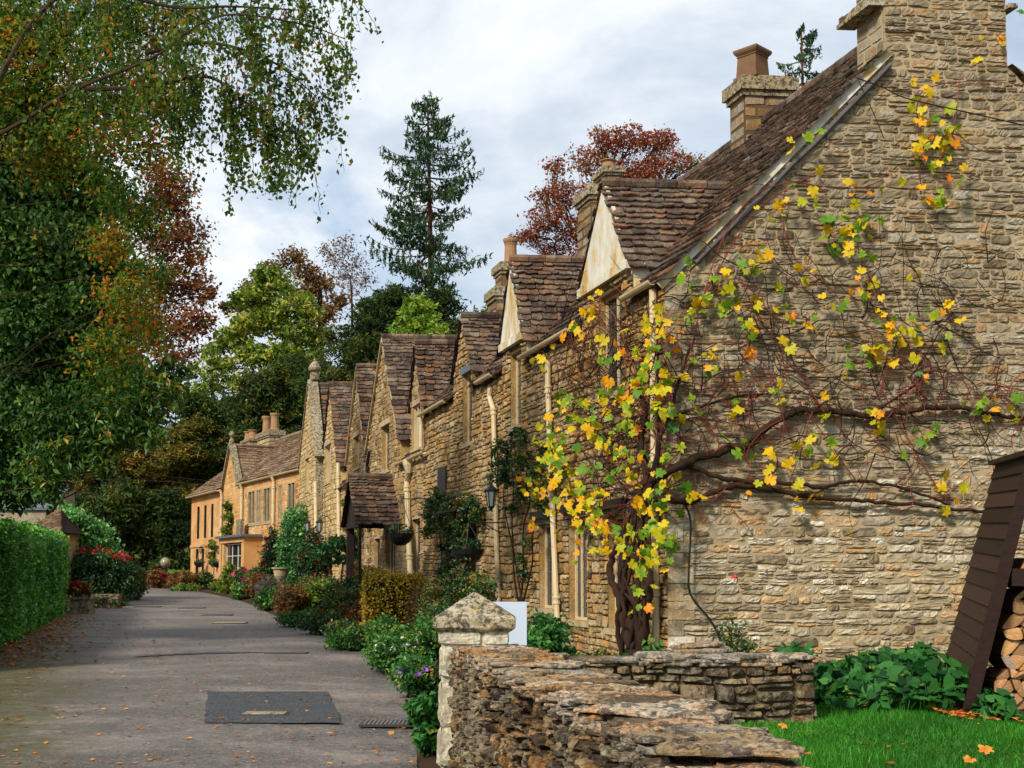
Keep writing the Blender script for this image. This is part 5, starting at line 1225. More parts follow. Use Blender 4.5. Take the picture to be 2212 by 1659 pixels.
def conifer(name, label, px, Yb, ytop, prof, bare=0.0, mat='spruce', lev=46, leafn=46, size=.42, seed=3, dens=1.0, yl=None):
    rg = np.random.default_rng(seed); base = np.array([wx(px, Yb), Yb, 0.0]); base[2] = hill(base[0], base[1]); top = at(px - 12, ytop, Yb)
    t = thing(name, label, 'tree', base); m = MB(); lf = MB(); H = top[2] - base[2]
    tp = np.array([base + (top - base) * k / 12 for k in range(13)]); tp[:, 0] += np.sin(np.linspace(0, 3, 13)) * .12
    tube(m, tp, np.linspace(.42, .04, 13) * H / 30, 8)
    z0 = at(px, yl, Yb)[2] if yl else base[2] + H * .3
    for i in range(lev):
        a = i / (lev - 1); z = z0 + (top[2] - z0) * a ** .92; kk = (z - base[2]) / H; c = base + (top - base) * kk
        for j in range(rg.integers(4, 7)):
            th = rg.uniform(0, 2 * PI); side = math.cos(th)
            L = np.interp(a, [p[0] for p in prof], [p[1] for p in prof]) * rg.uniform(.5, 1.18)
            if rg.random() < bare: L *= .5
            n = 9; s = np.linspace(0, 1, n); d = np.array([math.cos(th), math.sin(th), 0])
            rise = .25 if a > .9 else rg.uniform(-.32, -.02)
            p = c + d * (L * s)[:, None] + K * (L * (rise * s + .34 * s ** 3 * (1 if a < .95 else 0)))[:, None]
            tube(m, p, np.linspace(.05, .012, n), 4, caps=False)
            k = int(leafn * L / 3 * dens * rg.uniform(.6, 1.25)); q = rg.uniform(.22, 1.0, k) ** .75 * (n - 1); i0 = np.minimum(q.astype(int), n - 2)
            q = np.round(q * 1.2) / 1.2 * .8 + q * .2; i0 = np.minimum(q.astype(int), n - 2); P = p[i0] + (p[i0 + 1] - p[i0]) * (q - i0)[:, None] + R.normal(0, .1, (k, 3)) * size; w_ = .16 * L * (1 - q / (n - 1) * .6)
            sd = np.array([-d[1], d[0], 0]); P = P + sd * (rg.normal(0, 1, k) * w_)[:, None] - K * (np.abs(rg.normal(0, .2, k)) + .05)[:, None]
            leafcards(lf, P, size, np.clip(rg.uniform(.2, .7) + R.normal(0, .17, k), 0, 1), up=.0, droop=.75, aspect=.3)
    obj('trunk', m, M['trunk_red'], t); obj('crown', lf, M[mat], t)
conifer('spruce_tree', 'very tall narrow spruce standing clear against the sky', 935, 80, 214, [(0, 3.1), (.12, 3.4), (.25, 3.6), (.4, 3.3), (.6, 3.2), (.75, 2.5), (.88, 1.6), (.95, 1.2), (1, .5)], .12, size=.4, leafn=74, yl=655, lev=30)
conifer('pine_tree', 'small wispy pine top peeping over the roof beside the square chimney', 1742, 60, 62, [(0, 1.5), (.4, 1.3), (.8, 1.2), (1, .6)], .4, size=.26, leafn=150, yl=235, lev=8, seed=8, dens=1)

# ------------------------------------------------------------------ hedge and shrubs
def clipped(name, label, cat, pts, thick, h, zfn, mat, dens, size, tround=.25, tv=.2, wob=.085, toward=-1):
    """clipped hedge along a path (front face), leaves on a solid dark body"""
    P = smoothpath([(x, y, 0) for x, y in pts], 6); d = unit(np.gradient(P, axis=0)); s = np.stack([-d[:, 1], d[:, 0], d[:, 2] * 0], 1)
    cl = np.concatenate([[0], np.cumsum(np.linalg.norm(np.diff(P, axis=0), axis=1))]); Lt = cl[-1]
    th_ = thing(name, label, cat, (P[:, 0].mean(), P[:, 1].mean(), zfn(P[:, 1].mean())))
    m = MB(); ins = .1; v = []
    for q, e in zip(P, s):
        z = zfn(q[1])
        for c, zz in ((ins, 0), (ins, h - ins - .15), (ins + .2, h - ins), (thick - ins - .2, h - ins), (thick - ins, h - ins - .15), (thick - ins, 0)): v.append((q[0] + e[0] * c, q[1] + e[1] * c, z + zz))
    k = len(P); m.add(v, [(i * 6 + j, i * 6 + (j + 1) % 6, (i + 1) * 6 + (j + 1) % 6, (i + 1) * 6 + j) for i in range(k - 1) for j in range(6)] + [tuple(range(5, -1, -1)), tuple((k - 1) * 6 + j for j in range(6))])
    obj('inner_twigs', m, M['hedgecore'], th_)
    per = 2 * h + thick; n = int(dens * Lt * per); u = R.uniform(0, Lt, n); w = R.uniform(0, per, n)
    c = np.where(w < h, 0, np.where(w < h + thick, w - h, thick)); z = np.where(w < h, w, np.where(w < h + thick, h, per - w))
    c = np.where((z > h - tround) & (c < tround), np.maximum(c, (z - h + tround) * .6), c); z = np.where(c < tround, np.minimum(z, h - (tround - np.minimum(c, tround)) * .5), z)
    ne = int(dens * thick * h * 1.0); u = np.concatenate([u, np.full(ne, 0.0), np.full(ne, Lt)]); c = np.concatenate([c, R.uniform(0, thick, ne)]); z = np.concatenate([z, R.uniform(0, h, ne)]); c = np.concatenate([c, R.uniform(0, thick, ne)]); z = np.concatenate([z, R.uniform(0, h, ne)])
    n = len(u)
    bx = np.interp(u, cl, P[:, 0]); by = np.interp(u, cl, P[:, 1]); sx = np.interp(u, cl, s[:, 0]); sy = np.interp(u, cl, s[:, 1])
    bump = wob * (np.sin(u * 2.1 + z * 1.7) + np.sin(u * 4.7 - z * 3.1) * .6)
    cc = c + np.where(c < thick / 2, bump, -bump) + R.normal(0, .05, n) - (R.random(n) < .03) * R.uniform(0, .14, n); zz = z + R.normal(0, .045, n) + np.where(z >= h - .02, bump, 0)
    G_ = np.array([zfn(q) for q in by])
    Q = np.stack([bx + sx * cc, by + sy * cc, G_ + zz], 1); Q[-ne:, :2] += (np.abs(R.normal(0, .05, ne)) * 1.0)[:, None] * d[-1][:2]; Q[-2 * ne:-ne, :2] -= (np.abs(R.normal(0, .05, ne)) + .03)[:, None] * d[0][:2]
    lf = MB(); tt = .45 + .2 * np.sin(u * 1.3 + z * 2) * np.sin(z * 2.2 + u * .7) + .1 * np.sin(u * 5.1 + z * 3) + R.normal(0, tv, n) 
    leafcards(lf, Q, size, np.clip(tt, 0, 1), up=.25, aspect=.6)
    obj('foliage', lf, M[mat], th_)
    return th_
M['hedgecore'] = plain('inner_twigs', lin(24, 30, 14), .95, .05)
clipped('clipped_hedge', 'long tall clipped green hedge along the left of the lane', 'hedge', [(-8.5, 18.5), (-10.05, 24.8), (-12.3, 33), (-14.45, 40.5)], 1.5, 2.5, lambda y: Zr(y) - .05, 'hedge', 620, .09)

def shrub(name, label, px0, py0, px1, py1, Y, mat, dens=300, size=.08, t=.45, cat='shrub', depth=None, n=6, tv=.2, group=None, fl=None, stem='trunk', fill=1.0, zb=None, body=True, **kw):
    """shrub filling the photo rectangle at distance Y, standing on the ground there"""
    c = at((px0 + px1) / 2, (py0 + py1) / 2, Y); w = (px1 - px0) / F * Y; zt = at(px0, py0, Y)[2]; z0 = (Zr(Y) + .02) if zb is None else zb
    hgt = max(zt - z0, .2); D = depth or min(w, 1.6)
    th_ = thing(name, label, cat, (c[0], Y, z0), group); bl = []
    for k in range(n):
        x = c[0] + (R.uniform(-.5, .5) if n > 1 else 0) * w * .55; r = min(w * .5, hgt * .5) * R.uniform(.55, .8) if n > 1 else w * .5
        rx = w * R.uniform(.26, .36) if n > 1 else w * .5
        z = z0 + hgt * R.uniform(.28, .72); rz = min(hgt * .45, max(z0 + hgt - z, .1)) ; rz = max(rz, hgt * .25)
        z = min(z, z0 + hgt - rz * .9)
        bl.append((np.array([x, Y + R.uniform(-.3, .3) * D, z]), np.array([rx, D * .4, rz]), t + R.normal(0, .07)))
    bl.append((np.array([c[0], Y, z0 + hgt * .33]), np.array([w * .5, D * .45, hgt * .36]), t - .06))
    m = MB()
    for b in bl: tube(m, smoothpath([(c[0] + R.normal(0, .08), Y + R.normal(0, .05), z0 - .05), (b[0] + np.array([c[0], Y, z0])) / 2 + R.normal(0, .04, 3), b[0] + K * b[1][2] * .5], 3), np.linspace(.022, .006, 7), 4)
    obj('stems', m, M[stem], th_)
    lf = MB(); crown(lf, bl, dens, size, tv=tv, **kw); obj('foliage', lf, M[mat], th_)
    if fl:
        fm_, cnt, fs = fl; f_ = MB()
        for _ in range(cnt):
            b = bl[R.integers(len(bl))]; dd = unit(R.normal(0, 1, 3)); dd[2] = abs(dd[2]) * .8; dd[1] = -abs(dd[1]); P = b[0] + dd * b[1] * 1.05
            leafcards(f_, P + R.normal(0, fs * .3, (6, 3)), fs, R.uniform(0, 1, 6), up=.4, aspect=.8)
        obj('flowers', f_, M[fm_], th_)
    return th_
kw = dict(tw=.1, per=16)
# left of the lane
def mound(name, label, blobs, mat, dens, size, Y, **k2):
    bl = [(at(x, y, Y + R.uniform(-.4, .4)), np.array([rx, min(rx, 1.4), ry]) * Y / F * np.array([1, 1, 1]), t) for x, y, rx, ry, t in blobs]
    b0 = bl[0][0]; t_ = thing(name, label, 'bush', (b0[0], Y, Zr(Y))); m = MB()
    bl = [(c, np.array([r[0], max(.6, r[0] * .8), r[2]]), t) for c, r, t in bl]
    for c, r, t in bl: tube(m, smoothpath([(b0[0], Y, Zr(Y) - .05), (np.array([b0[0], Y, Zr(Y)]) + c) / 2, c], 3), np.linspace(.04, .01, 7), 5)
    obj('stems', m, M['trunk'], t_); lf = MB(); crown(lf, bl, dens, size, **k2); obj('foliage', lf, M[mat], t_); return t_
mound('laurel_bush', 'large pale green laurel mound behind the clipped hedge', [(140, 1140, 46, 46, .55), (112, 1142, 38, 46, .5), (175, 1152, 46, 46, .55), (212, 1172, 40, 40, .5), (150, 1220, 60, 60, .35), (215, 1225, 40, 50, .35), (128, 1104, 24, 16, .6), (238, 1196, 22, 22, .45), (160, 1118, 30, 18, .6), (195, 1140, 26, 18, .55)], 'laurel', 330, .16, 47, tw=.16, per=16, droop=.3)
rb = mound('rounded_bush', 'dark rounded bush with crimson new leaves on top beside the planter', [(215, 1245, 66, 52, .3), (180, 1235, 40, 42, .4), (250, 1240, 38, 42, .4), (215, 1215, 50, 26, .5), (210, 1285, 70, 34, .15), (270, 1270, 24, 34, .35)], 'darkbush', 420, .11, 46, tw=.12, per=16)
m = MB(); c0_ = at(220, 1192, 46)
for k in range(50):
    px = R.uniform(165, 285); leafcards(m, at(px, 1189 + max(0, (px - 225)) * .28 + R.normal(0, 4), 46 + R.normal(0, .6))[None] + R.normal(0, .05, (4, 3)), .15, R.random(4), up=.2, aspect=.5)
obj('new_leaves', m, M['crimson'], rb)
shrub('spreading_bush', 'loose green bush trailing to the lane right of the rounded bush', 255, 1215, 312, 1300, 52, 'shrub', 260, .13, depth=2.5, n=5, **kw)
lowb = shrub('ground_shrub', 'low dark evergreen edging under the rounded bush', 200, 1285, 275, 1320, 43.5, 'darkbush', 220, .1, depth=1, n=5, fill=.7, **kw)
bw = thing('bed_wall', 'low brown stone edging wall behind the planter box', 'wall', (wx(220, 43), 43, Zr(43)))
m = MB(); stones(m, layout(rect(0, wx(262, 43.2) - wx(140, 43.2), 0, .5), [], (.12, .2), (.3, .6), .2), planar((wx(140, 43.2), 43.2, Zr(43)), (1, 0, 0), K, (0, -1, 0)), .04, .008, 5, 4, .04); boxw(m, wx(140, 43.2), wx(262, 43.2), 43.2, 43.5, Zr(43) - .05, Zr(43) + .5); obj('stones', m, M['drystone'], bw)
pb_ = thing('planter_box', 'carved stone planter box filled with red leaved flowers', 'planter', at(172, 1328, 39.5)); Yp = 39.5; z0 = Zr(39.5)
m = MB(); x0, x1 = wx(153, Yp), wx(197, Yp); zt = at(170, 1289, Yp)[2]
boxw(m, x0, x1, Yp, Yp + .6, z0 - .02, z0 + .12); boxw(m, x0 + .04, x1 - .04, Yp + .04, Yp + .56, z0 + .12, zt - .08); boxw(m, x0 - .02, x1 + .02, Yp - .02, Yp + .62, zt - .08, zt)
for k in range(5): boxw(m, x0 + .06 + k * .115, x0 + .14 + k * .115, Yp + .02, Yp + .045, z0 + .18, zt - .14)
obj('box', m, M['oldcap'], pb_)
shrub('flowering_plant', 'leafy plant with red flowers growing in the stone planter box', 150, 1257, 203, 1292, Yp + .3, 'chestnut', 380, .1, cat='plant', zb=zt - .05, n=5, depth=.6, fl=('red_petal', 26, .13), t=.75, **kw)
gl = thing('globe_lamp', 'round frosted globe lamp on a short post at the lane end', 'lamp', at(357, 1250, 74)); c = at(357, 1215, 74)
m = MB(); lathe(m, [(.001, -.3), (.12, -.28), (.22, -.2), (.29, -.08), (.3, .03), (.26, .15), (.16, .25), (.06, .295), (.001, .3)], c, 16); obj('globe', m, M['globe'], gl, smooth=True)
m = MB(); tube(m, [(c[0], c[1], Zr(74) - .05), (c[0], c[1], c[2] - .28)], .05, 8); lathe(m, [(.06, 0), (.14, .06), (.13, .1)], (c[0], c[1], c[2] - .36), 10); obj('post', m, M['black'], gl)
m = None
# far end of the lane
shrub('red_shrub', 'deep red low shrub under the globe lamp', 316, 1230, 372, 1272, 73, 'rust', 160, .16, t=.5, n=5, fl=('red_petal', 20, .15), **kw)
shrub('rusty_shrub', 'rust and pink shrub left of the manor door', 358, 1234, 425, 1281, 68, 'rust', 180, .15, t=.5, n=6, **kw)
clipped('low_hedge', 'low clipped green hedge beyond the rusty shrub', 'hedge', [(wx(372, 78), 78), (wx(414, 78), 78.5)], 1, .95, lambda y: .72, 'hedge', 160, .14)
shrub('green_shrub', 'small dark green shrub under the manor wing wall', 425, 1236, 470, 1276, 68, 'darkbush', 190, .13, n=4, **kw)
shrub('ground_plant', 'bright green low plants edging the lane below the manor wing', 372, 1262, 432, 1284, 66, 'bright', 150, .12, n=5, depth=.8, cat='plant', t=.4, **kw)
shrub('leafy_clump', 'light green clump right of the small dark shrub', 455, 1250, 500, 1290, 62, 'lime', 180, .13, n=4, t=.4, **kw)
shrub('columnar_shrub', 'upright golden green shrub in front of the manor porch', 474, 1212, 512, 1285, 60, 'lime', 230, .12, n=5, t=.35, **kw)
shrub('flowering_shrub', 'green shrub with magenta flowers beside the manor door', 498, 1228, 556, 1288, 56, 'chestnut', 230, .12, n=5, fl=('pink_petal', 14, .2), **kw)
shrub('round_shrub', 'dark green round shrub under the manor bay window', 535, 1222, 590, 1268, 57, 'darkbush', 240, .11, n=5, **kw)
shrub('heather_bush', 'brownish heather bush at the lane edge before the urn', 530, 1240, 614, 1296, 50, 'rust', 260, .1, t=.25, n=7, **kw)
shrub('lavender_bush', 'grey green lavender with purple haze at the lane edge', 556, 1246, 622, 1312, 44, 'lav', 330, .11, t=.5, n=6, tw=.1, per=16, aspect=.2, fl=('purple_petal', 16, .06))
ur = thing('stone_urn', 'pale stone urn on a plinth among the shrubs', 'urn', at(608, 1262, 46)); Yq = 46; zt = at(608, 1226, Yq)[2]
m = MB(); lathe(m, [(.12, -.75), (.2, -.7), (.1, -.6), (.12, -.5), (.24, -.3), (.27, -.1), (.34, -.04), (.34, 0), (.28, 0), (.24, -.1)], (wx(608, Yq), Yq, zt), 16); obj('bowl', m, M['ashlar'], ur, smooth=False)
m = MB(); x = wx(608, Yq); boxw(m, x - .25, x + .25, Yq - .25, Yq + .25, Zr(46), zt - .74); obj('plinth', m, M['ashlar'], ur)
shrub('berry_shrub', 'dark shrub covered in red berries against the manor porch', 556, 1148, 612, 1250, 52, 'darkbush', 300, .1, n=7, t=.3, fl=('red_petal', 60, .09), **kw)
shrub('evergreen_shrub', 'tall dark glossy evergreen between the red berried shrubs', 602, 1092, 668, 1250, 50, 'laurel', 300, .12, n=8, t=.25, depth=1.6, **kw)
shrub('berry_shrub', 'dark shrub with red berries under the twin wall lamps', 640, 1140, 715, 1262, 46, 'darkbush', 320, .1, n=8, t=.28, fl=('red_petal', 40, .09), **kw)
bt = thing('bay_tree', 'small standard bay tree with dark umbrella crown on bare stems', 'tree', at(725, 1290, 40)); m = MB(); Yb = 40
for px, lean in ((716, -6), (735, 8)): tube(m, smoothpath([at(px, 1300, Yb), at(px + lean * .3, 1250, Yb), at(px + lean, 1205, Yb)], 4), np.linspace(.05, .035, 9), 7)
obj('trunk', m, M['trunk'], bt); lf = MB(); crown(lf, [Bl(*q, Yb, .2, .5) for q in ((700, 1190, 26), (735, 1175, 32), (765, 1195, 22), (720, 1205, 26), (680, 1200, 16), (750, 1208, 22), (660, 1180, 14))], 560, .11, **kw); obj('crown', lf, M['laurel'], bt)
# mixed border in front of the second and third cottages
shrub('mixed_shrub', 'brown and green arching shrub at the lane edge', 585, 1262, 668, 1350, 37, 'rust', 330, .085, t=.25, n=8, tv=.25, **kw)
shrub('mixed_shrub', 'bronze tipped shrub behind the arching lane edge shrub', 640, 1240, 735, 1330, 39, 'shrub', 330, .085, t=.6, n=8, tv=.28, **kw)
shrub('green_shrub', 'dense dark green shrub left of the golden privet', 700, 1250, 800, 1352, 33, 'darkbush', 380, .085, t=.4, n=9, tv=.22, **kw)
shrub('mixed_shrub', 'tall wispy reddish shrub beside the bay tree stems', 735, 1215, 800, 1320, 36, 'rust', 300, .08, t=.4, n=7, tv=.3, **kw)
shrub('ground_plant', 'low green edging plants below the dark green shrub', 600, 1315, 720, 1362, 32, 'herb', 360, .075, n=8, depth=.9, cat='plant', **kw)
shrub('leafy_clump', 'dark leaved clump spilling onto the lane before the privet', 650, 1325, 800, 1368, 29, 'darkbush', 360, .08, n=8, depth=.8, cat='plant', **kw)
x0, x1 = wx(797, 27.6), wx(902, 27.6)
clipped('privet_bush', 'square clipped golden privet bush in front of the porch', 'bush', [(x1, 27.3), (x0, 27.3)][::-1], 1.1, at(850, 1240, 27.3)[2] - Zr(27.3), lambda y: Zr(27.3), 'privet', 1500, .065, wob=.09, tv=.2)
shrub('rose_bush', 'straggly rose bush right of the golden privet', 895, 1235, 965, 1372, 24, 'shrub', 330, .06, t=.55, n=9, tv=.28, fl=('pink_petal', 2, .06), stem='cane', **kw)
shrub('straggly_shrub', 'loose dark shrub in front of the dark doorway', 945, 1205, 1030, 1340, 22.5, 'shrub', 300, .06, t=.3, n=8, tv=.26, stem='cane', **kw)
shrub('ground_plant', 'low flowering plants with a magenta bloom at the lane edge', 695, 1352, 812, 1412, 24, 'herb', 420, .06, n=8, depth=.9, cat='plant', t=.45, tv=.25, fl=('pink_petal', 4, .07), **kw)
for (a, b, c, d, Yy, lb, nm, tt, ff) in ((800, 1370, 905, 1470, 19.5, 'bushy green bed plant with small white daisies', 'daisy_plant', .5, ('white_petal', 26, .045)), (850, 1340, 960, 1450, 20.5, 'tall leafy bed plant behind the white daisies', 'bed_plant', .55, ('white_petal', 4, .04)), (860, 1420, 955, 1520, 16, 'leafy bed plant with mauve and purple flowers', 'flowering_plant', .5, ('purple_petal', 9, .06)), (880, 1440, 955, 1500, 17.5, 'white flowered clump beside the mauve flowers', 'flowering_plant', .45, ('white_petal', 12, .05))):
    shrub(nm, lb, a, b, c, d, Yy, 'herb', 560, .065, n=9, t=tt, tv=.24, cat='plant', depth=1.0, fl=ff, **kw)
shrub('broad_leaf_plant', 'broad leaved plant hugging the foot of the gate pier', 905, 1490, 962, 1640, 11.3, 'bergenia', 560, .09, n=8, t=.5, cat='plant', depth=.6, zb=.02, tw=.07, per=12, aspect=.75)
shrub('broad_leaf_plant', 'low dark leaves beside the drain grate', 890, 1500, 950, 1580, 13.2, 'bergenia', 460, .085, n=6, t=.4, cat='plant', depth=.6, zb=.02, tw=.07, per=12, aspect=.7)
shrub('green_shrub', 'leafy green shrub between the white board and the vine trunk', 1130, 1310, 1222, 1410, 14.5, 'herb', 520, .075, n=8, t=.4, depth=.9, zb=.3, **kw)
shrub('ground_plant', 'small green leaves at the foot of the vine trunk', 1385, 1380, 1470, 1420, 13.5, 'herb', 480, .07, n=5, depth=.4, cat='plant', zb=.3, t=.5, **kw)
shrub('wall_plant', 'small wispy plant at the bottom of the gable wall', 1530, 1335, 1630, 1420, 15.6, 'darkbush', 300, .05, n=6, t=.6, cat='plant', zb=.3, depth=.4, **kw)
for i, (a, b, c, d, Yy, mt, tt, lb) in enumerate((
    (612, 1270, 690, 1330, 41, 'herb', .5, 'fresh green leafy clump between the urn and the arching shrub'), (660, 1255, 720, 1325, 37.5, 'lime', .35, 'lime green shrub in the middle of the border'),
    (690, 1275, 790, 1345, 31, 'shrub', .55, 'olive shrub with reddish tips in front of the dense dark shrub'), (740, 1300, 815, 1362, 28.3, 'rust', .2, 'brown leaved low shrub at the left foot of the golden privet'),
    (765, 1240, 815, 1330, 34, 'lime', .2, 'upright green shrub left of the porch post'), (880, 1265, 950, 1365, 25.5, 'rust', .25, 'reddish brown straggly shrub at the right side of the golden privet'),
    (905, 1300, 985, 1385, 21.5, 'darkbush', .5, 'dark leafy shrub behind the tall bed plants'), (790, 1335, 880, 1400, 23, 'herb', .5, 'green leafy plant in front of the golden privet'),
    (700, 1340, 790, 1385, 26.5, 'darkbush', .45, 'dark green spreading plant on the lane edge'), (560, 1270, 640, 1320, 42, 'herb', .35, 'green edging plant beside the lavender'),
    (500, 1262, 560, 1295, 53, 'herb', .55, 'light green edging plant below the magenta flowers'), (1010, 1235, 1075, 1330, 20, 'darkbush', .55, 'dark shrub under the nearest lantern'))):
    shrub('border_shrub', lb, a, b, c, d, Yy, mt, 400, .085 * min(1.5, max(.8, Yy / 32)), n=9, t=tt, tv=.28, depth=1.2, stem='cane', **kw)
for x, y, w_, h_, mt, lb in ((.3, 12.6, .9, .55, 'herb', 'green bed plant behind the white board post'), (-.2, 13.6, .8, .5, 'darkbush', 'dark low shrub behind the gate pier'), (.9, 13.6, .9, .6, 'shrub', 'olive shrub near the foot of the vine'), (.2, 15.2, 1.0, .65, 'herb', 'green clump between the bed edge and the cottage front'), (-.6, 15.6, .8, .5, 'darkbush', 'dark clump by the broad leaved plants'), (-.4, 17.6, 1.1, .6, 'herb', 'green mound in front of the ground floor windows'), (.3, 18.4, .9, .7, 'shrub', 'olive clump under the middle ground floor window')):
    X = lambda q: 1106 + q * F / y
    zt = Zr(y) + .1 + h_; shrub('bed_shrub', lb, X(x - w_ / 2), 1237 - (zt - 1.6) * F / y, X(x + w_ / 2), 1237 - (Zr(y) - 1.6) * F / y, y, mt, 480, .07, n=7, t=.45, tv=.24, depth=.9, zb=Zr(y) + .08, **kw)
# climbers on the row
def climber(name, label, fr_, pts, mat, dens, size, t, stems, n_off=(.05, .25), fl=None, tv=.22, stem='vinewood', rr=(20, 34), **kw2):
    p0 = fr_.at(*pts[0]); th_ = thing(name, label, 'climber', fr_.p(p0[0], Zr(20), .15)); bl = []
    for px, py, r in pts:
        q = fr_.at(px, py, .15); Yq = fr_.p(q[0], q[1], .15)[1]; r_ = r * Yq / F; c = fr_.p(q[0], q[1], R.uniform(*n_off) + r_ * .3); bl.append((c, np.array([r_ * .9, r_ * .9, r_]), t + R.normal(0, .06)))
    m = MB()
    for px0, py0, px1, py1 in stems:
        a = fr_.at(px0, py0, .1); b = fr_.at(px1, py1, .1); k = np.linspace(0, 1, 6)
        tube(m, smoothpath([fr_.p(a[0] + (b[0] - a[0]) * x + R.normal(0, .05), a[1] + (b[1] - a[1]) * x, .1 + R.normal(0, .03)) for x in k], 3), np.linspace(.022, .008, 16), 5)
    obj('stems', m, M[stem], th_); lf = MB(); crown(lf, bl, dens, size, tv=tv, **kw2); obj('foliage', lf, M[mat], th_)
    if fl:
        f_ = MB()
        for _ in range(fl[1]):
            b = bl[R.integers(len(bl))]; leafcards(f_, b[0] + N * b[1][0] + R.normal(0, .1, 3) + R.normal(0, .02, (5, 3)), fl[2], R.random(5), up=.2, aspect=.8)
        obj('flowers', f_, M[fl[0]], th_)
climber('climbing_rose', 'climbing rose over the dark door canopy', ROW, [(940, 1095, 22), (965, 1085, 28), (990, 1100, 30), (1015, 1085, 26), (1035, 1110, 22), (955, 1130, 24), (985, 1145, 26), (1015, 1130, 22), (930, 1120, 14), (960, 1180, 18), (975, 1215, 18), (955, 1240, 20), (985, 1260, 18), (940, 1270, 18), (965, 1290, 20), (950, 1105, 30), (1000, 1110, 34), (1025, 1095, 26), (975, 1120, 30), (1005, 1160, 22), (935, 1150, 16), (1000, 1220, 18), (1010, 1260, 18)], 'darkbush', 900, .07, .5, [(960, 1330, 950, 1100), (980, 1330, 1000, 1100), (990, 1320, 1030, 1100)], fl=('red_petal', 10, .05), tv=.28, tw=.1, per=12)
climber('climbing_rose', 'climbing rose on bare stems between the two cream drainpipes', ROW, [(1100, 980, 26), (1120, 950, 24), (1140, 1000, 28), (1160, 1030, 26), (1180, 985, 26), (1110, 1030, 26), (1085, 1010, 20), (1130, 1060, 24), (1060, 1035, 16), (1165, 1080, 24), (1120, 1100, 18), (1180, 1110, 16), (1135, 1170, 16), (1125, 1210, 14), (1145, 1240, 14), (1110, 930, 14), (1195, 1040, 20)], 'darkbush', 800, .07, .45, [(1115, 1310, 1105, 1000), (1120, 1310, 1140, 1020), (1130, 1310, 1170, 1060), (1125, 1300, 1085, 1030)], fl=('red_petal', 3, .05), tv=.25, tw=.1, per=12)
climber('climber', 'yellow green climber beside the porch hood', ROW, [(770, 1075, 12), (755, 1100, 14), (768, 1120, 14), (750, 1140, 12), (762, 1165, 12), (775, 1150, 10), (740, 1085, 8)], 'lime', 520, .1, .3, [(765, 1230, 765, 1070), (758, 1230, 745, 1090)], tw=.12, per=10)
climber('climber', 'small golden climber at the manor end drainpipe', MAN, [(663, 1075, 12), (668, 1100, 12), (660, 1120, 10), (665, 1055, 7)], 'lime', 520, .12, .45, [(665, 1200, 665, 1070)], tw=.14, per=10)
climber('climber', 'tall narrow golden climber on the manor wall', MAN, [(494, 1095, 11), (497, 1120, 13), (494, 1145, 14), (492, 1170, 14), (496, 1195, 14), (490, 1210, 12)], 'lime', 520, .13, .3, [(494, 1240, 494, 1090)], tw=.14, per=12)
climber('climber', 'small leafy climber beside the manor wing door', MAN, [(462, 1180, 9), (458, 1200, 10), (465, 1215, 9), (460, 1170, 6)], 'lime', 520, .13, .25, [(460, 1245, 460, 1175)], tw=.14, per=12)
# big dark leaved clump by the gable wall
def broadleaf(mb, P, size, t, up=.9, ratio=.85, cup=.12):
    n = len(P); nr = R.normal(0, .6, (n, 3)); nr[:, 2] += up; nr[:, 1] -= .5; nr = unit(nr); d = R.normal(0, 1, (n, 3)); d[:, 2] -= .5; d = unit(d - (d * nr).sum(1, keepdims=True) * nr); s = np.cross(nr, d)
    ang = np.radians([0, 20, 55, 100, 145, 180, 215, 260, 305, 340]); rad = np.array([1.3, .92, .74, .68, .66, .34, .66, .68, .74, .92])
    L = (size * R.uniform(.6, 1.3, n))[:, None, None] * .55
    ring = P[:, None] + L * (np.cos(ang) * rad)[None, :, None] * d[:, None] + L * (np.sin(ang) * rad * ratio)[None, :, None] * s[:, None] + L * cup * (rad ** 2)[None, :, None] * nr[:, None] * R.uniform(-1.5, .8, (n, 1, 1))
    v = np.concatenate([P[:, None], ring], 1).reshape(-1, 3); k = len(ang)
    f = np.array([(0, 1 + i, 1 + (i + 1) % k) for i in range(k)])
    f = (f[None] + (np.arange(n) * (k + 1))[:, None, None]).reshape(-1, 3); mb.add(v, f, np.repeat(t, k + 1))
for lb, x0, x1, yb, h, cnt, Yy in (('mound of broad dark green leaves between the low wall and log store', 1645, 2065, 1548, .62, 1500, 13.2), ('small clump of dark leaves at the foot of the log store front', 2105, 2170, 1535, .26, 90, 11.5)):
    z0 = .27; xa, xb = wx(x0, Yy), wx(x1, Yy); th_ = thing('leafy_clump', lb, 'plant', ((xa + xb) / 2, Yy, z0))
    u = R.beta(1.5, 1.5, cnt) if cnt < 200 else R.uniform(0, 1, cnt); x = xa + (xb - xa) * u; dy = R.uniform(-1, 1, cnt); hh = h * np.minimum(1, 5 * np.minimum(u + .04, 1.04 - u)) * np.sqrt(np.maximum(0, 1 - dy * dy * .9)) * (.85 + .2 * np.sin(x * 3.1) + .1 * np.sin(x * 7))
    P = np.stack([x, Yy + dy * (1.35 if cnt > 200 else .25) * .9, z0 + hh * R.uniform(.45, 1.0, cnt)], 1)
    lf = MB(); broadleaf(lf, P, .15, np.clip(R.normal(.45, .25, cnt), 0, 1)); obj('foliage', lf, M['bergenia'], th_, smooth=True)
    m = MB()
    for q in P[::4]: tube(m, [(q[0] + R.normal(0, .05), q[1] + R.normal(0, .04), z0 - .02), q], .004, 3, caps=False)
    obj('stems', m, M['herb'], th_)
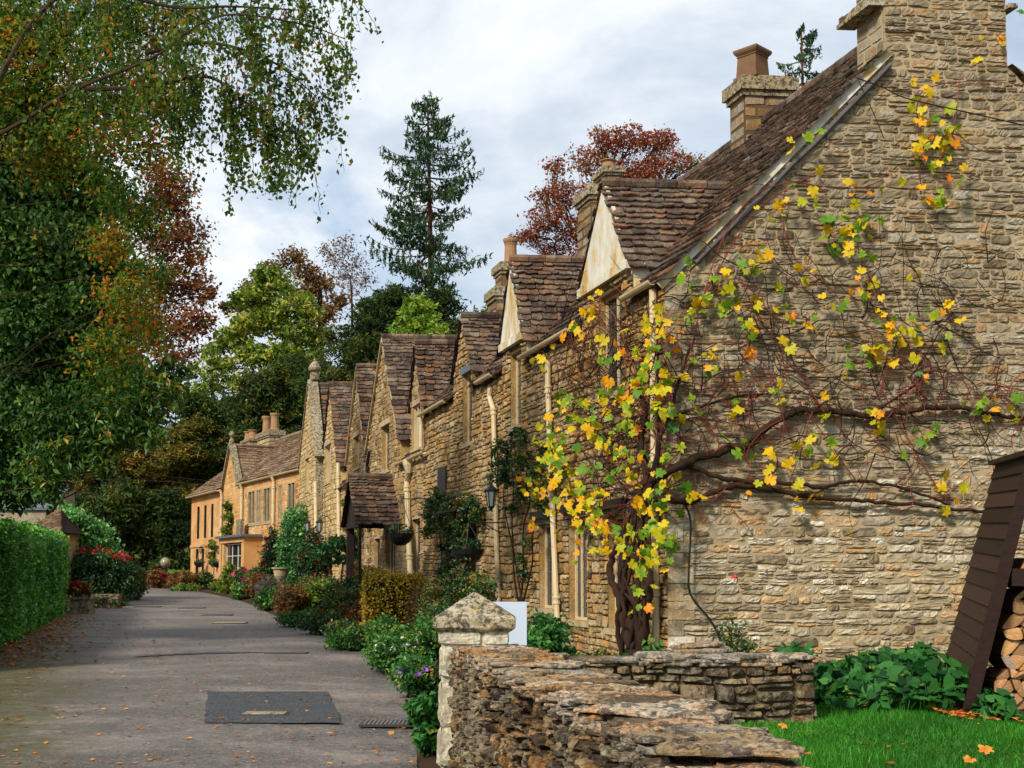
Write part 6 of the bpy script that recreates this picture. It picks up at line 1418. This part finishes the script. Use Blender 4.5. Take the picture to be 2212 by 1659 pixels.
# ------------------------------------------------------------------ grape vine
def gab(px, py, off=.1):
    d = ray(px, py); o = C0 + ND * off; t = np.dot(o - EYE, ND) / np.dot(d, ND); return EYE + d * t
def vp(px, py, off=.12):
    if px >= 1444: return gab(px, py, off)
    d = ray(px, py); o = C0 + N * off; t = np.dot(o - EYE, N) / np.dot(d, N); q = EYE + d * t
    return q
vn = thing('grape_vine', 'old grape vine with yellow and green leaves spreading over the gable wall', 'vine', vp(1365, 1400, .35))
m = MB()
def stem(pts, r0, r1, off=.12, seg=8, sub=6, wob=.016):
    p = smoothpath([vp(q[0], q[1], q[2] if len(q) > 2 else off) for q in pts], sub); p = p + R.normal(0, min(wob, .2 * r0 + .001), p.shape); tube(m, p, np.linspace(r0, r1, len(p)) * R.uniform(.88, 1.12, len(p)), seg); return p
LIM = []
LIM.append(stem([(1378, 1425, .25), (1372, 1370, .25), (1352, 1300, .25), (1345, 1240, .25), (1358, 1180, .22), (1375, 1110, .2), (1395, 1040, .16)], .085, .055))
LIM.append(stem([(1386, 1425, .3), (1392, 1330, .3), (1402, 1260, .28), (1385, 1200, .25), (1392, 1120, .2), (1410, 1040, .16)], .08, .05))
LIM.append(stem([(1365, 1425, .3), (1352, 1350, .3), (1335, 1290, .3), (1320, 1230, .3), (1330, 1180, .28)], .07, .04))
LIM.append(stem([(1395, 1050, .16), (1440, 1020, .14), (1500, 992), (1560, 975), (1620, 955), (1680, 905), (1740, 885), (1820, 890), (1900, 897), (2000, 880), (2090, 882), (2140, 895), (2240, 905)], .062, .028))
LIM.append(stem([(1450, 1012, .14), (1500, 1010), (1550, 1030), (1620, 1040), (1700, 1043), (1780, 1052), (1850, 1040), (1930, 1050), (2000, 1070), (2050, 1090)], .036, .016))
LIM.append(stem([(1400, 1060, .2), (1440, 1078, .16), (1490, 1085), (1540, 1062), (1600, 1048), (1680, 1060), (1760, 1075), (1860, 1082), (1960, 1088), (2060, 1098), (2130, 1106)], .046, .02))
LIM.append(stem([(1400, 1050, .18), (1385, 960, .18), (1395, 900, .16), (1380, 840, .15)], .055, .02)); LIM.append(stem([(1410, 1040, .16), (1425, 950, .14), (1450, 880), (1475, 800), (1500, 730)], .045, .014))
LIM.append(stem([(1450, 900), (1540, 870), (1600, 855), (1660, 850)], .024, .01)); LIM.append(stem([(1880, 895), (1950, 850), (2010, 800), (1990, 760)], .02, .008))
for k in range(7):
    a = R.normal(0, 12); LIM.append(stem([(1372 + a, 1425, .3), (1372 + a + R.normal(0, 14), 1340, .36), (1365 + R.normal(0, 22), 1250, .34), (1370 + R.normal(0, 16), 1150, .28), (1395 + R.normal(0, 10), 1045, .2)], R.uniform(.022, .04), .015, wob=.02))
WOODN = len(LIM)
TW = MB(); m_ = m; m = TW
for _ in range(430):                                        # tangle of fine brown twigs
    px, py = (R.uniform(1200, 1440), R.uniform(640, 1150)) if R.random() < .45 else (R.uniform(1450, 2150), R.uniform(560, 1000))
    ang = R.uniform(0, 2 * PI); cur = R.normal(0, .45); pts = [(px, py)]; Ln = R.uniform(60, 180)
    for j in range(4):
        px += math.cos(ang) * Ln / 4; py -= math.sin(ang) * Ln / 4; ang += cur + R.normal(0, .25); pts.append((px, py))
    if px < 1150: continue
    stem(pts, R.uniform(.005, .011), .003, R.uniform(.06, .22), 4, 3, .006)
obj('twigs', TW, M['vinewood'], vn)
m = m_; obj('trunk', m, M['vinewood'], vn, smooth=True); m = MB()
CA = []
def cane(pts, r=.0095, off=.13): CA.append(stem(pts, r, r * .55, off, 5, 5, .006))
for pts in ([(1480, 800), (1520, 640), (1560, 520), (1620, 430), (1700, 395), (1800, 405), (1900, 405), (1985, 380)], [(1520, 640), (1600, 500), (1650, 440), (1720, 400)], [(1700, 395), (1690, 470), (1720, 560), (1800, 630), (1840, 690)], [(1990, 420), (1985, 300), (1990, 200), (2100, 175), (2220, 185)], [(2030, 345), (2060, 280), (2075, 160)], [(1900, 860), (1920, 700), (1860, 560), (1850, 480)], [(2000, 880), (1960, 740), (1880, 660)], [(2080, 880), (2110, 830), (2170, 840), (2210, 900)], [(2100, 860), (2160, 860), (2200, 930)], [(1780, 890), (1700, 760), (1640, 690), (1600, 600)], [(1850, 1040), (1780, 940), (1700, 820), (1690, 700)], [(1700, 940), (1660, 800), (1580, 740)], [(1420, 1000), (1500, 940), (1600, 920), (1680, 960)], [(2050, 1090), (1980, 980), (1900, 830), (1870, 740)], [(1480, 980), (1450, 860), (1440, 760), (1460, 660)], [(1370, 900), (1300, 860), (1250, 800), (1230, 700)], [(1380, 940), (1280, 940), (1200, 960), (1140, 1050)], [(1400, 870), (1340, 760), (1300, 690), (1270, 650)], [(1390, 860), (1350, 740), (1330, 700)], [(1390, 1000), (1300, 1010), (1230, 1080), (1250, 1140)], [(1380, 1080), (1320, 1110), (1290, 1150)], [(1400, 830), (1420, 740), (1410, 680)], [(1230, 700), (1225, 760), (1215, 830)]): cane(pts)
for _ in range(270):
    s0 = LIM[R.integers(3, WOODN)] if R.random() < .6 else CA[R.integers(len(CA))]
    q = s0[R.integers(len(s0) // 5, len(s0))]; d = q - EYE; k = d / d[1]
    px = k[0] * F / (math.cos(PIT) + k[2] * math.sin(PIT)) + 1106; b = (k[2] * math.cos(PIT) - math.sin(PIT)) / (math.cos(PIT) + k[2] * math.sin(PIT)); py = CY - b * F
    px = float(px); py = float(py)
    if px < 1100: continue
    ang = R.uniform(0, 2 * PI); Ln = R.uniform(50, 170); cur = R.normal(0, .5); pts = [(px, py)]
    for j in range(4):
        px += math.cos(ang) * Ln / 4; py -= math.sin(ang) * Ln / 4; ang += cur + R.normal(0, .2); pts.append((px, py))
    if py < 250 or py > 1180 or (px < 1560 and py < 560): continue
    o = R.uniform(.06, .24); stem(pts, R.uniform(.005, .01), .004, o, 4, 3, .004)
PETMB = m
def grape(mb, P, nrm, size, t, trim):
    n = len(P); d = R.normal(0, 1, (n, 3)); d[:, 2] -= 1.1; d = unit(d - (d * nrm).sum(1, keepdims=True) * nrm); s = np.cross(nrm, d)
    a1 = [0, 14, 24, 34, 52, 64, 76, 92, 112, 132, 150, 168]; r1 = [1, .84, .68, .78, .95, .82, .66, .76, .84, .72, .74, .4]
    ang = np.radians(a1 + [180] + [360 - x for x in a1[:0:-1]]); rad = np.array(r1 + [.16] + r1[:0:-1]); k = len(ang)
    L = (size * R.uniform(.5, 1.3, n))[:, None, None] * .58
    rr = rad[None] * R.uniform(.86, 1.1, (n, k)); curl = R.uniform(-.55, .15, (n, 1)); fold = R.uniform(0, .3, (n, 1))
    X = np.cos(ang)[None] * rr; Yv = np.sin(ang)[None] * rr * R.uniform(.75, 1.0, (n, 1))
    Zv = curl * rr ** 2 + fold * np.abs(Yv) + R.normal(0, .07, (n, k))
    ring = P[:, None] + L * (X[..., None] * d[:, None] + Yv[..., None] * s[:, None] + Zv[..., None] * nrm[:, None])
    v = np.concatenate([P[:, None], ring], 1).reshape(-1, 3)
    f = np.array([(0, 1 + i, 1 + (i + 1) % k) for i in range(k)]); f = (f[None] + (np.arange(n) * (k + 1))[:, None, None]).reshape(-1, 3)
    tt = np.concatenate([t[:, None], np.clip(t[:, None] + trim[:, None] * R.uniform(.2, 1.2, (n, k)), 0, 1)], 1).ravel()
    mb.add(v, f, tt)
CL = [(1985, 185, 3, 1), (2000, 200, 2, 1), (1995, 245, 4, .8), (2030, 285, 6, .2), (2000, 330, 5, .9), (2045, 345, 3, .5), (2060, 300, 4, .5), (1985, 320, 3, .9), (2015, 410, 5, 1), (2060, 375, 2, .2), (1930, 380, 2, 1), (2075, 150, 1, 1), (2155, 82, 2, 1), (2180, 45, 1, .8), (1735, 298, 3, .2), (1725, 305, 1, .9), (1852, 403, 3, 1), (1762, 388, 2, .9), (1775, 435, 2, .7), (1668, 455, 3, 1), (1700, 420, 2, .6), (1790, 490, 4, .5), (1830, 500, 6, .4), (1875, 480, 4, .2), (1800, 522, 3, .5), (1640, 548, 3, 1), (1600, 556, 2, .2), (1560, 620, 4, .9), (1535, 640, 3, .3), (1580, 670, 4, .3), (1610, 640, 2, .6), (1495, 605, 3, .2), (1500, 655, 3, .6), (1470, 690, 2, .8), (1700, 668, 3, 1), (1740, 600, 2, .9), (1850, 605, 2, .9), (1860, 560, 3, .4), (1920, 705, 5, .9), (1900, 755, 5, 1), (1850, 780, 4, .15), (1845, 765, 2, .2), (1990, 690, 4, .4), (2045, 680, 2, .9), (1860, 640, 3, .6), (1890, 655, 3, .3), (1640, 690, 3, .9), (1610, 700, 2, .4), (1700, 740, 2, .4), (1530, 770, 5, .9), (1680, 830, 3, 1), (1585, 890, 2, .4), (1965, 720, 3, .3), (1800, 640, 2, .5), (1740, 700, 2, .7), (1270, 650, 2, .2), (1245, 720, 3, .9), (1170, 790, 2, .9), (1185, 760, 2, .6), (1320, 745, 4, 1), (1400, 720, 4, .8), (1370, 755, 3, .9), (1410, 690, 3, .6), (1390, 800, 3, .4), (1210, 870, 4, .6), (1250, 900, 5, .6), (1205, 960, 5, .3), (1230, 1000, 4, .7), (1180, 1010, 3, 1), (1155, 1040, 4, .9), (1290, 905, 3, .5), (1300, 960, 4, .9), (1350, 920, 3, .6), (1370, 830, 5, .6), (1400, 850, 4, .7), (1425, 905, 3, .5), (1340, 870, 3, .9), (1290, 1060, 4, .5), (1250, 1110, 5, .8), (1300, 1140, 6, .9), (1270, 1080, 5, .8), (1390, 1070, 4, .6), (1400, 1120, 4, .9), (1420, 1065, 3, .9), (1335, 1175, 3, 1), (1380, 1190, 5, 1), (1420, 1185, 4, .9), (1400, 1222, 4, .9), (1440, 1150, 3, .6), (1185, 960, 4, .4), (1130, 1050, 3, .7), (1240, 1050, 5, .9), (1215, 1030, 5, 1), (1170, 985, 3, .3), (1480, 880, 3, .7), (1460, 910, 2, .3), (1600, 950, 2, .1), (1630, 968, 2, .2), (1660, 1020, 3, .8), (1720, 1040, 3, .9), (1780, 930, 4, .3), (1800, 990, 4, .8), (1750, 965, 2, .15), (1690, 1010, 1, .6), (1910, 925, 3, .9), (1880, 905, 2, .4), (1990, 935, 2, .3), (2045, 1040, 4, .9), (2052, 1100, 2, .6), (2110, 880, 3, .4), (2150, 870, 2, .5), (2195, 880, 2, .5), (1510, 1058, 2, 1), (1475, 1060, 3, .7), (1730, 1070, 2, .6), (1560, 925, 1, .6), (1445, 980, 2, .3), (1640, 1040, 1, .9), (1425, 990, 3, .5), (1355, 990, 3, .9), (1330, 1020, 3, .5), (1450, 820, 3, .4), (1430, 760, 3, .7), (1390, 1300, 2, .5), (1405, 1285, 1, .8), (1590, 600, 2, .5), (1630, 745, 2, .9), (1670, 600, 2, .4)]
for _ in range(46): CL.append((R.uniform(1150, 1440), R.uniform(840, 1210), 1, R.uniform(.2, 1)))
for _ in range(22): CL.append((R.uniform(1450, 2060), R.uniform(580, 960), 1, R.uniform(.1, 1)))
lf = MB(); pet = PETMB
for px, py, k, t in CL:
    kk = int(k * (2.3 if px < 1444 else 1.6) + R.random()); P = []
    for _ in range(kk):
        ax, ay = px + R.normal(0, 17), py + R.normal(0, 17); P.append(vp(ax, ay, R.uniform(.12, .34) if ax >= 1444 else R.uniform(.15, .5)))
    P = np.array(P); base = ND if px >= 1444 else unit(ND * .8 + N * .6)
    nr = unit(base + R.normal(0, .62, (kk, 3)) + K * .3)
    tb = np.clip(R.choice([.08, .16, .38, .5, .62, .74], kk, p=([.08, .12, .22, .28, .19, .11] if t > .75 else ([.3, .3, .22, .1, .05, .03] if t < .35 else [.18, .26, .22, .16, .12, .06]))) + R.normal(0, .05, kk), 0, 1)
    grape(lf, P, nr, .158, tb, R.uniform(0, .32, kk) * (R.random(kk) < .7))
    for q in P: tube(pet, smoothpath([q, q + K * .05 - base * .08 + R.normal(0, .02, 3), q - base * .13 + R.normal(0, .04, 3)], 2), .0025, 3, caps=False)
obj('leaves', lf, M['vine'], vn, smooth=True); obj('canes', pet, M['cane'], vn)
fb = thing('vine_leaf', 'single dark red vine leaf caught on the lower gable wall', 'leaf', gab(1590, 1247, .03)); m = MB(); grape(m, gab(1590, 1247, .03)[None], unit(ND[None] + .2), .11, np.array([1.0]), np.array([0.0])); obj('blade', m, M['crimson'], fb)

# ------------------------------------------------------------------ lamps and hanging baskets
def lantern(label, fr_, px, py, sc=1.0, off=.35):
    s, z = fr_.at(px, py, off); c = fr_.p(s, z, off); t = thing('wall_lantern', label, 'lantern', c, 'black wall lanterns')
    m = MB(); h = .42 * sc; r = .1 * sc
    lathe(m, [(.02 * sc, -h * .62), (.03 * sc, -h * .55), (r * .62, -h * .5), (r * .66, -h * .44)], c, 6); lathe(m, [(r * 1.25, h * .22), (r * 1.3, h * .27), (r * .6, h * .42), (.025 * sc, h * .52), (.01, h * .62)], c, 6)
    for k in range(6):
        a = 2 * PI * k / 6; tube(m, [c + np.array([math.cos(a) * r * .66, math.sin(a) * r * .66, -h * .44]), c + np.array([math.cos(a) * r * 1.1, math.sin(a) * r * 1.1, h * .23])], .008 * sc, 4)
    obj('frame', m, M['black'], t)
    g_ = MB(); lathe(g_, [(r * .55, -h * .44), (r * .98, h * .22)], c, 6); obj('glass', g_, M['frost'], t)
    b = MB(); tube(b, smoothpath([c + K * h * .55, c + K * h * .75 - fr_.n * off * .3, c + K * h * .6 - fr_.n * off * .75, fr_.p(s, z + h * .2, .0)], 4), .012 * sc, 5); obj('bracket', b, M['black'], t)
M['frost'] = plain('frosted_lantern_glass', lin(150, 156, 150), .25, .5, .15)
lantern('nearest black wall lantern in front of a cream drainpipe', ROW, 1061, 1072)
lantern('left lantern of the pair above the red berried shrub', ROW, 664, 1136, 1.15, .45); lantern('right lantern of the pair above the red berried shrub', ROW, 690, 1135, 1.15, .45)
lantern('small lantern by the manor porch lead roof', MAN, 585, 1145, .9); lantern('small lantern on the manor wing beside its left door', MAN, 434, 1187, .9); lantern('small lantern next to the manor wing climber', MAN, 472, 1188, .9)
def basket(label, fr_, px, py, r, hookpy, off=.5, gr=.5):
    s, z = fr_.at(px, py, off); c = fr_.p(s, z, off); t = thing('hanging_basket', label, 'basket', c, 'hanging baskets on the house fronts')
    m = MB(); lathe(m, [(.01, -r * .95), (r * .35, -r * .9), (r * .7, -r * .65), (r * .93, -r * .3), (r, 0), (r * .9, 0)], c, 14); obj('bowl', m, M['black'], t)
    zt = fr_.at(px, hookpy, off)[1]; top = fr_.p(s, zt, off); m = MB()
    for k in range(3): a = 2 * PI * k / 3 + .4; tube(m, [c + np.array([math.cos(a) * r, math.sin(a) * r, 0]), top], .007, 4)
    obj('chains', m, M['greywood'], t)
    m = MB(); tube(m, [top, fr_.p(s, zt + .02, 0)], .012, 5); tube(m, [fr_.p(s, zt - .25, 0.01), top - fr_.n * off * .4], .009, 5); obj('bracket', m, M['black'], t)
    lf = MB(); crown(lf, [(c + K * r * .15, np.array([r * 1.05, r * 1.05, r * .5]), .45)], 420, .07 if r < .4 else .09, tw=.08, per=10); obj('plants', lf, M['darkbush'], t)
basket('hanging basket below the porch hood beside the cream pipe', ROW, 866, 1152, .31, 1078, .75); basket('hanging basket of green plants in front of the dark doorway', ROW, 1012, 1186, .3, 1130, .75)
basket('small hanging basket left of the manor wing door', MAN, 430, 1215, .3, 1190); basket('small hanging basket next to the manor wing climber', MAN, 470, 1215, .3, 1192)

# overhead wire far down the lane
ow = MB(); p = smoothpath([at(105, 1040, 50), at(300, 1036, 60), at(490, 1052, 72)], 6); tube(ow, p, .014, 5); tube(ow, p + K * .25, .012, 5)
props(obj('overhead_wire', ow, M['black'], org=p[0]), 'thin overhead wires from the left house to the manor', 'wire')

# ------------------------------------------------------------------ fallen leaves
n = 4200; Yl = 10.6 + 42 * R.random(n) ** 1.7; le = np.interp(Yl, [p[1] for p in LE], [p[0] for p in LE]); re = np.interp(Yl, [p[1] for p in RE], [p[0] for p in RE])
k = np.where(R.random(n) < .8, R.beta(1.0, 6, n), R.beta(2, 1, n) * 1.02); x = le - .6 + (re - le + .8) * k
lt = MB(); leafcards(lt, np.stack([x, Yl, np.array([Zr(q) for q in Yl]) + .012], 1), .06, R.random(n), up=3, aspect=.7)
n = 70; Yl = R.uniform(5, 12.5, n); x = np.interp(Yl, [4, 9, 12.5], [1.1, .6, .6]) + R.uniform(0, 1, n) * 4.5; leafcards(lt, np.stack([x, Yl, np.full(n, .33)], 1), .07, R.random(n), up=1.5, aspect=.7)
n = 1600; u_ = R.random(n); yl = 20 + 20 * u_; x = np.interp(yl, [18.5, 24.8, 33, 40.5], [-8.7, -10.2, -12.8, -15.3]) + np.abs(R.normal(0, .8, n)); leafcards(lt, np.stack([x, yl, np.array([Zr(q) for q in yl]) + .02], 1), .1, R.random(n) * .6, up=2, aspect=.7)
n = 160; x = R.uniform(4.0, 4.5, n); leafcards(lt, np.stack([x, 11.6 + R.normal(0, .25, n), np.full(n, .31)], 1), .07, .7 + .3 * R.random(n), up=2, aspect=.7)
props(obj('fallen_leaves', lt, M['litter']), 'small brown and yellow leaves scattered over lane and lawn', kind='stuff')
for px, py, lb, sz in ((2128, 1622, 'large orange oak leaf lying on the lawn near the right edge', .11), (2095, 1648, 'long yellow curled leaf at the bottom of the lawn', .1), (1690, 1570, 'brown leaf on the lawn beside the wall capping', .08), (845, 1587, 'orange leaf on the lane beside the drain grate', .1)):
    d = ray(px, py); zz = .33 if px > 1200 else .03; P = EYE + d * ((zz - 1.6) / d[2]); t = thing('fallen_leaf', lb, 'leaf', P); m = MB(); grape(m, P[None] + K * .02, unit(np.array([[.1, -.5, 1.0]])), sz, np.array([.45]), np.array([.3])); obj('blade', m, M['litter'], t)

# ------------------------------------------------------------------ light, sky, camera
SUN_EL, SUN_AZ = math.radians(38), math.radians(216)      # azimuth clockwise from +Y: low in the south west, behind the left shoulder
w = bpy.data.worlds.new('World'); scene.world = w; w.use_nodes = True; nt = w.node_tree; nt.nodes.clear()
def nn(ty, **kw):
    x = nt.nodes.new(ty)
    for k, v in kw.items(): setattr(x, k, v)
    return x
out = nn('ShaderNodeOutputWorld'); sky = nn('ShaderNodeTexSky', sky_type='NISHITA', sun_disc=False, sun_elevation=SUN_EL, sun_rotation=SUN_AZ, air_density=1.2, dust_density=1.5, ozone_density=2.0)
b1 = nn('ShaderNodeBackground'); b1.inputs[1].default_value = .11; nt.links.new(sky.outputs[0], b1.inputs[0])
tc = nn('ShaderNodeTexCoord'); mp = nn('ShaderNodeMapping'); mp.inputs['Scale'].default_value = (1.0, 1.0, 2.1); mp.inputs['Location'].default_value = (.37, .1, .2); nt.links.new(tc.outputs['Generated'], mp.inputs[0])
def nz(sc, det, rg, dist=0.0):
    x = nn('ShaderNodeTexNoise'); x.inputs['Scale'].default_value = sc; x.inputs['Detail'].default_value = det; x.inputs['Roughness'].default_value = rg; x.inputs['Distortion'].default_value = dist; nt.links.new(mp.outputs[0], x.inputs['Vector']); return x.outputs['Fac']
def rp(src, cols):
    r = nn('ShaderNodeValToRGB'); e = r.color_ramp.elements; e[0].position, e[0].color = cols[0]; e[1].position, e[1].color = cols[-1]
    for p, c in cols[1:-1]: q = e.new(p); q.color = c
    nt.links.new(src, r.inputs[0]); return r.outputs[0]
cloud = rp(nz(2.3, 8, .58, .25), [(.38, (.42, .53, .68, 1)), (.48, (.62, .7, .8, 1)), (.56, (.82, .87, .92, 1)), (.66, (1.0, 1.0, 1.0, 1))])
mask = rp(nz(2.6, 7, .55, .3), [(.32, (.2, .2, .2, 1)), (.45, (1, 1, 1, 1))])
b2 = nn('ShaderNodeBackground'); b2.inputs[1].default_value = .76; nt.links.new(cloud, b2.inputs[0])
mx = nn('ShaderNodeMixShader'); nt.links.new(mask, mx.inputs[0]); nt.links.new(b1.outputs[0], mx.inputs[1]); nt.links.new(b2.outputs[0], mx.inputs[2]); nt.links.new(mx.outputs[0], out.inputs[0])
sl_ = bpy.data.lights.new('sun', 'SUN'); sl_.energy = 3.3; sl_.angle = math.radians(9); sl_.color = (1, .93, .82)
so = bpy.data.objects.new('sun', sl_); COL.objects.link(so)
dirv = Vector((math.sin(SUN_AZ) * math.cos(SUN_EL), math.cos(SUN_AZ) * math.cos(SUN_EL), math.sin(SUN_EL))); so.rotation_euler = dirv.to_track_quat('Z', 'Y').to_euler(); so.location = dirv * 60

cam = bpy.data.cameras.new('camera'); co = bpy.data.objects.new('camera', cam); COL.objects.link(co)
cam.sensor_fit = 'HORIZONTAL'; cam.sensor_width = 36; cam.lens = F / 2212 * 36; cam.shift_y = (CY - 829.5) / 2212
cam.clip_start = .1; cam.clip_end = 3000
co.location = EYE; co.rotation_euler = (PI / 2 + PIT, 0, 0); scene.camera = co
scene.render.engine = 'CYCLES'; scene.cycles.max_bounces = 6; scene.cycles.diffuse_bounces = 3; scene.cycles.transparent_max_bounces = 4; scene.cycles.use_denoising = True
vs_ = scene.view_settings; vs_.view_transform = 'Standard'; vs_.look = 'None'; vs_.exposure = 0.55; vs_.gamma = 1.0
